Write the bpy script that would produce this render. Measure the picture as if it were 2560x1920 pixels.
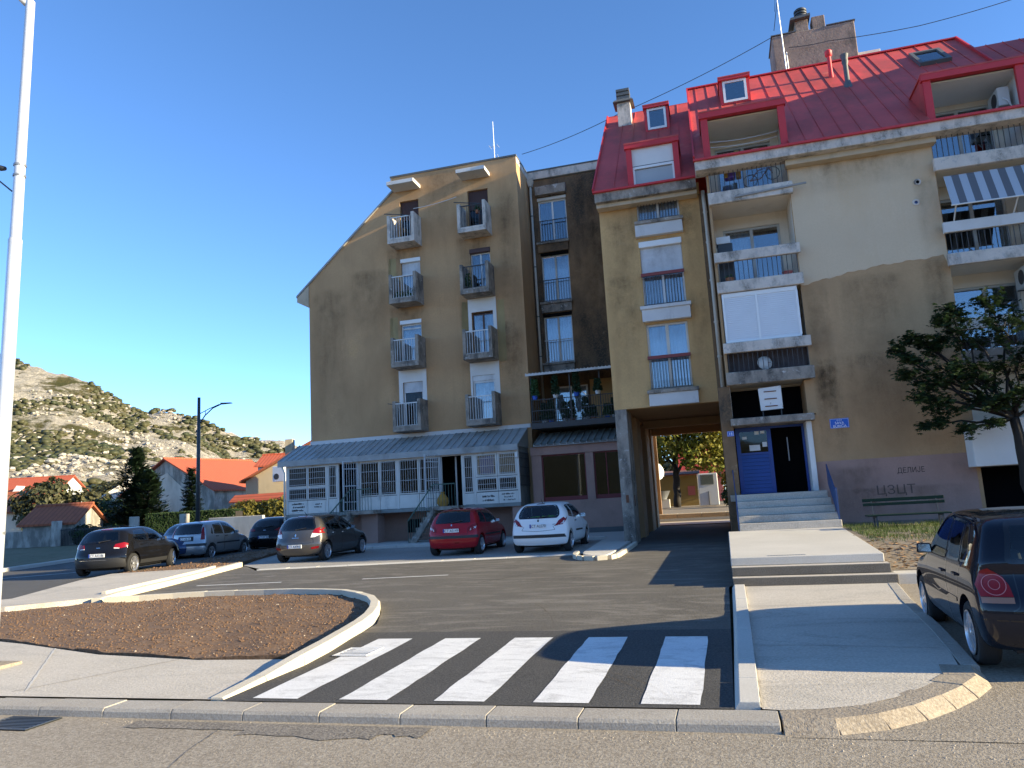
import bpy, bmesh, math, random
import numpy as np
from mathutils import Vector, Matrix
from mathutils.geometry import delaunay_2d_cdt, tessellate_polygon
R = math.radians
random.seed(7)
for o in list(bpy.data.objects): bpy.data.objects.remove(o)
sc = bpy.context.scene
COL = sc.collection

# ---------------------------------------------------------------- camera
YAW, PITCH, ROLL, FPX, CAMH = 0.265135, 0.157536, -0.0555344, 1885.0, 1.78
fwd = Vector((-math.sin(YAW)*math.cos(PITCH), math.cos(YAW)*math.cos(PITCH), math.sin(PITCH)))
rgt = Vector((math.cos(YAW), math.sin(YAW), 0)); upv = rgt.cross(fwd)
r2 = rgt*math.cos(ROLL)+upv*math.sin(ROLL); u2 = -rgt*math.sin(ROLL)+upv*math.cos(ROLL)
cam = bpy.data.cameras.new('camera'); camo = bpy.data.objects.new('camera', cam); COL.objects.link(camo)
camo.matrix_world = Matrix(((r2.x, u2.x, -fwd.x, 0), (r2.y, u2.y, -fwd.y, 0), (r2.z, u2.z, -fwd.z, CAMH), (0, 0, 0, 1)))
cam.sensor_width = 36; cam.lens = FPX*36/2560; cam.clip_start = .05; cam.clip_end = 5000
sc.camera = camo

# ---------------------------------------------------------------- light
SUN_EL, SUN_AZ = 16.0, 3.2          # elevation; degrees the rays turn from -X towards +Y
w = bpy.data.worlds.new('World'); sc.world = w; w.use_nodes = True
wn = w.node_tree.nodes; wl = w.node_tree.links
bg = wn['Background']; sky = wn.new('ShaderNodeTexSky'); sky.sky_type = 'NISHITA'; sky.sun_disc = False
sky.sun_elevation = R(SUN_EL); sky.sun_rotation = R(90+SUN_AZ)
sky.altitude = 1500; sky.air_density = .62; sky.dust_density = 0; sky.ozone_density = 2.4
hs = wn.new('ShaderNodeHueSaturation'); hs.inputs['Saturation'].default_value = 1.1; hs.inputs['Value'].default_value = 1
wl.new(sky.outputs[0], hs.inputs['Color']); wl.new(hs.outputs[0], bg.inputs[0]); bg.inputs[1].default_value = .14
sun = bpy.data.lights.new('sun', 'SUN'); sun.energy = 4.4; sun.angle = R(.53); sun.color = (1, .85, .56)
so = bpy.data.objects.new('sun', sun); COL.objects.link(so)
sd = Vector((-math.cos(R(SUN_EL))*math.cos(R(SUN_AZ)), math.cos(R(SUN_EL))*math.sin(R(SUN_AZ)), -math.sin(R(SUN_EL))))
so.rotation_euler = sd.to_track_quat('-Z', 'Y').to_euler()
sc.view_settings.view_transform = 'Standard'; sc.view_settings.look = 'None'
sc.view_settings.gamma = 1; sc.view_settings.use_curve_mapping = False
sc.view_settings.exposure = 1.65
sc.render.engine = 'CYCLES'
sc.render.resolution_x = 1024; sc.render.resolution_y = 768

# ---------------------------------------------------------------- helpers
SL = .0186
def gz(y): return SL*(min(max(y, 6.4), 60)-6)

class MB:
    def __init__(s): s.v = []; s.f = []; s.m = []
    def add(s, vs, fs, m=0):
        n = len(s.v); s.v += [tuple(p) for p in vs]
        for f in fs: s.f.append(tuple(n+i for i in f)); s.m.append(m)
        return s
    def box(s, x0, x1, y0, y1, z0, z1, m=0):
        v = [(x0,y0,z0),(x1,y0,z0),(x1,y1,z0),(x0,y1,z0),(x0,y0,z1),(x1,y0,z1),(x1,y1,z1),(x0,y1,z1)]
        return s.add(v, [(0,3,2,1),(4,5,6,7),(0,1,5,4),(1,2,6,5),(2,3,7,6),(3,0,4,7)], m)
    def hexa(s, bot, top, m=0):
        return s.add(list(bot)+list(top), [(0,3,2,1),(4,5,6,7),(0,1,5,4),(1,2,6,5),(2,3,7,6),(3,0,4,7)], m)
    def quad(s, a, b, c, d, m=0): return s.add([a,b,c,d], [(0,1,2,3)], m)
    def prism(s, poly, vec, m=0):      # poly: list of 3D points, extruded by vec
        n = len(poly); V = Vector(vec); a = [Vector(p) for p in poly]
        nrm = Vector((0,0,0))
        for i in range(n): nrm += a[i].cross(a[(i+1) % n])
        if nrm.dot(V) > 0: a.reverse()
        b = [p+V for p in a]
        fs = [tuple(range(n)), tuple(range(2*n-1, n-1, -1))]
        for i in range(n): j = (i+1) % n; fs.append((i, n+i, n+j, j))
        return s.add(a+b, fs, m)
    def tube(s, pts, r, n=6, m=0, cap=True):
        pts = [Vector(p) for p in pts]; k = len(pts); rs = r if isinstance(r, (list, tuple)) else [r]*k
        rings = []; ref = None
        for i, p in enumerate(pts):
            t = (pts[min(i+1, k-1)]-pts[max(i-1, 0)]).normalized()
            if ref is None: ref = t.orthogonal().normalized()
            ref = (ref - t*ref.dot(t)).normalized(); b = t.cross(ref)
            rings.append([p+(ref*math.cos(2*math.pi*j/n)+b*math.sin(2*math.pi*j/n))*rs[i] for j in range(n)])
        vs = [q for rg in rings for q in rg]; fs = []
        for i in range(k-1):
            for j in range(n): fs.append((i*n+j, i*n+(j+1) % n, (i+1)*n+(j+1) % n, (i+1)*n+j))
        if cap: fs += [tuple(range(n-1, -1, -1)), tuple(range((k-1)*n, k*n))]
        return s.add(vs, fs, m)
    def bar(s, a, b, w, h=None, m=0, up=(0,0,1)):    # square bar from a to b
        a = Vector(a); b = Vector(b); h = h or w; t = (b-a).normalized(); u = Vector(up)
        if abs(t.dot(u)) > .95: u = Vector((0,1,0))
        x = t.cross(u).normalized(); y = x.cross(t).normalized(); x *= w/2; y *= h/2
        return s.hexa([a-x-y, a+x-y, b+x-y, b-x-y], [a-x+y, a+x+y, b+x+y, b-x+y], m)
    def lathe(s, prof, c, axis=(0,0,1), n=16, m=0):   # prof: (radius, height along axis)
        ax = Vector(axis).normalized(); u = ax.orthogonal().normalized(); v = ax.cross(u); c = Vector(c)
        vs = [c+ax*h+(u*math.cos(2*math.pi*j/n)+v*math.sin(2*math.pi*j/n))*r for r, h in prof for j in range(n)]
        fs = [(i*n+j, i*n+(j+1) % n, (i+1)*n+(j+1) % n, (i+1)*n+j) for i in range(len(prof)-1) for j in range(n)]
        return s.add(vs, fs, m)
    def mesh(s, name, mats, smooth=False, ang=None):
        me = bpy.data.meshes.new(name); me.from_pydata(s.v, [], s.f)
        for k in (mats if isinstance(mats, (list, tuple)) else [mats]): me.materials.append(MT[k])
        if any(s.m): me.polygons.foreach_set('material_index', s.m)
        if smooth:
            me.polygons.foreach_set('use_smooth', [True]*len(me.polygons))
            if ang: me.set_sharp_from_angle(angle=R(ang))
        me.update(); return me
    def build(s, name, mats, parent=None, smooth=False, ang=None, bevel=0, local=False):
        return link(name, s.mesh(name, mats, smooth, ang), parent, bevel, local)

def link(name, me, parent=None, bevel=0, local=False):
    o = bpy.data.objects.new(name, me); COL.objects.link(o)
    if parent is not None:
        o.parent = parent
        if not local and parent.parent is None: o.matrix_parent_inverse = Matrix.Translation(parent.location).inverted()
    if bevel:
        b = o.modifiers.new('bevel', 'BEVEL'); b.width = bevel; b.segments = 2; b.limit_method = 'ANGLE'; b.angle_limit = R(40)
    return o
def tag(o, label, cat, group=None, kind=None):
    if label: o['label'] = label
    if cat: o['category'] = cat
    if group: o['group'] = group
    if kind: o['kind'] = kind
    return o
def struct(o): o['kind'] = 'structure'; return o
def thing(name, label, cat, loc, rz=0, group=None):
    o = bpy.data.objects.new(name, None); COL.objects.link(o); o.location = loc; o.rotation_euler = (0, 0, rz)
    o.empty_display_size = .2
    return tag(o, label, cat, group)

def wall_grid(mb, x0, x1, z0, z1, y0, y1, holes, m=0):
    """vertical wall slab between planes y0 (front) and y1 with rectangular holes (xa,xb,za,zb)"""
    xs = sorted(set([x0, x1]+[min(max(v, x0), x1) for h in holes for v in h[:2]]))
    zs = sorted(set([z0, z1]+[min(max(v, z0), z1) for h in holes for v in h[2:4]]))
    nx, nz = len(xs)-1, len(zs)-1
    def solid(i, k):
        if not (0 <= i < nx and 0 <= k < nz): return False
        cx, cz = (xs[i]+xs[i+1])/2, (zs[k]+zs[k+1])/2
        return not any(h[0] < cx < h[1] and h[2] < cz < h[3] for h in holes)
    for i in range(nx):
        for k in range(nz):
            if not solid(i, k): continue
            a, b, c, d = xs[i], xs[i+1], zs[k], zs[k+1]
            mb.quad((a,y0,c),(b,y0,c),(b,y0,d),(a,y0,d), m); mb.quad((b,y1,c),(a,y1,c),(a,y1,d),(b,y1,d), m)
            if not solid(i-1, k): mb.quad((a,y1,c),(a,y0,c),(a,y0,d),(a,y1,d), m)
            if not solid(i+1, k): mb.quad((b,y0,c),(b,y1,c),(b,y1,d),(b,y0,d), m)
            if not solid(i, k-1): mb.quad((a,y1,c),(b,y1,c),(b,y0,c),(a,y0,c), m)
            if not solid(i, k+1): mb.quad((a,y0,d),(b,y0,d),(b,y1,d),(a,y1,d), m)

def poly_sheet(pts, zf, name, mat, parent=None, step=1.0, thick=0.0):
    """triangulated sheet over an xy polygon, height zf(x,y); optional side skirts of depth thick"""
    P = []
    n = len(pts)
    for i in range(n):
        a, b = Vector(pts[i][:2]), Vector(pts[(i+1) % n][:2]); k = max(1, int((b-a).length/step))
        for j in range(k): P.append(a.lerp(b, j/k))
    nb = len(P); xs = [p.x for p in P]; ys = [p.y for p in P]
    def inside(x, y):
        c = False
        for i in range(nb):
            a, b = P[i], P[(i+1) % nb]
            if (a.y > y) != (b.y > y) and x < (b.x-a.x)*(y-a.y)/(b.y-a.y)+a.x: c = not c
        return c
    ins = []
    y = min(ys)+step*.5
    while y < max(ys):
        x = min(xs)+step*.5
        while x < max(xs):
            if inside(x, y): ins.append(Vector((x, y)))
            x += step
        y += step
    out = delaunay_2d_cdt(P+ins, [(i, (i+1) % nb) for i in range(nb)], [], 1, 1e-5)
    vs, fs = out[0], out[2]
    mb = MB(); mb.add([(p.x, p.y, zf(p.x, p.y)) for p in vs], [tuple(f) for f in fs])
    for i, f in enumerate(mb.f):
        a, b, c = [Vector(mb.v[j]) for j in f[:3]]
        if (b-a).cross(c-a).z < 0: mb.f[i] = tuple(reversed(f))
    if thick:
        for i in range(nb):
            a, b = P[i], P[(i+1) % nb]; za, zb = zf(a.x, a.y), zf(b.x, b.y)
            mb.quad((a.x,a.y,za),(b.x,b.y,zb),(b.x,b.y,zb-thick),(a.x,a.y,za-thick))
    return mb.build(name, mat, parent)

# ---------------------------------------------------------------- materials
MT = {}
def newmat(name):
    m = bpy.data.materials.new(name); m.use_nodes = True; MT[name] = m
    return m, m.node_tree.nodes, m.node_tree.links, m.node_tree.nodes['Principled BSDF']
def noise(N, L, vec, scale, detail=6, rough=.6, stretch=None):
    if stretch is not None:
        mp = N.new('ShaderNodeMapping'); mp.inputs['Scale'].default_value = stretch; L.new(vec, mp.inputs[0]); vec = mp.outputs[0]
    t = N.new('ShaderNodeTexNoise'); t.inputs['Scale'].default_value = scale; t.inputs['Detail'].default_value = detail
    t.inputs['Roughness'].default_value = rough; L.new(vec, t.inputs['Vector']); return t.outputs['Fac']
def ramp(N, L, fac, a, b, ca=(0,0,0,1), cb=(1,1,1,1)):
    r = N.new('ShaderNodeValToRGB'); r.color_ramp.elements[0].position = a; r.color_ramp.elements[1].position = b
    r.color_ramp.elements[0].color = ca; r.color_ramp.elements[1].color = cb; L.new(fac, r.inputs[0]); return r.outputs[0]
def mix(N, L, fac, a, b, mode='MIX'):
    x = N.new('ShaderNodeMix'); x.data_type = 'RGBA'; x.blend_type = mode
    if isinstance(fac, (int, float)): x.inputs[0].default_value = fac
    else: L.new(fac, x.inputs[0])
    for v, i in ((a, 6), (b, 7)):
        if isinstance(v, (tuple, list)): x.inputs[i].default_value = (*v[:3], 1)
        else: L.new(v, x.inputs[i])
    return x.outputs[2]
def wm(name, base, var=.12, scale=1.5, dirt=None, d0=.5, d1=.75, dscale=.8, dstr=(1,1,.35), fine=0, fscale=40, fcol=None,
       rough=.85, bump=.15, bscale=60, metal=0, spec=.5, dirt2=None, e0=.55, e1=.7, escale=3, coat=0, obj=False, streak=None):
    m, N, L, P = newmat(name)
    if obj: vec = N.new('ShaderNodeTexCoord').outputs['Object']
    else: vec = N.new('ShaderNodeNewGeometry').outputs['Position']
    n1 = noise(N, L, vec, scale)
    lo = tuple(c*(1-var) for c in base); hi = tuple(min(1, c*(1+var)) for c in base)
    col = mix(N, L, ramp(N, L, n1, .3, .7), lo, hi)
    if dirt: col = mix(N, L, ramp(N, L, noise(N, L, vec, dscale, 8, .65, dstr), d0, d1), col, dirt)
    if dirt2: col = mix(N, L, ramp(N, L, noise(N, L, vec, escale, 8, .7), e0, e1), col, dirt2)
    if streak:
        a_ = ramp(N, L, noise(N, L, vec, 2.6, 5, .65, (1,1,.07)), .5, .95); b_ = ramp(N, L, noise(N, L, vec, .35, 4, .6), .42, .62)
        col = mix(N, L, mix(N, L, 1.0, a_, b_, 'MULTIPLY'), col, streak)
    if fine: col = mix(N, L, ramp(N, L, noise(N, L, vec, fscale, 3, .7), .45, .75), col, fcol or tuple(c*(1-fine) for c in base))
    L.new(col, P.inputs['Base Color']); P.inputs['Roughness'].default_value = rough; P.inputs['Metallic'].default_value = metal
    P.inputs['Specular IOR Level'].default_value = spec
    if coat: P.inputs['Coat Weight'].default_value = coat; P.inputs['Coat Roughness'].default_value = .04
    if bump:
        b = N.new('ShaderNodeBump'); b.inputs['Strength'].default_value = bump; b.inputs['Distance'].default_value = .02
        L.new(noise(N, L, vec, bscale, 4, .7), b.inputs['Height']); L.new(b.outputs[0], P.inputs['Normal'])
    return m
def pm(name, col, rough=.5, metal=0, spec=.5, emit=None, coat=0, trans=0, alpha=1):
    m, N, L, P = newmat(name); P.inputs['Base Color'].default_value = (*col, 1); P.inputs['Roughness'].default_value = rough
    P.inputs['Metallic'].default_value = metal; P.inputs['Specular IOR Level'].default_value = spec
    if coat: P.inputs['Coat Weight'].default_value = coat; P.inputs['Coat Roughness'].default_value = .03
    if emit: P.inputs['Emission Color'].default_value = (*emit[:3], 1); P.inputs['Emission Strength'].default_value = emit[3]
    return m
def glass(name, tint=(.75,.82,.85), refl=.16, rough=.02, rcol=(1,1,1)):
    m, N, L, P = newmat(name); out = N['Material Output']
    t = N.new('ShaderNodeBsdfTransparent'); t.inputs[0].default_value = (*tint, 1)
    g = N.new('ShaderNodeBsdfGlossy'); g.inputs['Roughness'].default_value = rough; g.inputs[0].default_value = (*rcol, 1)
    fr = N.new('ShaderNodeFresnel'); fr.inputs[0].default_value = 1.5
    ad = N.new('ShaderNodeMath'); ad.operation = 'ADD'; ad.use_clamp = True; ad.inputs[1].default_value = refl; L.new(fr.outputs[0], ad.inputs[0])
    x = N.new('ShaderNodeMixShader'); L.new(ad.outputs[0], x.inputs[0]); L.new(t.outputs[0], x.inputs[1]); L.new(g.outputs[0], x.inputs[2])
    L.new(x.outputs[0], out.inputs[0]); return m

ST_D = (.075,.063,.045)
wm('stucco', (.51,.305,.148), .13, .5, streak=(.31,.175,.083), dirt=(.35,.2,.092), d0=.46, d1=.76, dscale=.45, dstr=(1,1,.45), dirt2=(.58,.335,.135), e0=.6, e1=.8, escale=.5, fine=.12, fscale=14, bump=.12, bscale=90)
wm('stucco_dark', (.25,.145,.07), .25, .6, dirt=(.045,.034,.023), d0=.40, d1=.62, dscale=.6, dstr=(1,1,.5), dirt2=(.42,.30,.18), e0=.64, e1=.74, escale=1.3, fine=.2, fscale=14, bump=.2, bscale=60)
wm('stucco_ochre', (.59,.36,.15), .12, .5, streak=(.42,.24,.1), dirt=(.42,.245,.11), d0=.52, d1=.78, dscale=.5, dstr=(1,1,.4), fine=.12, fscale=14, bump=.12, bscale=90)
wm('stucco_olive', (.47,.29,.145), .13, .5, streak=(.33,.195,.098), dirt=(.34,.2,.1), d0=.5, d1=.72, dscale=.4, dstr=(1,1,.45), fine=.12, fscale=14, bump=.1, bscale=90)
wm('plaster_new', (.64,.485,.32), .06, .6, streak=(.59,.41,.24), dirt=(.6,.42,.245), d0=.5, d1=.75, dscale=.4, dstr=(1,1,.6), fine=.06, fscale=20, bump=.06, bscale=100)
wm('plinth_pink', (.40,.245,.195), .12, 1, dirt=(.19,.13,.10), d0=.55, d1=.8, dscale=.7, dstr=(1,1,.7), fine=.1, fscale=20, bump=.08)
wm('white_patch', (.72,.70,.66), .05, 1.5, dirt=(.5,.47,.42), d0=.6, d1=.85, bump=.05)
wm('concrete', (.32,.275,.225), .25, 2.2, dirt=(.085,.078,.068), d0=.46, d1=.62, dscale=2.2, dstr=(1,1,.5), dirt2=(.62,.60,.56), e0=.58, e1=.68, escale=4.5, fine=.2, fscale=30, bump=.25, bscale=40)
wm('concrete_white', (.62,.54,.46), .14, 2, dirt=(.15,.138,.12), d0=.48, d1=.66, dscale=2.4, dstr=(1,1,.5), dirt2=(.38,.37,.35), e0=.56, e1=.64, escale=6, fine=.1, fscale=30, bump=.18, bscale=40)
wm('concrete_paint', (.60,.59,.57), .06, 2, dirt=(.36,.35,.33), d0=.58, d1=.8, dscale=2, bump=.06)
wm('soffit', (.5,.4,.28), .12, 1.5, dirt=(.2,.17,.12), d0=.55, d1=.75, bump=.1)
wm('loggia_wall', (.78,.69,.56), .06, 1.5, dirt=(.6,.5,.38), d0=.58, d1=.8, bump=.05)
wm('white_wall', (.74,.72,.68), .04, 1.5, dirt=(.55,.52,.46), d0=.62, d1=.85, bump=.04)
wm('red_sheet', (.56,.075,.062), .16, .8, streak=(.30,.07,.05), dirt=(.33,.065,.05), d0=.44, d1=.68, dscale=.9, dstr=(1,.6,.6), dirt2=(.58,.15,.10), e0=.62, e1=.74, escale=1.2, rough=.55, bump=.08, bscale=14, spec=.4)
wm('red_trim', (.56,.03,.035), .08, 1, dirt=(.35,.03,.03), d0=.6, d1=.8, rough=.5, bump=.03)
wm('grey_sheet', (.35,.355,.34), .12, 1.2, dirt=(.14,.14,.122), d0=.52, d1=.74, dscale=1.0, dstr=(1,.4,.6), dirt2=(.42,.44,.44), e0=.6, e1=.75, escale=2, rough=.5, bump=.05, bscale=20, spec=.4)
wm('grey_sheet2', (.22,.235,.22), .12, 1.2, dirt=(.10,.11,.10), d0=.5, d1=.72, dscale=1.2, rough=.6, bump=.05)
wm('shop_paint', (.68,.65,.59), .06, 2, streak=(.4,.39,.36), dirt=(.34,.34,.32), d0=.58, d1=.8, dscale=3, rough=.5, bump=.04)
wm('shop_dark', (.10,.105,.105), .1, 2, rough=.6, bump=.03)
pm('bar_paint', (.52,.53,.53), .5)
pm('bar_dark', (.045,.042,.042), .55)
pm('bar_white', (.68,.68,.66), .5)
pm('bar_green', (.055,.11,.085), .55)
pm('red_rail', (.22,.045,.04), .6)
pm('pvc_white', (.78,.78,.76), .35)
pm('frame_cream', (.62,.58,.50), .5)
pm('frame_grey', (.50,.50,.47), .5)
pm('frame_brown', (.10,.045,.03), .5)
pm('shutter_brown', (.075,.035,.028), .6)
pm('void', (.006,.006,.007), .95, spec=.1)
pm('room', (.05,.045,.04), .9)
wm('shutter_white', (.70,.71,.72), .03, 2, bump=0, rough=.5)
wm('shutter_grey', (.40,.42,.43), .04, 2, bump=0, rough=.5)
wm('curtain', (.80,.80,.82), .1, 3, rough=.9, bump=0)
wm('curtain_dark', (.07,.055,.055), .2, 3, rough=.9, bump=0)
wm('pipe_cream', (.55,.51,.43), .08, 2, dirt=(.33,.29,.22), d0=.55, d1=.75, rough=.55, bump=.03)
wm('blue_door', (.014,.055,.26), .1, 2, rough=.4, bump=.03)
pm('blue_sign', (.01,.10,.50), .35)
pm('sign_white', (.85,.85,.85), .4)
pm('paper', (.72,.72,.70), .8)
pm('black_ink', (.02,.02,.02), .8)
pm('rust', (.16,.06,.03), .8)
wm('white_metal_rusty', (.70,.70,.68), .04, 2, dirt=(.2,.11,.06), d0=.64, d1=.72, dscale=6, dstr=(1,1,1), bump=.03)
glass('pane', (.80,.84,.86), .12, .02, (.9,.95,1))
glass('pane_dark', (.30,.32,.33), .0, .03, (.75,.8,.85))
pm('ac_white', (.60,.60,.57), .5); pm('ac_dark', (.05,.05,.05), .6)
pm('metal_grey', (.32,.33,.34), .45, .6); pm('metal_dark', (.035,.04,.045), .5)
wm('galv', (.62,.64,.66), .08, 3, dirt=(.42,.43,.44), d0=.55, d1=.8, rough=.42, metal=.35, bump=.02)
pm('terracotta', (.38,.15,.07), .8); pm('leaf_pot', (.03,.075,.02), .7); pm('pot_white', (.6,.6,.58), .6)
# ground
def ground_mat(name, base, patch, grain, gsc, crack=None, rough=.9, bump=.4, bscale=220, p0=.4, p1=.7, psc=.5, streak=None, dist=0):
    m, N, L, P = newmat(name); vec = N.new('ShaderNodeNewGeometry').outputs['Position']
    col = mix(N, L, ramp(N, L, noise(N, L, vec, psc, 8, .62), p0, p1), base, patch)
    if streak:
        sf = noise(N, L, vec, streak[0], 6, .7, streak[1]); sf.node.inputs['Distortion'].default_value = dist
        col = mix(N, L, ramp(N, L, sf, streak[2], streak[3]), col, streak[4])
    col = mix(N, L, ramp(N, L, noise(N, L, vec, gsc, 2, .6), .35, .7), mix(N, L, .75, grain[0], col), mix(N, L, grain[2], col, grain[1]))
    if crack:
        v = N.new('ShaderNodeTexVoronoi'); v.feature = 'DISTANCE_TO_EDGE'; v.inputs['Scale'].default_value = crack[0]
        w_ = N.new('ShaderNodeMixRGB'); w_.inputs[0].default_value = .12; L.new(vec, w_.inputs[1])
        t = N.new('ShaderNodeTexNoise'); t.inputs['Scale'].default_value = 1.5; L.new(vec, t.inputs['Vector']); L.new(t.outputs['Color'], w_.inputs[2]); L.new(w_.outputs[0], v.inputs['Vector'])
        col = mix(N, L, ramp(N, L, v.outputs[0], 0, crack[1], (1,1,1,1), (0,0,0,1)), col, crack[2])
    L.new(col, P.inputs['Base Color']); P.inputs['Roughness'].default_value = rough; P.inputs['Specular IOR Level'].default_value = .35
    b = N.new('ShaderNodeBump'); b.inputs['Strength'].default_value = bump; b.inputs['Distance'].default_value = .01
    L.new(noise(N, L, vec, bscale, 3, .7), b.inputs['Height']); L.new(b.outputs[0], P.inputs['Normal']); return m
ground_mat('road_dark', (.12,.104,.085), (.17,.148,.12), ((.07,.06,.05), (.5,.45,.38), .4), 40, bump=.9, bscale=40, psc=2.5)
ground_mat('road_old', (.255,.212,.156), (.34,.288,.218), ((.085,.07,.055), (.50,.45,.37), .42), 34, bump=.9, bscale=40, psc=.35)
ground_mat('asphalt_new', (.048,.046,.043), (.070,.067,.062), ((.02,.02,.02), (.17,.16,.145), .35), 42, bump=.8, bscale=50, psc=.6)
ground_mat('asphalt_dusty', (.078,.07,.058), (.138,.123,.10), ((.026,.024,.022), (.20,.185,.16), .35), 36, bump=.8, bscale=45, psc=.45, p0=.30, p1=.75, streak=(.8, (.45,1.3,1), .5, .66, (.205,.185,.155)), dist=2.6)
ground_mat('asphalt_far', (.07,.066,.06), (.10,.095,.085), ((.04,.04,.04), (.2,.19,.17), .25), 50, bump=.4)
ground_mat('concrete_walk', (.46,.41,.335), (.57,.51,.425), ((.28,.255,.22), (.66,.62,.55), .4), 34, bump=.6, bscale=40, psc=.5, streak=(.7, (.6,1.6,1), .50, .70, (.32,.29,.24)), dist=1.2)
ground_mat('concrete_pale', (.48,.45,.39), (.58,.545,.48), ((.42,.40,.37), (.70,.68,.63), .3), 55, bump=.3, bscale=70, psc=.5)
ground_mat('kerb_cream', (.50,.44,.33), (.57,.515,.41), ((.5,.45,.36), (.78,.74,.65), .3), 60, bump=.3, bscale=60, psc=1.2, streak=(2.5, (1,1,1), .6, .75, (.52,.42,.28)))
ground_mat('kerb_old', (.24,.195,.145), (.36,.30,.225), ((.12,.1,.075), (.5,.44,.35), .4), 40, bump=.9, bscale=30, psc=1.6)
ground_mat('kerb_grey', (.30,.262,.21), (.40,.36,.295), ((.22,.21,.19), (.58,.56,.52), .35), 60, bump=.5, bscale=60, psc=1.1)
ground_mat('step_dark', (.10,.09,.075), (.16,.145,.12), ((.05,.045,.04), (.3,.28,.25), .3), 60, bump=.8, bscale=50, psc=1.5)
ground_mat('soil', (.135,.074,.039), (.19,.11,.06), ((.05,.03,.018), (.30,.21,.14), .4), 16, bump=1, bscale=30, psc=.8, rough=1)
ground_mat('dirt', (.20,.155,.105), (.27,.22,.16), ((.1,.075,.05), (.4,.34,.27), .35), 22, bump=.8, bscale=30, psc=.8, rough=1)
ground_mat('field', (.10,.10,.045), (.17,.14,.08), ((.05,.05,.025), (.22,.2,.12), .35), 3, bump=.6, bscale=8, psc=.1, rough=1)
ground_mat('paving', (.30,.28,.245), (.38,.355,.31), ((.24,.23,.21), (.5,.48,.45), .3), 30, crack=(7, .03, (.2,.19,.17)), bump=.4, bscale=40, psc=.5)
ground_mat('paint_white', (.72,.71,.68), (.64,.63,.61), ((.5,.5,.5), (.84,.84,.82), .4), 55, bump=.4, bscale=70, psc=1.5, streak=(2.4, (.8,1.6,1), .47, .70, (.40,.39,.37)), dist=1.5)

def stainmat(name, col, amt):
    m, N, L, P = newmat(name); out = N['Material Output']; g = N.new('ShaderNodeTexCoord').outputs['Generated']; vec = N.new('ShaderNodeNewGeometry').outputs['Position']
    sp = N.new('ShaderNodeSeparateXYZ'); L.new(g, sp.inputs[0])
    def mth(op, a, b=None, cl=False):
        x = N.new('ShaderNodeMath'); x.operation = op; x.use_clamp = cl
        for i, v in enumerate((a, b)):
            if v is None: continue
            if isinstance(v, (int, float)): x.inputs[i].default_value = v
            else: L.new(v, x.inputs[i])
        return x.outputs[0]
    ex = mth('MULTIPLY', mth('MULTIPLY', sp.outputs[0], mth('SUBTRACT', 1, sp.outputs[0])), 5, True); ez = mth('POWER', sp.outputs[2], .8); top = mth('MULTIPLY', mth('SUBTRACT', 1, sp.outputs[2]), 14, True)
    n1 = ramp(N, L, noise(N, L, vec, 3.0, 6, .65, (1,1,.2)), .25, .8); n2 = ramp(N, L, noise(N, L, vec, 2.2, 8, .75), .3, .7)
    f = mth('MULTIPLY', mth('MULTIPLY', mth('MULTIPLY', ex, ez), mth('MULTIPLY', n1, n2)), amt*2.2, True); f = mth('MULTIPLY', f, top)
    P.inputs['Base Color'].default_value = (*col, 1); P.inputs['Roughness'].default_value = .95; P.inputs['Specular IOR Level'].default_value = .1
    t = N.new('ShaderNodeBsdfTransparent'); x = N.new('ShaderNodeMixShader'); L.new(f, x.inputs[0]); L.new(t.outputs[0], x.inputs[1]); L.new(P.outputs[0], x.inputs[2]); L.new(x.outputs[0], out.inputs[0])
stainmat('stain', (.07,.05,.032), .42); stainmat('stain_soft', (.15,.105,.062), .36)
def stain(par, x0, x1, z0, z1, y, mat='stain'):
    MB().quad((x0,y-.004,z0),(x1,y-.004,z0),(x1,y-.004,z1),(x0,y-.004,z1)).build('stain', mat, par)
# ================================================================ ground
from mathutils import noise as mnoise
def nz(x, y, s=1., o=0): return mnoise.noise(Vector((x*s+o, y*s-o, o)))
def sheet(name, mat, pts, dz, step=1.5, thick=0, parent=None):
    return poly_sheet(pts, lambda x, y: gz(y)+dz, name, mat, parent, step, thick)
mb = MB()      # base sheet: drops to the road level in front, climbs gently to the houses, reaches the horizon
ys = [-400, 5.9, 6.5, 20, 40, 60, 150, 400, 2500]; zs = [-.2, -.2, -.16, gz(20)-.12, gz(40)-.06, gz(60)-.05, 1.0, 1.0, 1.0]
for i in range(len(ys)-1): mb.quad((-2500,ys[i],zs[i]),(2500,ys[i],zs[i]),(2500,ys[i+1],zs[i+1]),(-2500,ys[i+1],zs[i+1]))
struct(mb.build('ground', 'field'))
mb = MB(); mb.quad((-80,-40,-.075),(60,-40,-.075),(60,6.5,-.075),(-80,6.5,-.075)); road = struct(mb.build('road', 'road_old'))
def ribbon(pts, w, zf, jit=.3, seed=1):
    rr = random.Random(seed); m = MB(); pr = None
    P = []
    for a, b in zip(pts, pts[1:]):
        k = max(2, int((Vector(b)-Vector(a)).length/.12))
        for j in range(k): P.append(Vector(a).lerp(Vector(b), j/k))
    P.append(Vector(pts[-1]))
    P = [p+Vector((rr.uniform(-1,1)*w*jit, rr.uniform(-1,1)*w*jit)) for p in P]
    for i in range(len(P)-1):
        t = (P[i+1]-P[i]).normalized(); n = Vector((-t.y, t.x))*w/2*rr.uniform(.6, 1.2)
        q = (P[i]-n, P[i]+n)
        if pr: m.quad((*pr[0], zf(pr[0].y)), (*q[0], zf(q[0].y)), (*q[1], zf(q[1].y)), (*pr[1], zf(pr[1].y)))
        pr = q
    return m
RZ = lambda y: -.070
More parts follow.
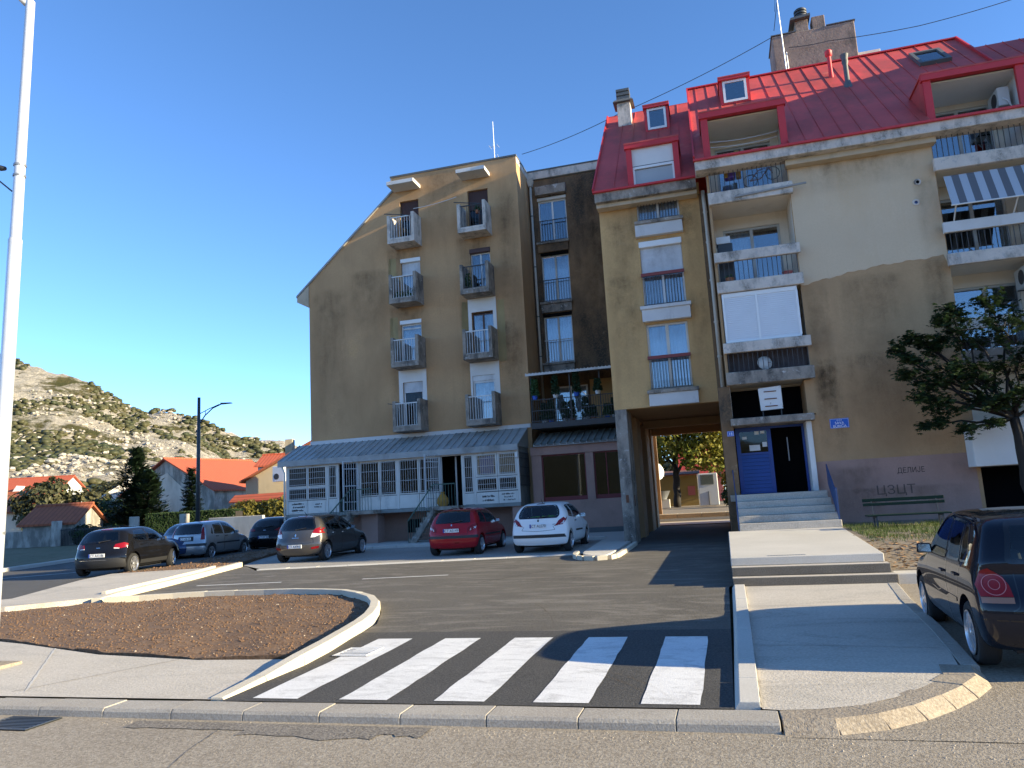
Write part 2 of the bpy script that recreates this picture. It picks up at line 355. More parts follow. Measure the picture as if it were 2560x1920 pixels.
ribbon([(-4.6,6.3),(-4.45,5.6),(-4.2,4.9),(-3.9,4.3)], .008, RZ, .5, 1).build('crack', 'road_dark', road)
for k, (x0, x1) in enumerate([(-5.6,-4.3),(-4.3,-3.0),(-3.0,-2.6)]):        # dark tar spill along the kerb
    poly_sheet([(x0,6.36)]+[(x0+(x1-x0)*t, 6.16-.16*abs(nz(t*3,k,1.3,5))-(.1 if k == 1 else 0)) for t in [i/9 for i in range(10)]]+[(x1,6.36)], lambda x, y: -.069, 'tar_patch', 'road_dark', road, .4)
# parking bay where the dark car stands: the worn road surface runs up into it
def bayz(x, y): t = min(1, max(0, (y-6.4)/2.2)); return (-.071)*(1-t)+(gz(y)-.062)*t+.006*nz(x,y,2.2)
struct(poly_sheet([(.3,6.35),(14,6.35),(14,14.6),(2.6,14.35),(2.25,11.5),(1.8,8.2),(1.2,7.0)], bayz, 'parking_bay', 'road_old', None, .6))
# driveway
drive = struct(sheet('driveway', 'asphalt_dusty', [(-5.2,10.2),(-.1,10.2),(-.1,14.0),(-.03,14.2),(-.03,23.6),(-2.9,23.9),(-3.0,19.8),(-3.5,19.5),(-4.0,20.6),(-4.2,21.1),(-13.5,19.85),(-15.0,21.5),(-14.35,18.8),(-13.8,16.5),(-13.3,13.7),(-11,14.35),(-8.8,14.4),(-7.3,14.0),(-6.6,13.4),(-5.75,12.0),(-5.3,10.9)], 0))
band = struct(sheet('crossing_asphalt', 'asphalt_new', [(-5.0,6.77),(-.1,6.77),(-.1,10.2),(-5.2,10.2),(-5.0,8.4)], .002))
for k in range(5):
    x0 = -4.71+.96*k; mb = MB(); n = 12; rr = random.Random(k)
    L_ = [(x0+rr.uniform(-.008,.008), 6.86+2.87*i/n) for i in range(n+1)]; R_ = [(x0+.5+rr.uniform(-.008,.008), 6.86+2.87*i/n) for i in range(n+1)]
    for i in range(n): mb.quad((*L_[i], gz(L_[i][1])+.007), (*R_[i], gz(R_[i][1])+.007), (*R_[i+1], gz(R_[i+1][1])+.007), (*L_[i+1], gz(L_[i+1][1])+.007))
    mb.build('crosswalk_stripe', 'paint_white', band)
for a, b in (((-12.89,16.47),(-10.64,16.70)), ((-8.55,16.86),(-6.47,17.14))):
    t = (Vector(b)-Vector(a)).normalized(); n = Vector((-t.y,t.x))*.05; a = Vector(a); b = Vector(b)
    MB().quad(*[(p.x,p.y,gz(p.y)+.006) for p in (a-n,b-n,b+n,a+n)]).build('parking_line', 'paint_white', drive)
ribbon([(-5.2,15.6),(-4.6,16.6),(-4.0,17.8)], .05, lambda y: gz(y)+.004, .5, 4).build('crack', 'asphalt_new', drive)
# kerbs: stones one by one
def kerb(name, label, pts, w, zt, zb, ln, mat, cham=.03, side=1, gap=.012, seed=0, hfun=None, chv=None):
    rr = random.Random(seed); root = bpy.data.objects.new(name, None); COL.objects.link(root); root['kind'] = 'structure'
    segs = [Vector(p) for p in pts]; d = [0]
    for a, b in zip(segs, segs[1:]): d.append(d[-1]+(b-a).length)
    def at(s):
        s = min(max(s, 0), d[-1]-1e-6)
        for i in range(len(d)-1):
            if d[i] <= s <= d[i+1]: return segs[i].lerp(segs[i+1], (s-d[i])/(d[i+1]-d[i]))
    n = max(1, round(d[-1]/ln)); l = d[-1]/n
    for i in range(n):
        a = at(i*l+gap/2); b = at((i+1)*l-gap/2); t = (b-a).normalized(); nn = Vector((-t.y, t.x))*side   # nn: towards the back of the kerb
        vs = []
        for p in (a, b):
            j = rr.uniform(-.004,.004); h = (hfun(p) if hfun else 0)
            q = p+nn*w; top = gz(p.y)+zt+j+h; bot = gz(p.y)+zb
            vs.append([(p.x,p.y,bot), (p.x+nn.x*cham*.25,p.y+nn.y*cham*.25,top-(chv or cham)), (p.x+nn.x*cham,p.y+nn.y*cham,top), (q.x,q.y,top), (q.x,q.y,bot)])
        m = MB(); m.add(vs[0]+vs[1], [(0,1,6,5),(1,2,7,6),(2,3,8,7),(3,4,9,8),(4,3,2,1,0),(5,6,7,8,9)] if side < 0 else [(5,6,1,0),(6,7,2,1),(7,8,3,2),(8,9,4,3),(0,1,2,3,4),(9,8,7,6,5)])
        m.build('kerb_stone', mat, root, bevel=.006)
    return root
kerb('kerb', '', [(-22,6.46),(.24,6.43)], .33, .004, -.14, .79, 'kerb_grey', .03, 1, .007)
kerb('kerb', '', [(.25,6.40),(.62,6.40),(1.0,6.55),(1.42,6.90),(1.82,7.36),(2.10,7.82),(2.17,8.25)], .38, .014, -.09, .42, 'kerb_old', .12, 1, .016, 3, None, .07)
kerb('kerb', '', [(2.14,8.27),(2.3,10),(2.42,12.3),(2.6,14.1)], .16, .015, -.14, .9, 'kerb_grey', .02, 1, .012, 4)
kerb('kerb', '', [(-.11,6.80),(-.075,10.4),(-.06,13.95)], .22, .05, -.1, .76, 'concrete_pale', .055, -1, .012, 5)
RISE = lambda p: -.115*max(0, min(1, (8.3-p.y)/1.1)) if p.x > -5.4 and p.y < 8.4 else 0
kerb('kerb', '', [(-4.98,6.8),(-4.97,7.9),(-4.93,8.45),(-5.07,9.3),(-5.22,10.2),(-5.36,10.9),(-5.75,12.0),(-6.15,12.8),(-6.65,13.4),(-7.34,13.98),(-8.1,14.28),(-8.9,14.42),(-10,14.44),(-11.2,14.36),(-12.4,14.0),(-13.0,13.72)], .17, .135, -.08, .72, 'kerb_cream', .03, 1, .01, 6, RISE)
kerb('kerb', '', [(-13.1,13.66),(-13.4,14.3),(-13.8,16.5),(-14.3,18.7),(-14.75,20.2),(-15.1,21.5)], .2, .13, -.08, 1.0, 'kerb_cream', .02, 1, .012, 7)
kerb('kerb', '', [(-13.62,14.35),(-14.02,16.55),(-14.5,18.75),(-14.9,19.9)], .12, .19, 0, 1.6, 'kerb_cream', .015, 1, .012, 17)
kerb('kerb', '', [(-13.5,19.87),(-8.8,20.48),(-4.25,21.12)], .28, .03, -.06, .95, 'concrete_pale', .02, 1, .012, 8)
kerb('kerb', '', [(-4.06,21.3),(-4.0,20.5),(-3.85,19.95),(-3.55,19.58),(-3.25,19.5),(-3.0,19.66),(-2.93,20.2),(-2.9,22),(-2.88,23.7)], .14, .11, -.06, .3, 'kerb_cream', .03, -1, .015, 9)
# sidewalks
struct(sheet('sidewalk', 'concrete_walk', [(-30,6.79),(-5.02,6.79),(-5.12,7.95),(-5.08,8.45),(-5.35,8.52),(-6.6,8.48),(-8.45,8.8),(-10.6,9.55),(-11.3,9.75),(-13,10.3),(-15,11.4),(-16.2,12.3),(-30,11)], .008))
sw = bpy.data.objects['sidewalk']
ribbon([(-9.6,9.2),(-7.6,6.9)], .03, lambda y: gz(y)+.0125, .2, 9).build('expansion_joint', 'concrete_pale', sw)
ribbon([(-6.9,8.5),(-7.9,6.85)], .02, lambda y: gz(y)+.0125, .2, 19).build('expansion_joint', 'kerb_grey', sw)
struct(sheet('sidewalk', 'concrete_walk', [(-16.2,12.3),(-14.6,12.7),(-13.3,13.8),(-14.14,16.55),(-14.62,18.8),(-15.1,19.95),(-18.0,19.15),(-17.6,17.6),(-15.9,14.0),(-17.5,12.6)], .125, 1.5, .2))
struct(sheet('sidewalk', 'concrete_walk', [(.12,6.76),(.26,6.74),(.55,6.78),(.9,6.92),(1.2,7.16),(1.5,7.52),(1.80,7.95),(1.95,8.25),(2.2,10),(2.34,12.3),(2.52,14.1),(2.6,14.25),(.0,14.2),(.14,10.4)], .009))
struct(sheet('sidewalk', 'concrete_pale', [(-3.92,21.2),(-3.86,20.55),(-3.7,20.1),(-3.45,19.75),(-3.25,19.66),(-3.12,19.76),(-3.06,20.3),(-3.03,22),(-3.0,23.7),(-2.9,26),(-3.2,29.3),(-17.2,29.3),(-17.2,26.7),(-4.1,26.7)], .10, 1.5, .2))
struct(sheet('parking_paving', 'paving', [(-15.15,21.6),(-13.55,20.15),(-8.8,20.78),(-4.2,21.42),(-3.95,21.3),(-4.12,26.68),(-17.2,26.68)], .012))
kerb('kerb', '', [(-17,26.6),(-4.15,26.6)], .12, .115, -.05, 1.0, 'concrete_pale', .02, 1, .012, 10)
struct(sheet('passage_floor', 'asphalt_far', [(-2.9,23.9),(-.03,23.6),(.1,23.6),(.1,33),(-2.9,33)], .004))
struct(sheet('courtyard', 'dirt', [(-9,33),(12,33),(16,60),(-16,60)], .03))
struct(sheet('courtyard_path', 'concrete_pale', [(-5,33.02),(6,33.02),(6,34.6),(-5,35.4)], .036))
struct(sheet('courtyard_strip', 'asphalt_far', [(-6,36.2),(7,35.4),(7,37.6),(-6,38.6)], .04))
# side road on the left
struct(sheet('side_road', 'asphalt_far', [(-17.5,12.6),(-15.9,14.0),(-17.6,17.6),(-18.0,19.15),(-17.75,21.9),(-18.4,28.4),(-19,40),(-25,60),(-33,60),(-28.5,34),(-26.4,22),(-25,10),(-20,10)], -.02, 3))
side = bpy.data.objects['side_road']
for a, b in (((-24.6,19.5),(-20.9,22.3)),((-21.6,24),(-21.9,30))):
    a = Vector(a); b = Vector(b); t = (b-a).normalized(); n = Vector((-t.y,t.x))*.06
    MB().quad(*[(p.x,p.y,gz(p.y)-.012) for p in (a-n,b-n,b+n,a+n)]).build('road_line', 'paint_white', side)
kerb('kerb', '', [(-24.9,10),(-26.3,22),(-28.4,34),(-33,60)], .25, .12, -.1, 1.5, 'concrete_pale', .02, 1, .012, 11)
struct(sheet('verge', 'field', [(-25.15,10),(-26.6,22),(-28.7,34),(-33.3,60),(-70,60),(-60,10)], .08, 6))
# soil beds
def soil(name, pts, base, amp, step, seed):
    def zf(x, y): return gz(y)+base+amp*(nz(x,y,1.1,seed)+.6*nz(x,y,3.2,seed+3)+.35*nz(x,y,8.5,seed+5))
    o = poly_sheet(pts, zf, name, 'soil', None, step, .15); struct(o)
    for p in o.data.polygons: p.use_smooth = True
    return o, zf
ISL = [(-5.25,8.62),(-6.6,8.55),(-8.45,8.86),(-10.6,9.6),(-11.3,9.8),(-13,10.36),(-15,11.45),(-16,12.3),(-14.6,12.62),(-13.25,13.5),(-12.4,13.82),(-11.2,14.18),(-10,14.26),(-8.9,14.24),(-8.1,14.1),(-7.42,13.82),(-6.78,13.27),(-6.3,12.7),(-5.92,11.9),(-5.53,10.85),(-5.4,10.2),(-5.25,9.3)]
isl, izf = soil('soil_bed', ISL, .032, .03, .13, 2)
SB2 = [(-18.0,19.2),(-15.15,20.0),(-15.3,21.5),(-16.7,26.1),(-17.3,28.2),(-18.4,28.4),(-17.8,21.9)]
s2, s2zf = soil('soil_bed', SB2, .10, .04, .25, 9)
def pt_in(pts, x, y):
    c = False
    for i in range(len(pts)):
        a, b = pts[i], pts[(i+1) % len(pts)]
        if (a[1] > y) != (b[1] > y) and x < (b[0]-a[0])*(y-a[1])/(b[1]-a[1])+a[0]: c = not c
    return c
pm('pebble', (.36,.29,.22), .9); wm('clod', (.15,.084,.045), .3, 6, rough=1, bump=.3)
def lumps(pts, zf, n, rmin, rmax, seed, mb, m=0, flat=.6):
    rr = random.Random(seed); xs = [p[0] for p in pts]; ys = [p[1] for p in pts]; k = 0
    while k < n:
        x, y = rr.uniform(min(xs), max(xs)), rr.uniform(min(ys), max(ys))
        if not pt_in(pts, x, y): continue
        k += 1; r = rmin+(rmax-rmin)*rr.random()**2.2; z = zf(x, y)+r*.15; a = rr.random()*6.28
        v = [(x+r*math.cos(a+j*1.257)*rr.uniform(.7,1.2), y+r*math.sin(a+j*1.257)*rr.uniform(.7,1.2), z-r*.2+rr.uniform(-.2,.2)*r) for j in range(5)]
        v += [(x+r*.5*math.cos(a+.6+j*1.257), y+r*.5*math.sin(a+.6+j*1.257), z+r*flat*rr.uniform(.6,1.1)) for j in range(5)]
        mb.add(v, [(j, (j+1) % 5, 5+j) for j in range(5)]+[((j+1) % 5, 5+(j+1) % 5, 5+j) for j in range(5)]+[(5,6,7,8,9)], m)
mb = MB(); lumps(ISL, izf, 9000, .005, .024, 1, mb); lumps(SB2, s2zf, 700, .015, .05, 2, mb)
tag(mb.build('soil_clods', 'clod', None, True), 'loose brown clods of earth over the soil beds', 'soil', kind='stuff')
mb = MB(); lumps(ISL, izf, 260, .006, .02, 3, mb)
tag(mb.build('pebbles', 'pebble', None), 'pale pebbles scattered over the brown soil bed', 'pebbles', kind='stuff')
# drain grate in the crossing, road drain
def grate(name, label, cx, cy, wx, wy, z, n, mat='metal_dark', slot='void'):
    t = thing(name, label, 'drain', (cx, cy, z))
    MB().box(cx-wx/2, cx+wx/2, cy-wy/2, cy+wy/2, z-.02, z-.004).build('pit', slot, t)
    m = MB(); m.box(cx-wx/2, cx+wx/2, cy-wy/2, cy-wy/2+.03, z-.01, z+.004); m.box(cx-wx/2, cx+wx/2, cy+wy/2-.03, cy+wy/2, z-.01, z+.004)
    m.box(cx-wx/2, cx-wx/2+.03, cy-wy/2+.03, cy+wy/2-.03, z-.01, z+.004); m.box(cx+wx/2-.03, cx+wx/2, cy-wy/2+.03, cy+wy/2-.03, z-.01, z+.004)
    m.build('frame', mat, t)
    for i in range(n):
        y = cy-wy/2+.03+(wy-.06)*(i+.5)/n; bw = (wy-.06)/n*.24; MB().box(cx-wx/2+.03, cx+wx/2-.03, y-bw, y+bw, z-.008, z+.003).build('bar', mat, t)
grate('drain_grate', 'square drain grate painted over by the leftmost white crossing stripe', -4.60, 8.92, .46, .5, gz(8.9)+.012, 5, 'paint_white')
grate('drain_grate', 'dark iron drain grate in the road at the kerb', -6.85, 6.17, .62, .42, -.065, 8, 'metal_dark')
# platform and its three front steps
pf = struct(bpy.data.objects.new('platform', None)); COL.objects.link(pf); pf.location = (1.3, 16, 0)
def plat(y0, y1, xl0, xr0, xl1, xr1, z0, z1, zb, name, mat):
    m = MB(); m.hexa([(xl0,y0,zb),(xr0,y0,zb),(xr1,y1,zb),(xl1,y1,zb)], [(xl0,y0,z0),(xr0,y0,z0),(xr1,y1,z1),(xl1,y1,z1)]); return m.build(name, mat, pf, bevel=.012)
plat(14.47, 21.2, -.03, 2.51, -.03, 2.78, .60, .735, .455, 'slab', 'concrete_pale')
plat(14.2, 21.2, -.028, 2.55, -.028, 2.76, .452, .452, .30, 'step', 'step_dark')
plat(13.95, 21.2, -.026, 2.6, -.026, 2.74, .297, .297, -.1, 'step', 'step_dark')
for yy, y1, xr, zz in ((14.2,14.468,2.548,.4545),(13.95,14.198,2.598,.2995)): MB().box(-.022, xr-.006, yy+.006, y1, zz-.004, zz).build('tread', 'concrete_walk', pf)
t = thing('floor_drain', 'narrow slotted drain cover near the front edge of the pale platform', 'drain', (.95,14.62,.61))
for i in range(14): MB().box(.62+i*.047, .62+i*.047+.03, 14.60, 14.70, .598, .608).build('slat', 'metal_grey', t)
# lawn and earth to the right of the platform
def lawnz(x, y):
    a = [(14.2,.27),(15.2,.30),(16.2,.46),(18,.64),(23,.78)]
    for (y0,z0),(y1,z1) in zip(a, a[1:]):
        if y <= y1: return z0+(z1-z0)*max(0, y-y0)/(y1-y0)+.02*nz(x,y,1.5)
    return .78
LW = [(2.53,14.75),(9.5,14.75),(12,22.7),(2.80,22.7),(2.77,21.2)]
struct(poly_sheet(LW, lawnz, 'lawn', 'dirt', None, .5, .3))
kerb('kerb', '', [(2.62,14.32),(9,14.32)], .5, .115, -.1, .9, 'concrete_pale', .02, 1, .012, 12)

# gravel swept against the kerb and over the bay
GR = [(.3,6.33),(1.5,6.6),(2.3,7.5),(2.5,8.4),(6,8.0),(6,5.6),(.3,6.0)]
mb = MB(); lumps(GR, lambda x, y: bayz(x, y) if y > 6.36 else -.075, 1800, .003, .010, 21, mb)
lumps([(-6,6.4),(.3,6.38),(.3,6.15),(-6,6.2)], lambda x, y: -.075, 500, .003, .008, 22, mb)
wm('gravel', (.42,.36,.28), .3, 20, bump=.2); tag(mb.build('gravel', 'gravel'), 'loose gravel and grit along the worn corner kerb', 'gravel', kind='stuff')
ribbon([(.15,9.2),(1.0,9.15),(2.1,9.0)], .012, lambda y: gz(y)+.0135, .5, 31).build('expansion_joint', 'kerb_grey', bpy.data.objects['sidewalk.002'])
ribbon([(.15,11.9),(1.2,11.8),(2.3,11.9)], .012, lambda y: gz(y)+.0135, .5, 32).build('expansion_joint', 'kerb_grey', bpy.data.objects['sidewalk.002'])
ribbon([(.12,6.78),(.14,10.4),(.17,14.1)], .02, lambda y: gz(y)+.0135, .6, 33).build('expansion_joint', 'kerb_grey', bpy.data.objects['sidewalk.002'])
# tyre marks sweeping over the crossing
for k, (cx, cy, r, a0, a1) in enumerate(((-2.6,6.3,2.1,.15,1.25),(-2.6,6.3,1.95,.2,1.2),(-9.5,9.0,7.2,.1,.55))):
    ribbon([(cx+r*math.cos(a0+(a1-a0)*i/10), cy+r*math.sin(a0+(a1-a0)*i/10)) for i in range(11)], .03, lambda y: gz(y)+.0105, .3, 40+k).build('tyre_mark', 'stain_soft', band)
# ================================================================ building parts shared by the blocks
def railing(parent, x0, x1, y, z0, z1, n, mat, top=None, r=.008, name='railing', skew=0, low=True):
    m = MB()
    for i in range(n):
        x = x0+(x1-x0)*(i+.5)/n; m.box(x-r, x+r, y-r, y+r, z0, z1)
    t = top or .018
    m.box(x0, x1, y-t, y+t, z1, z1+2*t)
    if low: m.box(x0, x1, y-.012, y+.012, z0-.012, z0+.012)
    return m.build(name, mat, parent)
def curtain(parent, x0, x1, y, z0, z1, mat, amp=.02, wl=.11):
    m = MB(); n = max(6, int((x1-x0)/.025)); ph = random.random()*6
    xs = [x0+(x1-x0)*i/n for i in range(n+1)]; ys = [y+amp*math.sin(x*6.283/wl+ph+.6*math.sin(x*9)) for x in xs]
    for i in range(n): m.quad((xs[i],ys[i],z0),(xs[i+1],ys[i+1],z0),(xs[i+1],ys[i+1],z1),(xs[i],ys[i],z1))
    o = m.build('curtain', mat, parent, True); s = o.modifiers.new('solid', 'SOLIDIFY'); s.thickness = .004; return o
def slats(parent, x0, x1, y, z0, z1, mat, pitch=.05, name='shutter'):
    m = MB(); n = max(2, round((z1-z0)/pitch)); h = (z1-z0)/n
    for i in range(n):
        a = z0+i*h; m.hexa([(x0,y,a),(x1,y,a),(x1,y+.02,a),(x0,y+.02,a)], [(x0,y+.008,a+h*.92),(x1,y+.008,a+h*.92),(x1,y+.02,a+h*.92),(x0,y+.02,a+h*.92)])
    m.box(x0, x1, y+.014, y+.02, z0, z1)
    return m.build(name, mat, parent)
def window(parent, x0, x1, z0, z1, y, n=2, frame='frame_cream', pane='pane', cur='curtain', fw=.06, y_in=.12, back='room', cover=1.0, box=0, boxmat='pvc_white', shut=0, shutmat='shutter_white', transom=0, name='window'):
    """joinery set y_in behind the outer wall plane y; box = roller-shutter box height, shut = share of the height closed"""
    yf = y+y_in; top = z1
    m = MB()
    if box:
        top = z1-box
    m.box(x0, x0+fw, yf, yf+.07, z0, top); m.box(x1-fw, x1, yf, yf+.07, z0, top)
    m.box(x0+fw, x1-fw, yf, yf+.07, z0, z0+fw); m.box(x0+fw, x1-fw, yf, yf+.07, top-fw, top)
    iw = (x1-x0-2*fw)/n
    for i in range(1, n): xx = x0+fw+iw*i; m.box(xx-fw*.7, xx+fw*.7, yf-.004, yf+.066, z0+fw, top-fw)
    if transom: m.box(x0+fw, x1-fw, yf+.003, yf+.06, transom-fw*.5, transom+fw*.5)
    w = m.build(name, frame, parent, bevel=.004)
    for i in range(n):
        a = x0+fw+iw*i+(.0 if i == 0 else fw*.7); b = x0+fw+iw*(i+1)-(.0 if i == n-1 else fw*.7)
        MB().box(a, b, yf+.028, yf+.036, z0+fw, top-fw).build('pane', pane, w)
    if cur: curtain(w, x0+fw, x0+fw+(x1-x0-2*fw)*cover, yf+.14, z0+fw, top-fw, cur)
    MB().box(x0-.02, x1+.02, yf+.3, yf+.32, z0-.02, z1+.02).build('backing', back, w)
    if box: MB().box(x0-.02, x1+.02, y-.05 if box < .22 else y+.02, yf+.08, top, z1+.0).build('shutter_box', boxmat, w, bevel=.02)
    if shut:
        zb = top-(top-z0)*shut; slats(w, x0+.02, x1-.02, yf-.028, zb, top, shutmat)
    return w
def prism_x(mb, prof, x0, x1, m=0):      # profile in (y,z) swept along x
    mb.prism([(x0, y, z) for y, z in prof], (x1-x0, 0, 0), m)
def seam_roof(parent, xs, y0, z0, y1, z1, mat, t=.04, seam=.022, holes=(), name='roof_panel'):
    """standing-seam roof from eave (y0,z0) to ridge (y1,z1); xs = seam positions; holes = (xa,xb,ya,yb) kept free"""
    sl = Vector((0, y1-y0, z1-z0)); ln = sl.length; sl.normalize(); nr = Vector((0, -sl.z, sl.y))
    def P(x, y, d=0): k = (y-y0)/(y1-y0); return Vector((x, y, z0+(z1-z0)*k))+nr*d
    for a, b in zip(xs, xs[1:]):
        spans = [(y0, y1)]
        for h in holes:
            if h[0] < (a+b)/2 < h[1]:
                ns = []
                for s in spans:
                    if h[2] > s[0]+.02: ns.append((s[0], min(h[2], s[1])))
                    if h[3] < s[1]-.02: ns.append((max(h[3], s[0]), s[1]))
                spans = [s for s in ns if s[1]-s[0] > .03]
        for ya, yb in spans:
            m = MB(); w = random.uniform(-.006,.006)
            m.hexa([P(a,ya,-t),P(b,ya,-t),P(b,yb,-t),P(a,yb,-t)], [P(a,ya),P(b,ya),P(b,yb),P(a,yb)])
            m.hexa([P(a-.012,ya,.0),P(a+.012,ya,.0),P(a+.012+w,yb,.0),P(a-.012+w,yb,.0)], [P(a-.012,ya,seam),P(a+.012,ya,seam),P(a+.012+w,yb,seam),P(a-.012+w,yb,seam)])
            m.build(name, mat, parent)

# ================================================================ gable block with eight small balconies
GX0, GX1, GY = -17.57, -7.42, 30.0
gb = thing('apartment_building', 'tall brown gabled block with two columns of small concrete balconies', 'building', (-12.5, 35, gz(30)))
BX = [(-13.2,-11.93), (-9.94,-8.66)]; LV = [5.03, 7.78, 10.58, 13.28]
DO = {(0,3):(-12.93,-12.03,15.52),(1,3):(-9.70,-8.77,15.48),(0,2):(-12.96,-12.05,12.81),(1,2):(-9.71,-8.81,12.80),(0,1):(-13.07,-12.10,10.0),(1,1):(-9.77,-8.81,9.98),(0,0):(-13.05,-12.13,7.24),(1,0):(-9.86,-8.86,7.22)}
holes = [(a, b, LV[k]+.12, t_) for (c, k), (a, b, t_) in DO.items()]
mb = MB(); wall_grid(mb, -13.31, GX1, gz(30)-.3, 16.72, GY, GY+.3, holes)
mb.prism([(GX0,GY,gz(30)-.3),(-13.31,GY,gz(30)-.3),(-13.31,GY,16.0),(GX0,GY,12.24)], (0,.3,0))
mb.box(GX1-.3, GX1, GY+.3, 39.5, gz(30)-.3, 16.70); mb.box(GX0, GX0+.3, GY+.3, 39.5, gz(30)-.3, 11.2); mb.box(GX0+.3, GX1-.3, 39.2, 39.5, gz(30)-.3, 11.2)
mb.prism([(GX0+.3,39.5,11.2),(GX1-.3,39.5,11.2),(GX1-.3,39.5,16.7),(-13.31,39.5,16.0)], (0,-.3,0))
mb.build('wall', 'stucco', gb)
for z in LV: MB().box(GX0+.3, GX1-.3, GY+.9, 39.2, z, z+.12).build('floor_slab', 'room', gb)
# roof: slope on the left, flat parapet to the right
mb = MB(); a = Vector((-18.2, 0, 11.55)); b = Vector((-13.25, 0, 16.42))
mb.hexa([(-18.2,29.93,11.69),(-13.25,29.93,16.04),(-13.25,39.7,16.04),(-18.2,39.7,11.69)], [(-18.2,29.93,11.79),(-13.25,29.93,16.14),(-13.25,39.7,16.14),(-18.2,39.7,11.79)])
rf = mb.build('roof', 'grey_sheet', gb)
mb = MB(); mb.prism([(-18.17,29.95,11.48),(-17.572,29.95,11.2),(-17.572,29.95,12.2),(-18.17,29.95,11.68)], (0,9.6,0)); mb.build('eave_box', 'soffit', rf)
mb = MB(); mb.box(-13.36, GX1+.03, GY-.04, GY+.34, 16.72, 16.80); mb.box(GX1-.34, GX1+.03, GY+.34, 39.5, 16.72, 16.80); mb.box(-13.36,-13.1,GY+.34,39.5,16.72,16.8)
mb.build('parapet_cap', 'shop_dark', rf)
MB().box(-13.2, GX1-.32, GY+.32, 39.5, 16.2, 16.3).build('flat_roof', 'grey_sheet2', rf)
MB().box(GX1-.3,GX1+.012,GY+.012,39.4,16.45,16.71).build('parapet_band', 'concrete_white', rf)
MB().box(-13.345, -13.305, GY-.02, GY+.3, 16.4, 16.72).build('end_post', 'concrete_white', rf)
for i, (x0, x1) in enumerate(BX):
    MB().box(x0+.02, x1+.03, 29.15, GY, 16.0, 16.17).build('canopy', 'concrete_paint', gb, bevel=.015)
    for k, z in enumerate(LV):
        f = [.02, .01, .0, .0][k]
        m = MB(); cw = .14                                     # slab, two side panels, low front lip
        m.box(x0, x1, 29.13, GY, z, z+.13); m.box(x0, x0+cw, 29.13, GY, z+.13, z+1.30); m.box(x1-cw, x1, 29.13, GY, z+.13, z+1.34)
        m.box(x0+cw, x1-cw, 29.13, 29.21, z+.13, z+.24)
        bal = m.build('balcony', 'concrete_white' if k == 3 else 'concrete', gb, bevel=.012)
        mat = ['bar_white','bar_white','bar_dark','bar_dark'][k] if i else ['bar_white','bar_white','bar_white','bar_white'][k]
        railing(bal, x0+cw, x1-cw, 29.17, z+.24, z+1.16, 9 if k < 2 else 8, mat, .02)
        if k == 3: MB().bar((x0-.12,29.16,z+1.42),(x1-cw,29.16,z+1.17),.03).build('clothes_pole', 'metal_dark', bal)
        if k == 0 and i == 0: MB().bar((x0-.2,29.12,z+1.22),(x0+.15,29.2,z+1.15),.025).build('clothes_pole', 'metal_dark', bal)
        a, b, t_ = DO[(i, k)]
        if k == 3: window(gb, a, b, z+.13, t_, GY, 2, 'frame_brown', 'pane_dark', None, .05, .14, 'void', shut=.42, shutmat='shutter_brown', name='balcony_door')
        elif (i, k) == (1, 2): window(gb, a, b, z+.13, t_, GY, 2, 'pvc_white', 'pane', 'curtain_dark', .05, .12, 'void', .5, box=.2, boxmat='shutter_brown', name='balcony_door')
        elif (i, k) == (0, 2): window(gb, a, b, z+.13, t_, GY, 1, 'pvc_white', 'pane', 'curtain', .06, .1, 'room', .5, box=.18, shut=.3, name='balcony_door')
        elif (i, k) == (0, 1): window(gb, a, b, z+.13, t_, GY, 1, 'pvc_white', 'pane', 'curtain', .06, .1, 'room', 1, box=.18, shut=0, transom=z+1.85, name='balcony_door')
        elif (i, k) == (1, 1): window(gb, a, b, z+.13, t_-.06, GY, 2, 'frame_brown', 'pane', 'curtain', .05, .14, 'room', 1, name='balcony_door')
        elif (i, k) == (0, 0): window(gb, a, b, z+.13, t_, GY, 1, 'pvc_white', 'pane_dark', None, .07, .08, 'void', shut=.22, name='balcony_door')
        else: window(gb, a, b, z+.13, t_, GY, 1, 'pvc_white', 'pane', 'curtain', .08, .05, 'room', 1, box=.24, name='balcony_door')
for (x0,x1,z0,z1,h) in ((-9.92,-8.66,8.0,10.57,DO[(1,1)]), (-9.95,-8.66,5.3,7.77,DO[(1,0)]), (-13.24,-11.95,5.3,7.77,DO[(0,0)])):
    m = MB(); wall_grid(m, x0, x1, z0, z1, GY-.012, GY-.001, [(h[0],h[1],z0-.1,h[2])]); m.build('render_patch', 'white_patch', gb)
wm('stucco_fresh', (.40,.29,.13), .1, .8, dirt=(.27,.2,.1), d0=.5, d1=.7, bump=.08)
for (x0,x1,z0,z1) in ((-10.25,-9.925,9.15,10.5), (-8.655,-8.3,7.7,10.4), (-13.62,-13.2,8.0,10.2), (-13.62,-13.2,10.75,12.9)):
    m = MB(); m.prism([(x0,GY-.004,z0+.1),(x0+.1,GY-.004,z0),(x1,GY-.004,z0+.05),(x1,GY-.004,z1),(x0+.06,GY-.004,z1)], (0,.003,0)); m.build('render_patch', 'stucco_fresh', gb)
